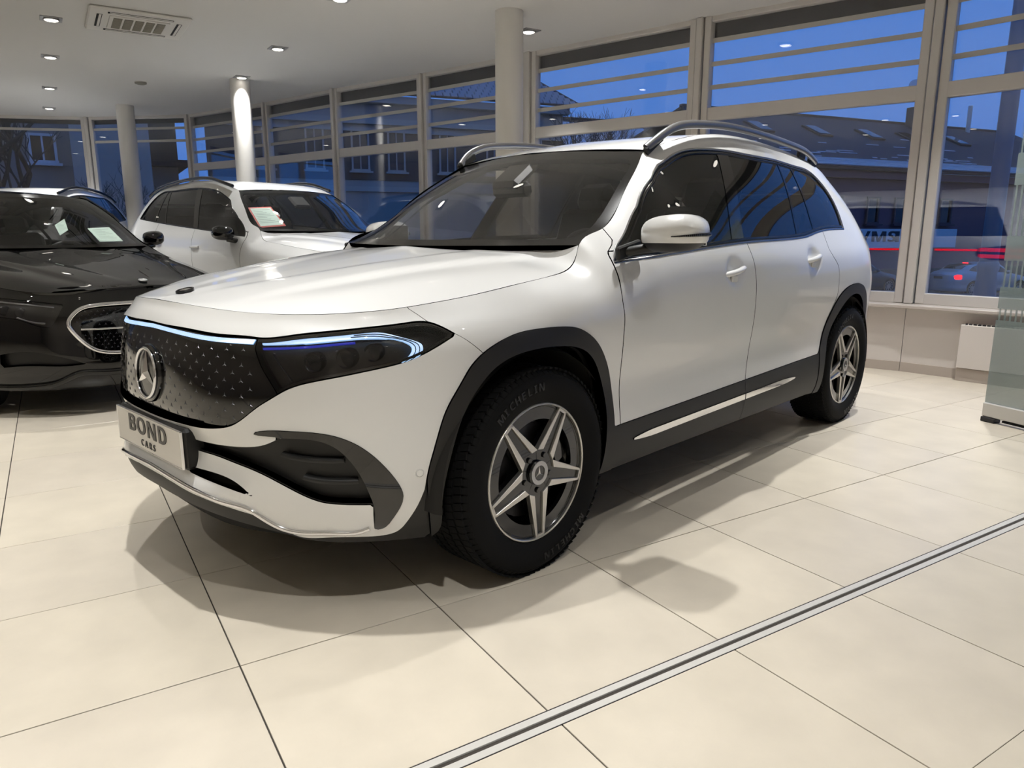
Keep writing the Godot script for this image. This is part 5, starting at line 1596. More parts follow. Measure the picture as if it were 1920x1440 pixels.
func plate(root: Node3D) -> void:
	var o := Node3D.new()
	o.name = "number_plate"
	root.add_child(o, true)
	o.transform = frame(Vector3(-1, 0.0, 0), Vector3.UP, Vector3(-0.889, 0.503, 0))
	obj("plate_holder", boxm(Vector3(0.535, 0.13, 0.07), 0.01, Vector3(0, 0, -0.012)), M.plastic_dark, o)
	var f := Soup.new()
	f.box(Vector3(0, 0, 0.027), Vector3(0.525, 0.116, 0.006), Basis(), 0.002)
	obj("plate_face", f.mesh(), M.plate_white, o)
	for e: Array in [[Vector3(0, 0.058, 0.027), Vector3(0.53, 0.004, 0.009)], [Vector3(0, -0.058, 0.027), Vector3(0.53, 0.004, 0.009)], [Vector3(0.263, 0, 0.027), Vector3(0.004, 0.12, 0.009)], [Vector3(-0.263, 0, 0.027), Vector3(0.004, 0.12, 0.009)]]:
		obj("plate_edge", boxm(e[1], 0.0015, e[0]), M.chrome, o)
	obj("plate_name", join([[text_mesh("BOND", 0.078, 0.002, 900, 1.45), Transform3D(Basis(), Vector3(0, 0.020, 0.0312))]]), M.ink, o)
	obj("plate_word", join([[text_mesh("C A R S", 0.030, 0.002, 700, 1.25), Transform3D(Basis(), Vector3(0.0, -0.034, 0.0312))]]), M.ink, o)

func face_in(s: float) -> float:
	# how far the black front panel sits behind the painted rim
	return lerpf(0.020, 0.006, smoothstep(0.25, 0.56, absf(s)))

const PRICE := [Vector3(0.958, 1.405, -0.605), Vector3(0.988, 1.423, -0.319), Vector3(0.661, 1.22, -0.354), Vector3(0.625, 1.197, -0.679)]

# ------------------------------------------------------------------ the other cars
func morph(net: Array, f: Callable) -> Array:
	var o := []
	for c in net:
		var q := []
		for p: Vector3 in c: q.append(f.call(p))
		o.append(q)
	return o

func pos_clip(m: MD, f: Callable, above := false) -> MD:
	var v := PackedFloat32Array()
	for q in m.p: v.append(f.call(q))
	return clip(m, v, 0.0, above)

func plain_wheel(root: Node3D, at: Vector3, out: float, r: float, rim_m: Material, spokes := 10) -> void:
	var w := Node3D.new()
	w.name = "wheel"
	root.add_child(w, true)
	w.position = at
	if out < 0: w.rotation.y = PI
	var rim := r * 0.68
	obj("tyre", tyre_mesh(r, rim, 0.11), M.rubber, w)
	obj("barrel", lathe(PackedVector2Array([Vector2(rim - 0.008, 0.095), Vector2(rim - 0.02, 0.08), Vector2(rim - 0.03, -0.09)]), 40), M.rim_black, w)
	obj("rim_lip", lathe(PackedVector2Array([Vector2(rim + 0.004, 0.09), Vector2(rim + 0.003, 0.103), Vector2(rim - 0.010, 0.104), Vector2(rim - 0.012, 0.08)]), 48, true), rim_m, w)
	for k in spokes:
		var q := Soup.new()
		extrude_into(q, PackedVector2Array([Vector2(-0.02, 0.03), Vector2(-0.011, rim - 0.006), Vector2(0.011, rim - 0.006), Vector2(0.02, 0.03)]), 0.06, 0.098, 0.002, Transform3D(Basis(Vector3(0, 0, 1), TAU * k / spokes), Vector3.ZERO))
		obj("spoke", q.mesh(), rim_m, w)
	obj("centre_cap", join([[disc_mesh(0.04, 0.014, 24), Transform3D(Basis(), Vector3(0, 0, 0.09))]]), rim_m, w)

func car_body(root: Node3D, net: Array, k: Dictionary) -> Sheet:
	var L := sheet(net, k.cell, 5, 16)
	var skin := to_md(L)
	var off: float = k.off
	for wx: float in [0.0, k.base]:
		var hole := PackedVector2Array()
		for i in 25:
			var a := PI * 1.15 - PI * 1.3 * i / 24.0
			hole.append(Vector2(off + wx + (k.wheel + 0.05) * cos(a), k.wheel + (k.wheel + 0.055) * sin(a)))
		hole.append_array([Vector2(off + wx + 0.36, 0.0), Vector2(off + wx - 0.36, 0.0)])
		skin = outside(skin, hole)
	skin = outside(skin, v2([-0.2, k.low, 9.0, k.low, 9.0, 0.0, -0.2, 0.0]))
	var dlo: PackedVector2Array = smooth_closed(k.dlo, k.dlo_corners)
	var win := inside(skin, dlo)
	skin = outside(skin, dlo)
	var parts := {}
	for f in k.get("faces", {}):
		parts[f] = inside(skin, k.faces[f], 0.001)
		skin = outside(skin, k.faces[f], 0.001)
	# doors
	var doors := []
	for d in k.doors:
		doors.append(inside(skin, d, 0.0025))
		skin = outside(skin, d, 0.0025)
	obj("body_shell", solid(both(skin), 0.0, 0.02), k.paint, root)
	for sd in 2:
		for d in doors:
			var dn := obj("door", solid(d if sd == 0 else mirrored(d), 0.0, 0.02), k.paint, root)
		for h: Vector2 in k.handles:
			var c: Array = at_sy(L, h.x, h.y)
			var hp := PackedVector3Array()
			for i in 9:
				var t := (i - 4) / 4.0
				hp.append(c[0] + c[2] * (t * 0.09) + c[1] * (0.018 - 0.014 * t * t))
			var hm := tube(hp, 0.013, 8, false, 1.2, c[1])
			obj("door_handle", hm if sd == 0 else mirror_mesh(hm), k.paint, root)
	for f in parts:
		var pk: Array = k.face_look[f]
		if pk.size() > 3:
			for m: MD in [parts[f], mirrored(parts[f])]: obj(f, solid(m, pk[1], pk[2]), pk[0], root)
		else: obj(f, solid(both(parts[f]), pk[1], pk[2]), pk[0], root)
	# windows and their pillars
	var edges: Array = k.pillars
	for sd in 2:
		for i in edges.size() + 1:
			var m := win
			if i > 0: m = clip(m, line_field(m, edges[i - 1][1]), 0.001, true)
			if i < edges.size(): m = clip(m, line_field(m, edges[i][0]), -0.001, false)
			if sd == 1: m = mirrored(m)
			obj("side_window", solid(m, -0.006, 0.006), k.glass, root)
		for e in edges:
			var m := clip(win, line_field(win, e[0]), 0.001, true)
			m = clip(m, line_field(m, e[1]), -0.001, false)
			if sd == 1: m = mirrored(m)
			obj("window_pillar", solid(m, -0.003, 0.006), M.piano_black, root)
		var tr := closed_strip(L, dlo, 0.014, 0.003, -0.001)
		obj("window_trim", tr if sd == 0 else mirror_mesh(tr), k.trim, root)
		# mirror
		var mo := Node3D.new()
		mo.name = "door_mirror"
		root.add_child(mo, true)
		var cap := blob([k.mirror, k.get("mirror_size", Vector3(0.095, 0.07, 0.10))], 0.55)
		for q: Array in [["mirror_cap", cap[0], k.mirror_paint], ["mirror_base", cap[1], M.plastic_dark]]:
			obj(q[0], q[1] if sd == 0 else mirror_mesh(q[1]), q[2], mo)
		var mp: Vector3 = k.mirror
		var arm := tube(PackedVector3Array([mp + Vector3(-0.03, -0.06, -0.02), mp + Vector3(-0.06, -0.085, -0.15)]), 0.025, 8)
		obj("mirror_arm", arm if sd == 0 else mirror_mesh(arm), k.mirror_paint, mo)
	# bonnet
	var edge := []
	for i in 13: edge.append(net[i][11])
	obj("bonnet", solid(bonnet(edge, k.spine), 0.0, 0.02), k.paint, root)
	# windscreen
	var ws := windscreen(net, 12, 16, k.ws_base, k.ws_head, 0.035)
	var bord := clip(ws, rect_field(ws, 0.05, 0.945, 0.93, 0.08), 0.0, true)
	var clear := clip(ws, rect_field(ws, 0.05, 0.945, 0.93, 0.08), 0.0, false)
	obj("windscreen", solid(both(clear), -0.004, 0.0), k.glass_front, root)
	obj("windscreen_border", solid(both(bord), -0.004, 0.02), M.frit, root)
	# roof
	var redge := []
	for i in range(16, 26): redge.append(net[i][11])
	redge.append(net[27][11])
	redge.append(net[28][11])
	var rs := hood_sheet(redge, k.roof, [[0.0, 0.0], [0.06, 0.16], [0.2, 0.45], [0.45, 0.78], [0.75, 0.95], [1.0, 1.0]], 0.05)
	var rm := sheet_both(rs)
	if k.has("rear_glass"):
		var rg: Array = k.rear_glass
		var f := func(q: Vector3) -> float: return maxf(maxf(rg[0] - q.x, q.x - rg[1]), absf(q.z) - rg[2])
		obj("rear_window", solid(pos_clip(rm, f), -0.002, 0.0), k.glass, root)
		rm = pos_clip(rm, f, true)
	obj("roof", solid(rm, 0.0, 0.0), k.get("roof_paint", k.paint), root)
	# inside
	var liner := to_md(sheet(net, 0.09, 5, 16))
	liner = outside(liner, Geometry2D.offset_polygon(dlo, 0.02)[0])
	liner = pos_clip(liner, func(q: Vector3) -> float: return q.y - 0.42, true)
	obj("inner_shell", solid(both(liner), -0.06, 0.0), M.void_black, root)
	obj("underbody", boxm(Vector3(k.base + 1.0, 0.05, 1.3), 0.02, Vector3(k.base / 2, k.low + 0.06, 0)), M.void_black, root)
	obj("bulkhead", join([[boxm(Vector3(0.04, 0.6, 1.4), 0.0, Vector3(0.36, 0.6, 0)), Transform3D()], [boxm(Vector3(k.base, 0.04, 1.4), 0.0, Vector3(k.base / 2 + 0.3, 0.38, 0)), Transform3D()]]), M.void_black, root)
	cabin_parts(root, k.cabin.x, Vector3(k.cabin.x + 0.27, k.cabin.y, 0), k.cabin.z)
	for wx: float in [0.0, k.base]:
		for zs: float in [-1.0, 1.0]:
			var well := lathe(PackedVector2Array([Vector2(k.wheel + 0.05, 0.90 * k.wide), Vector2(k.wheel + 0.055, 0.5), Vector2(0.001, 0.49)]), 28, false, deg_to_rad(-4), deg_to_rad(184))
			var wm := join([[well, Transform3D(Basis(), Vector3(wx, k.wheel, 0))]])
			obj("wheel_well", wm if zs > 0 else mirror_mesh(wm), M.well, root)
			plain_wheel(root, Vector3(wx, k.wheel - 0.001, zs * 0.79 * k.wide), zs, k.wheel, k.rim, 10)
	return L

func sheet_of_paper(called: String, label: String, at: Node3D, c: Array, border: Material, face: Material) -> void:
	# a printed page behind a windscreen; corners in the car's axes
	var t := thing(called, label, "sign")
	t.transform = at.transform
	var n: Vector3 = (c[1] - c[0]).cross(c[3] - c[0]).normalized()
	if n.y < 0: n = -n
	var mid: Vector3 = (c[0] + c[1] + c[2] + c[3]) / 4.0
	var q := Soup.new()
	q.quad(c[0], c[1], c[2], c[3])
	q.quad(c[0] - n * 0.003, c[3] - n * 0.003, c[2] - n * 0.003, c[1] - n * 0.003)
	obj("page", q.mesh(), border, t)
	var f := Soup.new()
	var s := []
	for v: Vector3 in c: s.append(mid + (v - mid) * 0.88 + n * 0.002)
	f.quad(s[0], s[1], s[2], s[3])
	obj("print_area", f.mesh(), face, t)
	var l := Soup.new()
	for i in 9:
		var a: Vector3 = s[0].lerp(s[3], 0.10 + i * 0.09)
		var b: Vector3 = s[1].lerp(s[2], 0.10 + i * 0.09)
		var u: Vector3 = (s[3] - s[0]) * 0.018
		var e := 0.9 - 0.13 * ((i * 7) % 4)
		l.quad(a.lerp(b, 0.07) + n * 0.001, a.lerp(b, e) + n * 0.001, a.lerp(b, e) + u + n * 0.001, a.lerp(b, 0.07) + u + n * 0.001)
	obj("print_lines", l.mesh(), M.print_grey, t).set_meta("kind", "stuff")

func black_saloon() -> Node3D:
	var root := thing("black_saloon", "glossy black saloon with chrome-framed star grille, parked beside the white SUV's nose", "car", Vector3(0.515, 0, -4.277), deg_to_rad(113))
	var net := net_of(ENET)
	var grille := smooth_closed(v2([-0.3, 0.703, 0.0, 0.703, 0.174, 0.703, 0.383, 0.698, 0.449, 0.684, 0.5, 0.647, 0.532, 0.59, 0.516, 0.544, 0.476, 0.486, 0.411, 0.425, 0.274, 0.393, 0.0, 0.387, -0.3, 0.387]), [0, 12])
	var head := smooth_closed(v2([1.12, 0.772, 0.935, 0.756, 0.743, 0.738, 0.542, 0.712, 0.579, 0.646, 0.629, 0.573, 0.706, 0.588, 0.8, 0.626, 0.911, 0.644, 1.06, 0.70]), [0, 3, 5])
	var intake := smooth_closed(v2([0.97, 0.33, 0.79, 0.343, 0.57, 0.332, 0.466, 0.337, 0.614, 0.395, 0.814, 0.43, 0.954, 0.412]), [0, 3, 6])
	var k := {"cell": 0.035, "off": 1.449, "base": 2.961, "wheel": 0.345, "wide": 1.03, "low": 0.17, "paint": M.black_paint, "glass": M.glass_dark, "glass_front": M.glass_front, "trim": M.chrome_satin, "rim": M.rim_machined,
		"dlo": v2([2.12, 1.03, 2.6, 1.045, 3.4, 1.06, 4.2, 1.085, 4.62, 1.12, 4.45, 1.22, 4.15, 1.31, 3.7, 1.375, 3.2, 1.395, 2.85, 1.37, 2.6, 1.30, 2.35, 1.17]), "dlo_corners": [0, 4],
		"pillars": [[v2([3.02, 1.0, 3.08, 1.42]), v2([3.10, 1.0, 3.16, 1.42])], [v2([3.95, 1.0, 3.90, 1.42]), v2([4.0, 1.0, 3.95, 1.42])]],
		"doors": [v2([2.06, 0.26, 2.06, 1.0, 2.1, 1.06, 3.06, 1.08, 3.06, 0.26]), v2([3.06, 0.26, 3.06, 1.08, 4.05, 1.12, 4.1, 0.9, 3.95, 0.6, 3.9, 0.26])], "handles": [Vector2(2.9, 0.90), Vector2(3.85, 0.93)],
		"mirror": Vector3(0.86, 1.10, 0.985), "mirror_size": Vector3(0.09, 0.062, 0.075), "mirror_paint": M.black_paint,
		"spine": [Vector3(-0.80, 0.80, 0), Vector3(-0.79, 0.806, 0), Vector3(-0.765, 0.815, 0), Vector3(-0.71, 0.832, 0), Vector3(-0.63, 0.85, 0), Vector3(-0.54, 0.868, 0), Vector3(-0.43, 0.889, 0), Vector3(-0.31, 0.911, 0), Vector3(-0.19, 0.933, 0), Vector3(-0.02, 0.963, 0), Vector3(0.15, 0.995, 0), Vector3(0.27, 1.018, 0), Vector3(0.36, 1.04, 0)],
		"ws_base": [Vector3(0.36, 1.04, 0), Vector3(0.37, 1.041, 0.2), Vector3(0.40, 1.042, 0.4), Vector3(0.45, 1.043, 0.58), net[12][11]], "ws_head": [Vector3(1.0, 1.455, 0), Vector3(1.01, 1.452, 0.17), Vector3(1.03, 1.446, 0.34), Vector3(1.06, 1.437, 0.47), net[16][11]],
		"roof": [Vector3(1.0, 1.455, 0), Vector3(1.28, 1.478, 0), Vector3(1.62, 1.49, 0), Vector3(2.0, 1.478, 0), Vector3(2.42, 1.425, 0), Vector3(2.82, 1.315, 0), Vector3(3.12, 1.19, 0), Vector3(3.34, 1.12, 0), Vector3(3.52, 1.095, 0), Vector3(3.70, 1.08, 0), Vector3(3.80, 1.066, 0), Vector3(3.82, 1.06, 0)],
		"rear_glass": [2.5, 3.2, 0.5], "cabin": Vector3(0.55, 0.94, 0.42),
		"faces": {"grille": grille, "headlight_bowl": head, "side_intake": intake}, "face_look": {"grille": [M.piano_black, -0.02, 0.02], "headlight_bowl": [M.lamp_dark, -0.03, 0.03, true], "side_intake": [M.plastic_dark, -0.04, 0.03, true]}}
	var L := car_body(root, net, k)
	# chrome frame, bar and stars of the grille
	var half := PackedVector2Array()
	for q in grille:
		if q.x > -0.01: half.append(q)
	var run := smooth2(v2([0.0, 0.703, 0.174, 0.703, 0.383, 0.698, 0.449, 0.684, 0.5, 0.647, 0.532, 0.59, 0.516, 0.544, 0.476, 0.486, 0.411, 0.425, 0.274, 0.393, 0.0, 0.387]), 0.012)
	var fm := strip(L, run, 0.024, 0.008, 0.002)
	obj("grille_frame", join([[fm, Transform3D()], [mirror_mesh(fm), Transform3D()]]), M.chrome, root)
	var bm := strip(L, smooth2(v2([0.0, 0.547, 0.2, 0.548, 0.36, 0.551, 0.47, 0.554]), 0.02), 0.012, 0.004, -0.012)
	obj("grille_bar", join([[bm, Transform3D()], [mirror_mesh(bm), Transform3D()]]), M.chrome, root)
	var st := star_mesh(0.0095, 0.002, 0.002)
	for j in 14:
		for i in range(-14, 15):
			var s := (i + (0.5 if j % 2 else 0.0)) * 0.036
			var y := 0.408 + j * 0.0215
			if absf(y - 0.549) < 0.014 or absf(s) > 0.50: continue
			var keep := true
			for dq: Vector2 in [Vector2(0.022, 0), Vector2(0, 0.02), Vector2(0, -0.02), Vector2(0.0, 0.0)]:
				if not Geometry2D.is_point_in_polygon(Vector2(absf(s), y) + dq, grille): keep = false
			if not keep or s > 0.05: continue
			var c: Array = at_sy(L, s, y)
			obj("star_stud", join([[st, frame(c[1], Vector3.UP, c[0] - c[1] * 0.0198)]]), M.stud, root)
	var eb: Array = at_sy(L, 0.0, 0.549)
	obj("star_emblem", join([[ring(0.085, 0.006, 40), frame(eb[1], Vector3.UP, eb[0])], [star_mesh(0.084, 0.018, 0.012), frame(eb[1], Vector3.UP, eb[0])]]), M.chrome, root)
	# headlights: clear lens with lit-looking brow strips
	var hl := inside(to_md(L), head, 0.001)
	for sd in 2:
		var lens := solid(hl if sd == 0 else mirrored(hl), -0.001, 0.0)
		obj("headlight_lens", lens, M.lens, root)
		for ln: Array in [[v2([0.60, 0.700, 0.75, 0.723, 0.94, 0.742, 1.08, 0.755]), 0.010, M.lamp_metal_bright], [v2([0.66, 0.600, 0.74, 0.612, 0.82, 0.64]), 0.012, M.lamp_metal_bright]]:
			var sm := strip(L, smooth2(ln[0], 0.02), ln[1], 0.006, -0.02)
			obj("lamp_brow", sm if sd == 0 else mirror_mesh(sm), ln[2], root)
		for pj: Array in [[0.80, 0.675], [0.90, 0.690]]:
			var c: Array = at_sy(L, pj[0], pj[1])
			var pm := join([[lathe(PackedVector2Array([Vector2(0.03, -0.01), Vector2(0.03, 0.012), Vector2(0.02, 0.010), Vector2(0.001, 0.016)]), 24), frame(Vector3(-0.95, 0, 0.3).normalized(), Vector3.UP, c[0] - c[1] * 0.03)]])
			obj("projector", pm if sd == 0 else mirror_mesh(pm), M.lamp_metal, root)
		var rid := strip(L, smooth2(v2([0.0, 0.272, 0.307, 0.273, 0.42, 0.279, 0.506, 0.282, 0.58, 0.255, 0.644, 0.226, 0.75, 0.208, 0.9, 0.20, 1.02, 0.20]), 0.015), 0.035, 0.022, 0.002)
		obj("bumper_ridge", rid if sd == 0 else mirror_mesh(rid), M.black_paint, root)
	var hb := Vector3(-0.72, 0.834, 0)
	obj("bonnet_badge", join([[disc_mesh(0.028, 0.004, 32), frame(Vector3(-0.2, 1, 0).normalized(), Vector3(1, 0, 0), hb)], [ring(0.026, 0.003, 32), frame(Vector3(-0.2, 1, 0).normalized(), Vector3(1, 0, 0), hb + Vector3(0, 0.004, 0))]]), M.silver, root)
	sheet_of_paper("paper_sheet", "pale green paper lying by the black saloon's windscreen pillar", root, [Vector3(0.80, 1.184, 0.40), Vector3(0.814, 1.194, 0.584), Vector3(0.641, 1.08, 0.60), Vector3(0.637, 1.077, 0.41)], M.paper_green, M.paper_green)
	sheet_of_paper("paper_sheet", "small folded pale green paper behind the black saloon's steering wheel", root, [Vector3(0.967, 1.209, 0.225), Vector3(1.049, 1.263, 0.341), Vector3(0.91, 1.171, 0.297), Vector3(0.845, 1.128, 0.202)], M.paper_green, M.paper_green)
	return root

func white_estate() -> Node3D:
	var root := thing("white_estate_suv", "white SUV with black mirror caps and a red-bordered price sheet behind its windscreen", "car", Vector3(2.95, 0, -5.45), deg_to_rad(107.3))
	var mf := func(p: Vector3) -> Vector3: return Vector3(p.x + 0.115 * smoothstep(-0.3, 0.4, p.x), p.y * 1.057, p.z * 1.02)
	var net := morph(net_of(NET), mf)
	var sp := []
	for v: Vector3 in [Vector3(-0.845, 0.938, 0), Vector3(-0.83, 0.944, 0), Vector3(-0.795, 0.951, 0), Vector3(-0.73, 0.964, 0), Vector3(-0.64, 0.981, 0), Vector3(-0.545, 0.996, 0), Vector3(-0.435, 1.012, 0), Vector3(-0.32, 1.028, 0), Vector3(-0.20, 1.045, 0), Vector3(-0.05, 1.066, 0), Vector3(0.06, 1.083, 0), Vector3(0.11, 1.092, 0), Vector3(0.15, 1.100, 0)]: sp.append(mf.call(v))
	var wb := []
	for v: Vector3 in [Vector3(0.15, 1.100, 0), Vector3(0.165, 1.101, 0.2), Vector3(0.205, 1.103, 0.4), Vector3(0.275, 1.105, 0.57), Vector3(0.385, 1.107, 0.738)]: wb.append(mf.call(v))
	var wh := []
	for v: Vector3 in [Vector3(0.945, 1.522, 0), Vector3(0.955, 1.519, 0.17), Vector3(0.978, 1.511, 0.34), Vector3(1.005, 1.503, 0.48), Vector3(1.03, 1.50, 0.58)]: wh.append(mf.call(v))
	var rf := []
	for v: Vector3 in [Vector3(0.945, 1.522, 0), Vector3(1.13, 1.566, 0), Vector3(1.42, 1.613, 0), Vector3(1.88, 1.645, 0), Vector3(2.35, 1.634, 0), Vector3(2.74, 1.602, 0), Vector3(2.98, 1.565, 0), Vector3(3.12, 1.530, 0), Vector3(3.19, 1.505, 0), Vector3(3.22, 1.49, 0), Vector3(3.245, 1.465, 0), Vector3(3.26, 1.432, 0)]: rf.append(mf.call(v))
	var k := {"cell": 0.035, "off": 1.505, "base": 2.888, "wheel": 0.36, "wide": 1.02, "low": 0.24, "paint": M.white, "glass": M.glass_dark, "glass_front": M.glass_front, "trim": M.frit, "rim": M.rim_machined,
		"dlo": v2([2.153, 1.114, 2.777, 1.168, 3.373, 1.212, 4.655, 1.314, 4.574, 1.452, 4.437, 1.575, 4.049, 1.625, 3.62, 1.633, 3.193, 1.618, 2.939, 1.572, 2.699, 1.468, 2.285, 1.267]), "dlo_corners": [0, 3],
		"pillars": [[v2([3.068, 1.18, 3.30, 1.63]), v2([3.174, 1.2, 3.40, 1.63])], [v2([3.845, 1.248, 4.04, 1.62]), v2([3.87, 1.248, 4.065, 1.62])], [v2([4.13, 1.27, 4.135, 1.62]), v2([4.16, 1.27, 4.165, 1.62])]],
		"doors": [v2([2.12, 0.45, 2.12, 1.10, 2.16, 1.16, 3.12, 1.24, 3.12, 0.45]), v2([3.12, 0.45, 3.12, 1.24, 4.0, 1.3, 4.1, 1.0, 3.97, 0.75, 3.93, 0.45])], "handles": [Vector2(3.04, 0.999), Vector2(3.9, 1.03)],
		"mirror": Vector3(0.76, 1.145, 1.01), "mirror_paint": M.black_paint, "spine": sp, "ws_base": wb, "ws_head": wh, "roof": rf, "cabin": Vector3(0.5, 1.06, 0.6),
		"faces": {}, "face_look": {}}
	var L := car_body(root, net, k)
	for sd: float in [1.0, -1.0]:
		var rp := []
		for v: Vector3 in [Vector3(1.10, 1.535, 0.60), Vector3(1.22, 1.562, 0.61), Vector3(1.45, 1.612, 0.612), Vector3(1.9, 1.638, 0.615), Vector3(2.35, 1.618, 0.612), Vector3(2.72, 1.582, 0.606), Vector3(2.98, 1.53, 0.60), Vector3(3.1, 1.49, 0.595)]:
			var q: Vector3 = mf.call(v)
			rp.append(Vector3(q.x, q.y + 0.01, q.z * sd))
		obj("roof_rail", tube(smooth3(rp, 0.04), 0.019, 8, false, 0.9, Vector3(0, 0, 1)), M.piano_black, root)
	var im := Soup.new()
	im.box(Vector3(0.93, 1.47, 0), Vector3(0.2, 0.05, 0.2), Basis(Vector3(0, 0, 1), 0.6), 0.02)
	obj("rear_view_mirror", im.mesh(), M.plastic_dark, root)
	return root

func street_car(called: String, label: String, at: Vector3, turn: float, paint: Material, lit: bool) -> void:
	var root := thing(called, label, "car", at, turn)
	var mf := func(p: Vector3) -> Vector3:
		var q := Vector3(p.x * 0.93, p.y, p.z * 0.96)
		if p.x > 2.3: q.y += 0.10 * smoothstep(2.3, 3.0, p.x) * smoothstep(1.0, 1.15, p.y) * (1.0 - smoothstep(3.0, 3.6, p.x))
		return q
	var net := morph(net_of(ENET), mf)
	var tail := v2([4.66, 0.75, 4.95, 0.74, 5.0, 0.90, 4.86, 0.95, 4.68, 0.93])
	var sp := []
	for v: Vector3 in [Vector3(-0.80, 0.80, 0), Vector3(-0.79, 0.806, 0), Vector3(-0.765, 0.815, 0), Vector3(-0.71, 0.832, 0), Vector3(-0.63, 0.85, 0), Vector3(-0.54, 0.868, 0), Vector3(-0.43, 0.889, 0), Vector3(-0.31, 0.911, 0), Vector3(-0.19, 0.933, 0), Vector3(-0.02, 0.963, 0), Vector3(0.15, 0.995, 0), Vector3(0.27, 1.018, 0), Vector3(0.36, 1.04, 0)]: sp.append(mf.call(v))
	var wb := []
	for v: Vector3 in [Vector3(0.36, 1.04, 0), Vector3(0.37, 1.041, 0.2), Vector3(0.40, 1.042, 0.4), Vector3(0.45, 1.043, 0.58)]: wb.append(mf.call(v))
	wb.append(net[12][11])
	var wh := []
	for v: Vector3 in [Vector3(1.0, 1.455, 0), Vector3(1.01, 1.452, 0.17), Vector3(1.03, 1.446, 0.34), Vector3(1.06, 1.437, 0.47)]: wh.append(mf.call(v))
	wh.append(net[16][11])
	var rf := []
	for v: Vector3 in [Vector3(1.0, 1.455, 0), Vector3(1.28, 1.478, 0), Vector3(1.62, 1.49, 0), Vector3(2.0, 1.478, 0), Vector3(2.42, 1.425, 0), Vector3(2.82, 1.315, 0), Vector3(3.12, 1.19, 0), Vector3(3.34, 1.12, 0), Vector3(3.52, 1.095, 0), Vector3(3.70, 1.08, 0), Vector3(3.80, 1.066, 0), Vector3(3.82, 1.06, 0)]: rf.append(mf.call(v))
	var k := {"cell": 0.06, "off": 1.36, "base": 2.62, "wheel": 0.32, "wide": 0.96, "low": 0.2, "paint": paint, "glass": M.glass_dark, "glass_front": M.glass_dark, "trim": M.frit, "rim": M.rim_machined,
		"dlo": v2([2.0, 1.03, 2.5, 1.045, 3.2, 1.06, 3.9, 1.085, 4.25, 1.13, 4.1, 1.23, 3.85, 1.31, 3.45, 1.375, 3.0, 1.395, 2.68, 1.37, 2.45, 1.30, 2.2, 1.17]), "dlo_corners": [0, 4],
		"pillars": [[v2([2.86, 1.0, 2.92, 1.42]), v2([2.93, 1.0, 2.99, 1.42])], [v2([3.68, 1.0, 3.64, 1.42]), v2([3.72, 1.0, 3.68, 1.42])]],
		"doors": [v2([1.95, 0.3, 1.95, 1.0, 2.0, 1.06, 2.89, 1.08, 2.89, 0.3]), v2([2.89, 0.3, 2.89, 1.08, 3.8, 1.12, 3.85, 0.9, 3.7, 0.6, 3.65, 0.3])], "handles": [Vector2(2.75, 0.90), Vector2(3.6, 0.93)],
		"mirror": Vector3(0.80, 1.06, 0.95), "mirror_paint": paint, "spine": sp, "ws_base": wb, "ws_head": wh, "roof": rf, "rear_glass": [2.3, 3.05, 0.52], "cabin": Vector3(0.5, 0.94, 0.42),
		"faces": {"tail_lamp": tail}, "face_look": {"tail_lamp": [M.red_glow if lit else M.lamp_red_dark, 0.002, 0.01, true]}}
	var L := car_body(root, net, k)
	obj("number_plate", boxm(Vector3(0.012, 0.11, 0.5), 0.002, Vector3(3.735, 0.80, 0)), M.plastic_dark if lit else M.sign_white, root)
	if lit: obj("brake_light", boxm(Vector3(0.04, 0.02, 0.30), 0.004, Vector3(2.30, 1.452, 0)), M.red_glow, root)

func other_cars() -> void:
	var e := black_saloon()
	print("saloon ", Time.get_ticks_msec())
	var g := white_estate()
	sheet_of_paper("price_sheet", "price sheet with a red border leaning behind the white SUV's windscreen", g, PRICE, M.paper_red, M.paper_green)
	print("estate ", Time.get_ticks_msec())
	var g2: Node3D = g.duplicate()
	g2.name = numbered("silver_suv")
	add_child(g2)
	g2.position = Vector3(-0.55, 0, -9.45)
	g2.rotation.y = deg_to_rad(64)
	g2.scale = Vector3(0.93, 1.03, 0.95)
	tag(g2, "silver-white SUV with black roof rails half hidden behind the black saloon's roof", "car")
	street_car("silver_saloon", "silver saloon with lit red tail lamps standing on the street outside", Vector3(38.2, STREET, -15.1), deg_to_rad(162.5), M.silver_paint, true)
	street_car("dark_street_car", "dark blue car parked by the plum house across the street", Vector3(34.2, STREET, -18.9), deg_to_rad(162.5), M.navy_paint, false)
	print("cars ", Time.get_ticks_msec())

# ------------------------------------------------------------------ the showroom
# posts of the glazed front, from behind the viewer's right round to the far left (x, z) and their widths
const POSTS := [[6.30, 6.3, 0.22], [6.62, 4.3, 0.22], [6.72, 2.3, 0.22], [6.58, 0.35, 0.22], [6.27, -1.50, 0.235], [5.58, -3.34, 0.215], [4.94, -5.28, 0.20], [4.40, -6.92, 0.165], [3.785, -8.47, 0.15], [3.24, -10.08, 0.14], [2.44, -11.94, 0.15], [1.03, -13.13, 0.20], [-0.95, -13.92, 0.15], [-3.0, -14.1, 0.15], [-5.2, -13.6, 0.15]]

func post(i: int) -> Vector3: return Vector3(POSTS[i][0], 0, POSTS[i][1])

func plank(a: Vector3, b: Vector3, y: float, h: float, deep: float, off := 0.0, cut_a := 0.0, cut_b := 0.0, bevel := 0.004) -> ArrayMesh:
	# a bar along the foot line a-b at height y (its middle), pushed outwards by off
	var dir := (b - a).normalized()
	var out := Vector3.UP.cross(dir)
	var p := a + dir * cut_a
	var q := b - dir * cut_b
	var s := Soup.new()
	s.box((p + q) * 0.5 + Vector3(0, y, 0) + out * off, Vector3(p.distance_to(q), h, deep), Basis(dir, Vector3.UP, dir.cross(Vector3.UP)), bevel)
	return s.mesh()

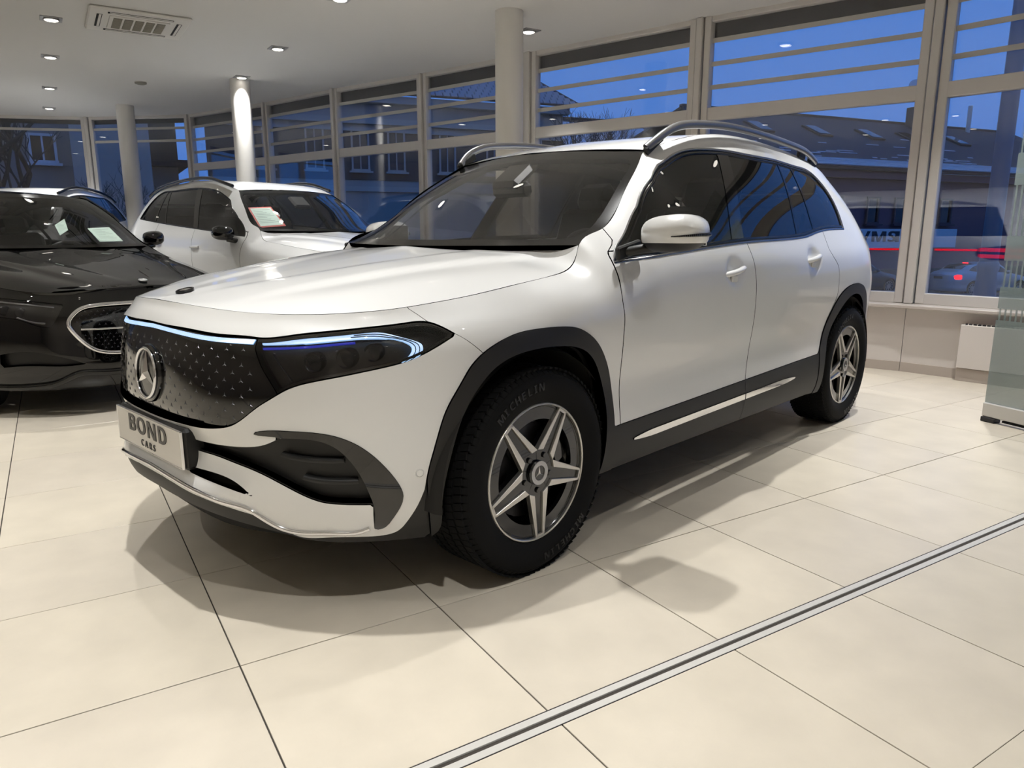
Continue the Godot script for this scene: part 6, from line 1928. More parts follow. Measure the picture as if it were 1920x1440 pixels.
func inside_room(x: float, z: float, margin := 0.0) -> bool:
	var q := PackedVector2Array()
	for p in POSTS: q.append(Vector2(p[0], p[1]))
	q.append_array([Vector2(-6.5, -13.0), Vector2(-6.5, 6.3)])
	if margin > 0.0: q = Geometry2D.offset_polygon(q, -margin)[0]
	return Geometry2D.is_point_in_polygon(Vector2(x, z), q)

func room() -> void:
	floor_and_ceiling()
	glazing()
	columns()
	lamps()
	fittings()

func floor_and_ceiling() -> void:
	var fl := structure("floor")
	var px := 0.598
	var pz := 0.6255
	# screed between and below the tiles
	var bed := PackedVector2Array()
	for p in POSTS: bed.append(Vector2(p[0], -p[1]))
	bed.append_array([Vector2(-6.6, 13.0), Vector2(-6.6, -6.4)])
	var turn := Transform3D(Basis(Vector3(1, 0, 0), -PI / 2), Vector3.ZERO)
	var q := Soup.new()
	extrude_into(q, bed, -0.15, -0.0035, 0.0, turn)
	obj("screed", q.mesh(), M.grout, fl)
	var tile := Soup.new()
	tile.box(Vector3(0, -0.006, 0), Vector3(px - 0.0042, 0.012, pz - 0.003), Basis(), 0.0007)
	var tm := tile.mesh()
	var half := Soup.new()
	half.box(Vector3(0, -0.006, 0), Vector3(px - 0.0042, 0.012, pz - 0.033), Basis(), 0.0007)
	var hm := half.mesh()
	var spots := []
	for i in range(-12, 12):
		for j in range(-10, 24):
			var c := Vector3((i + 0.5) * px, 0, -(j + 0.5) * pz)
			if not inside_room(c.x, c.z, 0.0) and not inside_room(c.x - 0.25, c.z + 0.2, 0.0): continue
			# only what the viewer can see lies in one-by-one
			var v := c - Vector3(0.2814, 0, 1.8933)
			var fwd := v.dot(Vector3(0.5308, 0, -0.8475))
			var side := v.dot(Vector3(0.8475, 0, 0.5308))
			var seen := fwd > 0.9 and absf(side) < fwd * 0.76 + 0.6
			spots.append([fwd if seen else 100.0 + absf(fwd), c, j])
	spots.sort_custom(func(a, b): return a[0] < b[0])
	var rest := []
	var rng := RandomNumberGenerator.new()
	rng.seed = 5
	for k in spots.size():
		var c: Vector3 = spots[k][1]
		var j: int = spots[k][2]
		var m := tm
		if j == -1:
			m = hm
			c.z -= 0.0135
		elif j == -2:
			m = hm
			c.z += 0.0165
		if k < 290 and spots[k][0] < 100.0:
			var o := obj("tile", m, [M.tile, M.tile_b, M.tile_c][rng.randi() % 3], fl)
			o.position = c
		else: rest.append([m, Transform3D(Basis(), c)])
	var r := obj("outer_tiles", join(rest), M.tile, fl)
	r.set_meta("kind", "stuff")
	# sliding-wall track let into the floor
	var tr := structure("trim_1")
	for a: Array in [[0.6105, 0.021, 0.001, M.alu], [0.6455, 0.021, 0.001, M.alu], [0.5985, 0.002, 0.0015, M.steel_dark], [0.6578, 0.002, 0.0015, M.steel_dark]]:
		obj("track_bar", boxm(Vector3(13.0, 0.012, a[1]), 0.0005, Vector3(-0.15, a[2] - 0.006, a[0])), a[3], tr)
	# ceiling slab
	var ce := structure("ceiling")
	var q2 := Soup.new()
	extrude_into(q2, Geometry2D.offset_polygon(bed, 0.32)[0], CEIL + 0.25, CEIL, 0.0, turn)
	obj("ceiling_board", q2.mesh(), M.ceiling, ce)

func glazing() -> void:
	var n := POSTS.size()
	for i in n - 1:
		var a := post(i)
		var b := post(i + 1)
		var wa: float = POSTS[i][2] * 0.5
		var wb: float = POSTS[i + 1][2] * 0.5
		var dir := (b - a).normalized()
		var out := Vector3.UP.cross(dir)
		if out.dot(a - Vector3(0, 0, -4)) < 0.0: out = -out
		var sgn := 1.0 if Vector3.UP.cross(dir).dot(out) > 0.0 else -1.0
		var w := structure("window_%d" % (i + 1))
		# parapet and frame
		var wl := structure("wall_front" if i == 0 else "wall_front_%03d" % i)
		obj("parapet", plank(a, b, 0.27, 0.54, 0.20, sgn * 0.12, 0, 0, 0.0), M.wall, wl)
		obj("sill_board", plank(a, b, 0.553, 0.03, 0.30, sgn * 0.06, 0, 0, 0.006), M.sill, wl)
		var bb := structure("baseboard_front" if i == 0 else "baseboard_front_%03d" % i)
		var len := a.distance_to(b)
		var nt := maxi(1, int(round(len / 0.6)))
		for k in nt:
			var p0 := a.lerp(b, float(k) / nt)
			var p1 := a.lerp(b, float(k + 1) / nt)
			obj("skirting_tile", plank(p0, p1, 0.04, 0.08, 0.012, sgn * 0.014, 0.0015, 0.0015, 0.001), M.skirt, bb)
		obj("bottom_rail", plank(a, b, 0.612, 0.09, 0.08, sgn * 0.12, wa * 0.6, wb * 0.6), M.frame, w)
		obj("top_rail", plank(a, b, CEIL - 0.02, 0.05, 0.08, sgn * 0.12, wa * 0.6, wb * 0.6), M.frame, w)
		var has_transom := i < 10
		if has_transom: obj("transom", plank(a, b, 2.245, 0.115, 0.085, sgn * 0.12, wa * 0.6, wb * 0.6), M.frame, w)
		# two sheets of glass
		for g: float in [0.128, 0.146]:
			if has_transom:
				obj("pane", plank(a, b, 1.42, 1.54, 0.001, sgn * g, wa * 0.7, wb * 0.7, 0.0), M.window_glass, w)
				obj("pane", plank(a, b, 2.685, 0.77, 0.001, sgn * g, wa * 0.7, wb * 0.7, 0.0), M.window_glass, w)
			else: obj("pane", plank(a, b, 1.865, 2.42, 0.001, sgn * g, wa * 0.7, wb * 0.7, 0.0), M.window_glass, w)
		# frosted strips and the dark blind box above them
		var ys := [2.895, 2.69, 2.485]
		if i == 10: ys = [2.895, 2.69]
		if i > 10: ys = [2.885]
		for y: float in ys: obj("frosted_strip", plank(a, b, y, 0.042, 0.003, sgn * 0.115, wa * 0.7, wb * 0.7, 0.0), M.strip, w)
		obj("blind_box", plank(a, b, 3.1, 0.40 if i < 10 else 0.22, 0.02, sgn * 0.20, 0, 0, 0.0), M.blind, w)
	for i in n:
		var p := post(i)
		var d := (post(mini(i + 1, n - 1)) - post(maxi(i - 1, 0))).normalized()
		var out := Vector3.UP.cross(d)
		var w: float = POSTS[i][2]
		var t := structure("trim_%d" % (i + 2))
		var bs := Basis(d, Vector3.UP, d.cross(Vector3.UP))
		for k: Array in [[0.0, w * 0.30, 0.13, 0.10], [-0.5 * w + w * 0.16, w * 0.32, 0.10, 0.115], [0.5 * w - w * 0.16, w * 0.32, 0.10, 0.115]]:
			var s := Soup.new()
			s.box(p + Vector3(0, 0.57 + (CEIL - 0.57) * 0.5, 0) + d * k[0] + out * k[3] * (1.0 if out.dot(p - Vector3(0, 0, -4)) > 0 else -1.0), Vector3(k[1] - 0.004, CEIL - 0.57, k[2]), bs, 0.006)
			obj("post", s.mesh(), M.frame, t)
	# plain walls behind the viewer
	for a: Array in [[Vector3(-6.6, 1.55, -3.4), Vector3(0.2, 3.1, 20.0), "wall_left"], [Vector3(-0.1, 1.55, 6.45), Vector3(13.2, 3.1, 0.2), "wall_back"], [Vector3(-5.9, 1.55, -13.35), Vector3(1.5, 3.1, 0.2), "wall_far"]]:
		var o := obj(a[2], boxm(a[1], 0.0, a[0]), M.wall)
		o.set_meta("kind", "structure")

func columns() -> void:
	for k: Array in [[Vector3(4.03, 0, -4.14), 0.128, "round white column behind the large white SUV"], [Vector3(2.63, 0, -8.56), 0.126, "brightly lit round white column beside a ceiling lamp"], [Vector3(1.53, 0, -11.55), 0.13, "round white column standing before the far windows"]]:
		var t := thing("column", k[2], "column", k[0])
		var pr := PackedVector2Array([Vector2(k[1], -CEIL), Vector2(k[1], 0)])
		obj("shaft", join([[lathe(PackedVector2Array([Vector2(k[1], CEIL), Vector2(k[1], 0.0)]), 48), Transform3D(Basis(Vector3(1, 0, 0), -PI / 2), Vector3.ZERO)]]), M.column, t)
		obj("collar", join([[lathe(PackedVector2Array([Vector2(k[1] + 0.006, 0.09), Vector2(k[1] + 0.006, 0.0)]), 48), Transform3D(Basis(Vector3(1, 0, 0), -PI / 2), Vector3.ZERO)]]), M.skirt, t)

func lamps() -> void:
	var k := 0
	for x: float in [-3.55, -1.5, 0.53, 2.61, 4.53, 5.65]:
		for z: float in [-12.42, -10.48, -8.34, -6.59, -4.58, -2.6, -0.6, 1.4, 3.4, 5.4]:
			if not inside_room(x, z, 0.5): continue
			if x > 5.0 and absf(z + 0.6) > 0.1: continue
			if x < -2.0 and z < -9.0: continue
			if x > 4.0 and z > 2.0: continue
			if z > 2.0 and x > 1.0: continue
			var label := "square recessed downlight in the white ceiling, lit"
			var t := thing("downlight", label, "lamp", Vector3(x, CEIL, z), 0.0, "downlights in the showroom ceiling")
			var fr := Soup.new()
			for e: Array in [[Vector3(0.075, 0, 0), Vector3(0.03, 0.008, 0.18)], [Vector3(-0.075, 0, 0), Vector3(0.03, 0.008, 0.18)], [Vector3(0, 0, 0.075), Vector3(0.12, 0.008, 0.03)], [Vector3(0, 0, -0.075), Vector3(0.12, 0.008, 0.03)]]:
				fr.box(e[0] + Vector3(0, -0.004, 0), e[1], Basis(), 0.002)
			obj("trim_plate", fr.mesh(), M.lamp_trim, t)
			obj("lamp_ring", join([[lathe(PackedVector2Array([Vector2(0.066, 0.0), Vector2(0.066, 0.018), Vector2(0.060, 0.018), Vector2(0.057, 0.004)]), 32, true), Transform3D(Basis(Vector3(1, 0, 0), PI / 2), Vector3.ZERO)]]), M.lamp_trim, t)
			obj("lamp_face", join([[disc_mesh(0.056, 0.020, 32), Transform3D(Basis(Vector3(1, 0, 0), PI / 2), Vector3.ZERO)]]), M.lamp_glow, t)
			var l := SpotLight3D.new()
			l.name = "lamp_light"
			l.light_energy = LAMP * (0.6 if z > 1.0 and x > 1.0 else 1.12)
			l.light_color = Color(1.0, 0.998, 0.99)
			l.spot_angle = 44
			l.spot_angle_attenuation = 1.0
			l.light_size = 0.03
			l.spot_range = 25
			l.spot_attenuation = 2.0
			l.shadow_enabled = true
			l.position = Vector3(0, -0.03, 0)
			l.rotation.x = -PI / 2
			t.add_child(l, true)

func fittings() -> void:
	# ceiling air-conditioning cassette
	var t := thing("air_conditioner", "square white ceiling air-conditioning cassette with dark slots", "air conditioner", Vector3(1.225, CEIL, -6.28))
	obj("cover", boxm(Vector3(0.84, 0.03, 0.82), 0.012, Vector3(0, -0.015, 0)), M.ac_white, t)
	for e: Array in [[Vector3(0, 0, -0.315), Vector3(0.54, 0.01, 0.05)], [Vector3(0, 0, 0.315), Vector3(0.54, 0.01, 0.05)], [Vector3(-0.33, 0, 0), Vector3(0.045, 0.01, 0.46)], [Vector3(0.33, 0, 0), Vector3(0.045, 0.01, 0.46)]]:
		obj("air_slot", boxm(e[1], 0.0, e[0] + Vector3(0, -0.0275, 0)), M.void_black, t)
		obj("air_flap", boxm(e[1] * Vector3(0.96, 0.6, 0.45 if e[1].x > e[1].z else 0.96) if e[1].x > e[1].z else e[1] * Vector3(0.45, 0.6, 0.96), 0.0, e[0] + Vector3(0.006, -0.032, 0.008)), M.ac_white, t)
	obj("intake_frame", boxm(Vector3(0.50, 0.012, 0.46), 0.003, Vector3(0, -0.034, 0)), M.ac_white, t)
	for i in 5:
		var g := obj("intake_grille", boxm(Vector3(0.072, 0.004, 0.38), 0.0, Vector3(-0.18 + i * 0.09, -0.0405, 0)), M.ac_grille, t)
		var sl := []
		for k in 12: sl.append([boxm(Vector3(0.070, 0.004, 0.012)), Transform3D(Basis(), Vector3(-0.18 + i * 0.09, -0.0435, -0.165 + k * 0.03))])
		obj("grille_bars", join(sl), M.ac_bar, g).set_meta("kind", "stuff")
	var sd := thing("smoke_detector", "small round grey smoke detector on the ceiling", "smoke detector", Vector3(1.55, CEIL, -9.39))
	obj("housing", join([[lathe(PackedVector2Array([Vector2(0.075, 0.0), Vector2(0.072, 0.022), Vector2(0.045, 0.032), Vector2(0.001, 0.034)]), 32), Transform3D(Basis(Vector3(1, 0, 0), PI / 2), Vector3.ZERO)]]), M.ac_grille, sd)
	obj("mount_ring", join([[lathe(PackedVector2Array([Vector2(0.082, 0.0), Vector2(0.082, 0.006), Vector2(0.07, 0.006)]), 32, true), Transform3D(Basis(Vector3(1, 0, 0), PI / 2), Vector3.ZERO)]]), M.ac_white, sd)
	# radiator casing under the right window
	var a := post(4)
	var b := post(3)
	var d := (b - a).normalized()
	var inw := d.cross(Vector3.UP)
	if inw.x > 0: inw = -inw
	var rc := thing("radiator_cover", "plain white radiator casing below the window with a top slot", "radiator cover", a + d * 0.95 + inw * 0.035)
	rc.basis = Basis(d, Vector3.UP, d.cross(Vector3.UP))
	var sg := 1.0 if rc.basis.z.dot(inw) > 0 else -1.0
	obj("casing", boxm(Vector3(1.0, 0.34, 0.09), 0.004, Vector3(0, 0.275, 0.01 * sg)), M.wall, rc)
	obj("plinth", boxm(Vector3(1.0, 0.10, 0.07), 0.002, Vector3(0, 0.05, 0.0)), M.skirt, rc)
	obj("vent_slot", boxm(Vector3(0.94, 0.012, 0.03), 0.0, Vector3(0, 0.449, 0.03 * sg)), M.steel_dark, rc)
	for i in 30: obj("vent_bar", boxm(Vector3(0.006, 0.014, 0.034), 0.0, Vector3(-0.45 + i * 0.031, 0.450, 0.03 * sg)), M.wall, rc)
	# glass partition leaf
	var gp := thing("glass_partition", "frosted glass partition panel with clear stripes on an aluminium foot rail", "partition", Vector3(5.12, 0, -0.28))
	var u := Vector3(-0.19, 0, 0.982).normalized()
	gp.basis = Basis(u, Vector3.UP, u.cross(Vector3.UP))
	obj("foot_rail", boxm(Vector3(1.2, 0.085, 0.045), 0.004, Vector3(0.60, 0.075, 0)), M.alu, gp)
	obj("foot", boxm(Vector3(0.09, 0.03, 0.06), 0.004, Vector3(0.045, 0.015, 0)), M.steel_dark, gp)
	obj("floor_seal", boxm(Vector3(1.05, 0.012, 0.02), 0.0, Vector3(0.65, 0.02, 0)), M.void_black, gp)
	obj("sheet", boxm(Vector3(1.2, 2.45, 0.010), 0.002, Vector3(0.60, 1.33, 0)), M.screen_glass, gp)
	for f: Array in [[0.115, 0.63], [0.70, 0.83], [0.985, 1.13], [1.42, 1.60], [1.85, 2.0]]:
		obj("frosted_band", boxm(Vector3(1.196, f[1] - f[0], 0.003), 0.0, Vector3(0.60, (f[0] + f[1]) * 0.5, 0.008)), M.frosted, gp)
	for f: Array in [[0.63, 0.70], [0.83, 0.985], [1.13, 1.42], [1.60, 1.85]]:
		for i in 36: obj("frosted_line", boxm(Vector3(0.010, f[1] - f[0], 0.003), 0.0, Vector3(0.02 + i * 0.033, (f[0] + f[1]) * 0.5, 0.008)), M.frosted, gp)

# ------------------------------------------------------------------ outside
const STREET := -1.65

func street() -> void:
	var g := obj("street", boxm(Vector3(160, 0.2, 140), 0.0, Vector3(20, STREET - 0.1, -20)), M.asphalt)
	g.set_meta("kind", "structure")
	var pv := obj("pavement", boxm(Vector3(60, 0.12, 5), 0.0, Vector3(0, 0, 0)), M.kerb)
	pv.set_meta("kind", "structure")
	pv.position = Vector3(36, STREET + 0.06, -17.2)
	pv.rotation.y = -0.145
	slate_house()
	snowy_house()
	tall_house()
	pale_house()
	bare_tree("bare_tree", "bare branching tree between the tiled house and the slate-roofed house", Vector3(19.5, STREET, -22.5), 7.6, 11)
	bare_tree("bare_tree", "thick old bare tree before the pale house", Vector3(-1.3, STREET, -23.5), 8.0, 4)
	bare_tree("bare_tree", "slender young bare tree before the pale house window", Vector3(1.75, STREET, -19.2), 4.0, 9)
	lamp_post()

func house_frame(called: String, label: String, at: Vector3, dir: Vector3) -> Node3D:
	# x along the front, z towards the showroom
	var t := thing(called, label, "building", at)
	var d := dir.normalized()
	t.basis = Basis(d, Vector3.UP, d.cross(Vector3.UP))
	return t

func window_unit(parent: Node3D, at: Vector3, w: float, h: float, frame_m: Material, glass_m: Material, bars := 1, sill := true) -> void:
	var o := Node3D.new()
	o.name = "window"
	parent.add_child(o, true)
	o.position = at
	obj("pane", boxm(Vector3(w, h, 0.02), 0.0, Vector3(0, 0, -0.06)), glass_m, o)
	for e: Array in [[Vector3(0, h / 2, 0), Vector3(w + 0.14, 0.09, 0.08)], [Vector3(0, -h / 2, 0), Vector3(w + 0.14, 0.09, 0.08)], [Vector3(w / 2, 0, 0), Vector3(0.09, h, 0.08)], [Vector3(-w / 2, 0, 0), Vector3(0.09, h, 0.08)]]:
		obj("window_frame", boxm(e[1], 0.0, e[0]), frame_m, o)
	for k in bars:
		obj("window_bar", boxm(Vector3(0.06, h, 0.05), 0.0, Vector3(lerpf(-w / 2, w / 2, (k + 1.0) / (bars + 1)), 0, -0.02)), frame_m, o)
	if sill: obj("window_sill", boxm(Vector3(w + 0.35, 0.09, 0.22), 0.0, Vector3(0, -h / 2 - 0.1, 0.08)), frame_m, o)

func roof_quads(a: Vector3, b: Vector3, c: Vector3, d: Vector3, thick: float) -> ArrayMesh:
	var q := Soup.new()
	var n := (b - a).cross(d - a).normalized() * thick
	if n.y < 0: n = -n
	q.quad(a + n, b + n, c + n, d + n)
	q.quad(a, d, c, b)
	q.quad(a, b, b + n, a + n)
	q.quad(b, c, c + n, b + n)
	q.quad(c, d, d + n, c + n)
	q.quad(d, a, a + n, d + n)
	var p := q.p
	var nn := q.n
	return q.mesh()

func slate_house() -> void:
	var t := house_frame("slate_roof_house", "long low house with dark slate roof, skylights and plum wall across the street", Vector3(33.362, STREET, -21.136), Vector3(0.9894, 0, 0.1447))
	var top := 4.2 - STREET
	obj("wall", boxm(Vector3(30, top, 6.5), 0.0, Vector3(8.0, top / 2, -3.3)), M.plum, t)
	obj("plinth", boxm(Vector3(30, 0.9, 0.1), 0.0, Vector3(8.0, 0.45, 0.02)), M.plinth, t)
	obj("cornice", boxm(Vector3(30.4, 0.35, 0.35), 0.0, Vector3(8.0, top - 0.22, 0.12)), M.plum, t)
	obj("gutter", boxm(Vector3(30.6, 0.12, 0.16), 0.02, Vector3(8.0, top + 0.02, 0.42)), M.plinth, t)
	var y1 := 7.75 - STREET
	obj("roof", roof_quads(Vector3(-7.3, top, 0.45), Vector3(23.3, top, 0.45), Vector3(23.3, y1, -6.9), Vector3(-4.2, y1, -6.9), 0.15), M.slate, t)
	obj("rear_roof", roof_quads(Vector3(-7.3, top, -14.0), Vector3(23.3, top, -14.0), Vector3(23.3, y1, -6.9), Vector3(-4.2, y1, -6.9), 0.15), M.slate, t)
	obj("roof_ridge", boxm(Vector3(27.5, 0.16, 0.3), 0.03, Vector3(9.5, y1 + 0.16, -6.9)), M.slate, t)
	var dirv := Vector3(0, y1 - top, -7.35).normalized()
	var up := Vector3(1, 0, 0).cross(dirv).normalized()
	if up.y < 0: up = -up
	var bs := Basis(Vector3(1, 0, 0), up, Vector3(1, 0, 0).cross(up))
	# snow along the eave and in patches
	var rng := RandomNumberGenerator.new()
	rng.seed = 3
	for k in 5:
		var m := Soup.new()
		m.box(Vector3(8.2 + rng.randf_range(-0.3, 0.3), top, 0.45) + dirv * (0.16 + k * 0.19) + up * 0.17, Vector3(29.4, 0.05, 0.13 - k * 0.012), bs)
		obj("snow_strip", m.mesh(), M.snow, t)
	for k in 46:
		var m := Soup.new()
		var xx := rng.randf_range(-4.0, 15.0)
		var run := rng.randf_range(1.1, 2.4) if rng.randf() < 0.6 else rng.randf_range(1.5, 5.0)
		if k < 16:
			xx = rng.randf_range(-5.5, 0.8)
			run = rng.randf_range(1.0, 2.7) * (1.0 - absf(xx + 2.0) / 7.0)
		m.box(Vector3(xx, top, 0.45) + dirv * run + up * 0.16, Vector3(rng.randf_range(0.25, 1.3), 0.03, rng.randf_range(0.05, 0.10)), bs)
		obj("snow_patch", m.mesh(), M.snow, t)
	# skylights
	for x: float in [-1.2, 2.9, 6.9, 10.2, 14.2]:
		var o := Node3D.new()
		o.name = "skylight"
		t.add_child(o, true)
		o.transform = Transform3D(bs, Vector3(x, top, 0.45) + dirv * 5.2 + up * 0.2)
		obj("skylight_frame", boxm(Vector3(1.0, 0.12, 1.55), 0.02), M.plinth, o)
		obj("skylight_pane", boxm(Vector3(0.78, 0.02, 1.3), 0.0, Vector3(0, 0.075, 0)), M.roof_glass, o)
	# windows
	for w: Array in [[2.83, 0.80], [4.80, 0.80], [8.28, 0.85], [12.62, 0.9], [0.2, 0.8], [-3.0, 0.8]]:
		window_unit(t, Vector3(w[0], 2.27 - STREET, 0.06), w[1], 1.25, M.plum_dark, M.dark_pane, 0, true)
	# shop sign
	var sg := Node3D.new()
	sg.name = "shop_sign"
	t.add_child(sg, true)
	sg.position = Vector3(5.5, 0.85 - STREET, 0.18)
	obj("sign_board", boxm(Vector3(7.3, 0.98, 0.12), 0.02), M.sign_white, sg)
	obj("sign_name", join([[text_mesh("VMS", 0.72, 0.03, 600, 1.9), Transform3D(Basis(), Vector3(-2.35, 0.1, 0.07))], [boxm(Vector3(0.28, 0.55, 0.03)), Transform3D(Basis(), Vector3(-0.95, 0.1, 0.07))]]), M.sign_ink, sg)
	# chimney with aerials
	var ch := Node3D.new()
	ch.name = "chimney"
	t.add_child(ch, true)
	ch.position = Vector3(13.6, y1, -6.3)
	obj("stack", boxm(Vector3(1.5, 2.0, 0.9), 0.04, Vector3(0, 0.1, 0)), M.brick, ch)
	obj("chimney_pot", boxm(Vector3(0.5, 0.6, 0.5), 0.1, Vector3(0.25, 1.35, 0)), M.plinth, ch)
	for k: Array in [[-0.55, 1.9], [0.75, 3.2]]:
		obj("aerial", tube(PackedVector3Array([Vector3(k[0], 0.9, 0), Vector3(k[0], 0.9 + k[1], 0)]), 0.05, 6), M.plinth, ch)
	for k: Array in [[-0.8, 2.3], [-0.25, 2.0]]:
		obj("satellite_dish", join([[disc_mesh(0.42, 0.12, 20), frame(Vector3(-0.5, 0.4, 0.8).normalized(), Vector3.UP, Vector3(k[0], k[1], 0.1))]]), M.sky_pane, ch)
	obj("flue", tube(PackedVector3Array([Vector3(4.6, -0.6, 0), Vector3(4.6, 1.5, 0)]), 0.13, 10), M.alu, ch)

func snowy_house() -> void:
	var t := house_frame("snowy_roof_house", "house with a broad snow-covered roof behind the bare tree", Vector3(24.5, STREET, -42.0), Vector3(0.985, 0, 0.17))
	var top := 5.4 - STREET
	obj("wall", boxm(Vector3(17, top, 7), 0.0, Vector3(9.0, top / 2, -3.6)), M.house_dark, t)
	obj("roof", roof_quads(Vector3(0.2, top, 0.4), Vector3(17.8, top, 0.4), Vector3(17.8, top + 4.2, -5.5), Vector3(0.2, top + 4.2, -5.5), 0.12), M.slate, t)
	obj("snow_cover", roof_quads(Vector3(0.6, top + 0.15, 0.3), Vector3(17.2, top + 0.15, 0.3), Vector3(16.0, top + 3.75, -4.7), Vector3(0.8, top + 4.1, -5.2), 0.12), M.snow, t)
	obj("roof_ridge", boxm(Vector3(17.8, 0.3, 0.4), 0.05, Vector3(9.0, top + 4.3, -5.5)), M.plinth, t)
	for x: float in [3.0, 6.0, 9.0]: window_unit(t, Vector3(x, 4.0, 0.0), 0.9, 1.4, M.house_trim, M.dark_pane, 1, true)

func tall_house() -> void:
	var t := house_frame("tiled_house", "tall house with snowy tiled roof and cornices seen through the far windows", Vector3(17.3, STREET, -35.25), Vector3(0.983, 0, 0.1835))
	var top := 7.75 - STREET
	obj("wall", boxm(Vector3(19, top, 10), 0.0, Vector3(-0.7, top / 2, -5.0)), M.house_pale, t)
	for k: Array in [[6.78, 0.28, 0.30], [6.35, 0.14, 0.16], [7.85, 0.35, 0.5], [3.4, 0.25, 0.14]]:
		obj("cornice", boxm(Vector3(19.4, k[1], k[2]), 0.0, Vector3(-0.7, k[0] - STREET, k[2] / 2)), M.house_trim, t)
	obj("wall_band", boxm(Vector3(19.05, 2.5, 0.06), 0.0, Vector3(-0.7, 5.1 - STREET, 0.02)), M.house_dark, t)
	for x: float in [-7.6, -5.1, -2.8, -0.9, 1.9, 4.6, 7.0]:
		window_unit(t, Vector3(x, 5.4 - STREET, 0.08), 0.85, 2.1, M.house_trim, M.dusk_pane, 1, true)
	# roof of pan tiles: courses of separate tiles on the slope that shows
	var e0 := 8.05 - STREET
	var run := 5.2
	var rise := 3.4
	var dirv := Vector3(0, rise, -run).normalized()
	var up := Vector3(1, 0, 0).cross(dirv).normalized()
	if up.y < 0: up = -up
	obj("roof", roof_quads(Vector3(-10.4, e0, 0.7), Vector3(9.4, e0, 0.7), Vector3(6.0, e0 + rise, -4.5), Vector3(-10.4, e0 + rise, -4.5), 0.1), M.slate, t)
	var bs := Basis(Vector3(1, 0, 0), up, Vector3(1, 0, 0).cross(up))
	var tl := Soup.new()
	tl.box(Vector3.ZERO, Vector3(0.36, 0.10, 0.30), Basis(Vector3(1, 0, 0), 0.26), 0.02)
	var tm := tl.mesh()
	var all := []
	for r in 17:
		for i in 76:
			var x := 9.1 - i * 0.41 - (0.2 if r % 2 else 0.0)
			if x > 9.3 - r * 0.215: continue
			if x < -3.5: continue
			all.append(Transform3D(bs, Vector3(x, e0, 0.7) + dirv * (0.16 + r * 0.37) + up * 0.14))
	for k in all.size():
		if k < 280:
			var o := obj("roof_tile", tm, M.snow_tile, t)
			o.transform = all[k]
	var rest := []
	for k in range(280, all.size()): rest.append([tm, all[k]])
	if rest.size(): obj("upper_roof_tiles", join(rest), M.snow_tile, t).set_meta("kind", "stuff")
	obj("verge", tube(PackedVector3Array([Vector3(9.4, e0 + 0.12, 0.7), Vector3(6.0, e0 + rise + 0.12, -4.5)]), 0.14, 6), M.slate, t)

func pale_house() -> void:
	var t := house_frame("pale_house", "pale rendered house with one white-framed window beyond the far left glazing", Vector3(-14.0, STREET, -31.5), Vector3(1, 0, 0.03))
	obj("wall", boxm(Vector3(18.0, 9.5, 8), 0.0, Vector3(9.0, 4.75, -4.0)), M.house_mid, t)
	obj("lower_wall", boxm(Vector3(12.0, 2.6, 0.5), 0.0, Vector3(13.5, 1.3, 2.6)), M.house_pale, t)
	obj("wall_cap", boxm(Vector3(12.2, 0.25, 0.8), 0.0, Vector3(13.5, 2.7, 2.6)), M.house_dark, t)
	obj("corner_bay", boxm(Vector3(2.6, 8.0, 1.0), 0.0, Vector3(16.7, 4.0, 0.5)), M.house_pale, t)
	obj("eave", boxm(Vector3(18.6, 0.4, 9.0), 0.0, Vector3(9.0, 9.6, -4.0)), M.house_dark, t)
	obj("roof", roof_quads(Vector3(-0.4, 9.7, 0.6), Vector3(18.4, 9.7, 0.6), Vector3(18.4, 13, -4), Vector3(-0.4, 13, -4), 0.2), M.slate, t)
	window_unit(t, Vector3(14.5, 4.2 - STREET, 0.06), 0.8, 0.95, M.sign_white, M.dark_pane, 1, true)  # plain white frame round a dark pane
	window_unit(t, Vector3(10.4, 3.9 - STREET, 0.06), 1.5, 1.7, M.sign_white, M.dark_pane, 1, true)
	var t2 := house_frame("dark_gabled_house", "dark house with deep eaves between the pale house and the tiled house", Vector3(-1.0, STREET, -42.5), Vector3(1, 0, 0.05))
	obj("wall", boxm(Vector3(8.5, 6.5, 8), 0.0, Vector3(3.4, 3.25, -4.0)), M.house_pale, t2)
	obj("upper_wall", boxm(Vector3(8.6, 4.0, 8), 0.0, Vector3(3.4, 8.5, -4.1)), M.house_dark, t2)
	obj("eave", boxm(Vector3(9.4, 0.35, 9.0), 0.0, Vector3(3.4, 6.4, -3.8)), M.house_dark, t2)
	obj("roof", roof_quads(Vector3(-1.2, 10.4, 0.8), Vector3(8.2, 10.4, 0.8), Vector3(8.2, 13.5, -4), Vector3(-1.2, 13.5, -4), 0.2), M.slate, t2)
	for x: float in [1.2, 4.8]: window_unit(t2, Vector3(x, 8.4, 0.0), 0.9, 1.5, M.house_trim, M.dusk_pane, 1, true)

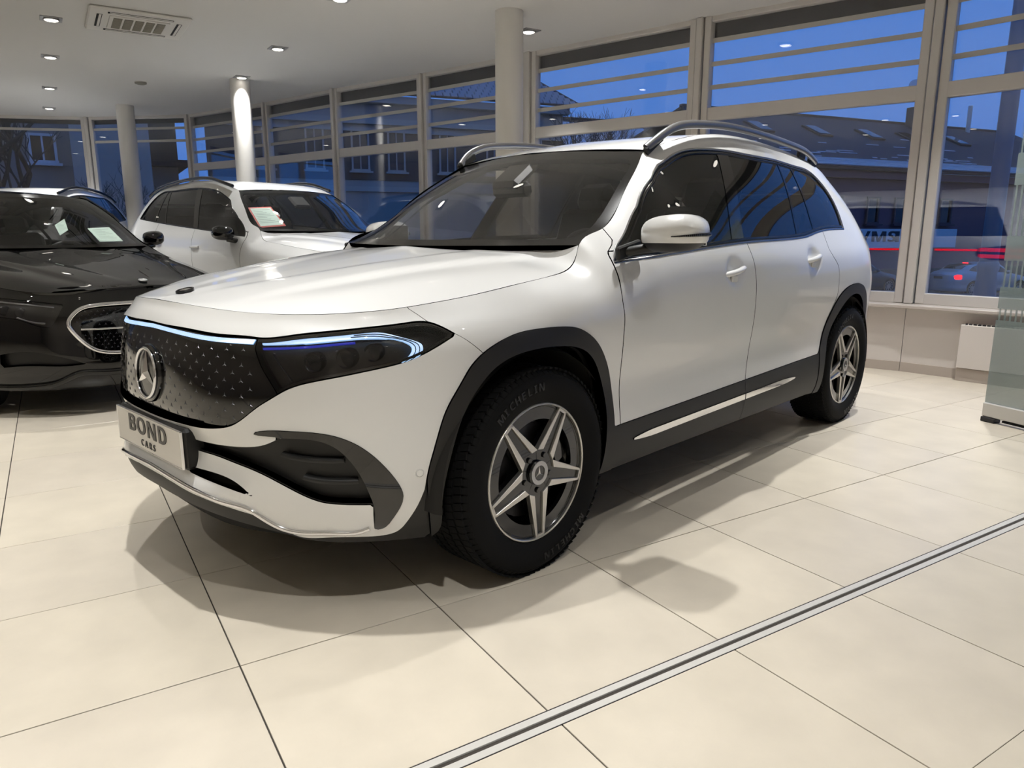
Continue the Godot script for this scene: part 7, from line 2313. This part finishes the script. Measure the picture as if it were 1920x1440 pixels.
func bare_tree(called: String, label: String, at: Vector3, h: float, seed_: int) -> void:
	var t := thing(called, label, "tree", at, 0.0)
	var rng := RandomNumberGenerator.new()
	rng.seed = seed_
	var twigs := []
	var limbs := []
	var stack := [[Vector3.ZERO, Vector3(rng.randf_range(-0.1, 0.1), 1, rng.randf_range(-0.1, 0.1)), h * 0.36, h * 0.022, 0]]
	var trunk: ArrayMesh
	while stack.size():
		var b: Array = stack.pop_back()
		var p: Vector3 = b[0]
		var d: Vector3 = b[1].normalized()
		var pts := PackedVector3Array([p])
		for k in 4:
			d = (d + Vector3(rng.randf_range(-1, 1), rng.randf_range(-0.3, 0.7), rng.randf_range(-1, 1)) * 0.12).normalized()
			pts.append(pts[-1] + d * b[2] / 4.0)
		var m := cone_tube(pts, b[3], b[3] * 0.62, 7 if b[4] < 3 else 4)
		if b[4] == 0: trunk = m
		elif b[4] == 1: limbs.append(m)
		else: twigs.append([m, Transform3D()])
		if b[4] < 6:
			for k in (4 if b[4] == 0 else 3):
				var sp := Vector3(rng.randf_range(-1, 1), rng.randf_range(0.1, 0.9), rng.randf_range(-1, 1)).normalized()
				var from := pts[4] if k < 2 else pts[2 + rng.randi() % 2]
				stack.append([from, (d * 0.75 + sp * 0.85), b[2] * rng.randf_range(0.62, 0.8), b[3] * 0.6, b[4] + 1])
	obj("trunk", trunk, M.bark, t)
	for m in limbs: obj("limb", m, M.bark, t)
	obj("twigs", join(twigs), M.bark, t).set_meta("kind", "stuff")

func cone_tube(path: PackedVector3Array, r0: float, r1: float, seg: int) -> ArrayMesh:
	var p := PackedVector3Array()
	var n := PackedVector3Array()
	var t := PackedInt32Array()
	var k := path.size()
	for i in k:
		var dir := (path[mini(i + 1, k - 1)] - path[maxi(i - 1, 0)]).normalized()
		var side := dir.cross(Vector3(0.3, 0.2, 0.93)).normalized()
		var u := side.cross(dir)
		for j in seg:
			var an := TAU * j / seg
			var q := side * cos(an) + u * sin(an)
			p.append(path[i] + q * lerpf(r0, r1, float(i) / (k - 1)))
			n.append(q)
	for i in k - 1:
		for j in seg:
			var a := i * seg + j
			var b := i * seg + (j + 1) % seg
			t.append_array([a, b, b + seg, a, b + seg, a + seg])
	return fix(p, n, t)

func lamp_post() -> void:
	var t := thing("lamp_post", "old cast-iron street lamp post with thick base outside the right window", "lamp post", Vector3(11.35, -1.0, -3.28))
	var up := Transform3D(Basis(Vector3(1, 0, 0), -PI / 2), Vector3.ZERO)
	obj("base", join([[lathe(PackedVector2Array([Vector2(0.09, 1.78), Vector2(0.13, 1.74), Vector2(0.14, 1.66), Vector2(0.12, 1.6), Vector2(0.17, 0.9), Vector2(0.22, 0.3), Vector2(0.25, 0.25), Vector2(0.25, 0.0)]), 24), up]]), M.post_blue, t)
	obj("pole", join([[lathe(PackedVector2Array([Vector2(0.10, 6.0), Vector2(0.115, 1.7)]), 20), up]]), M.post_blue, t)
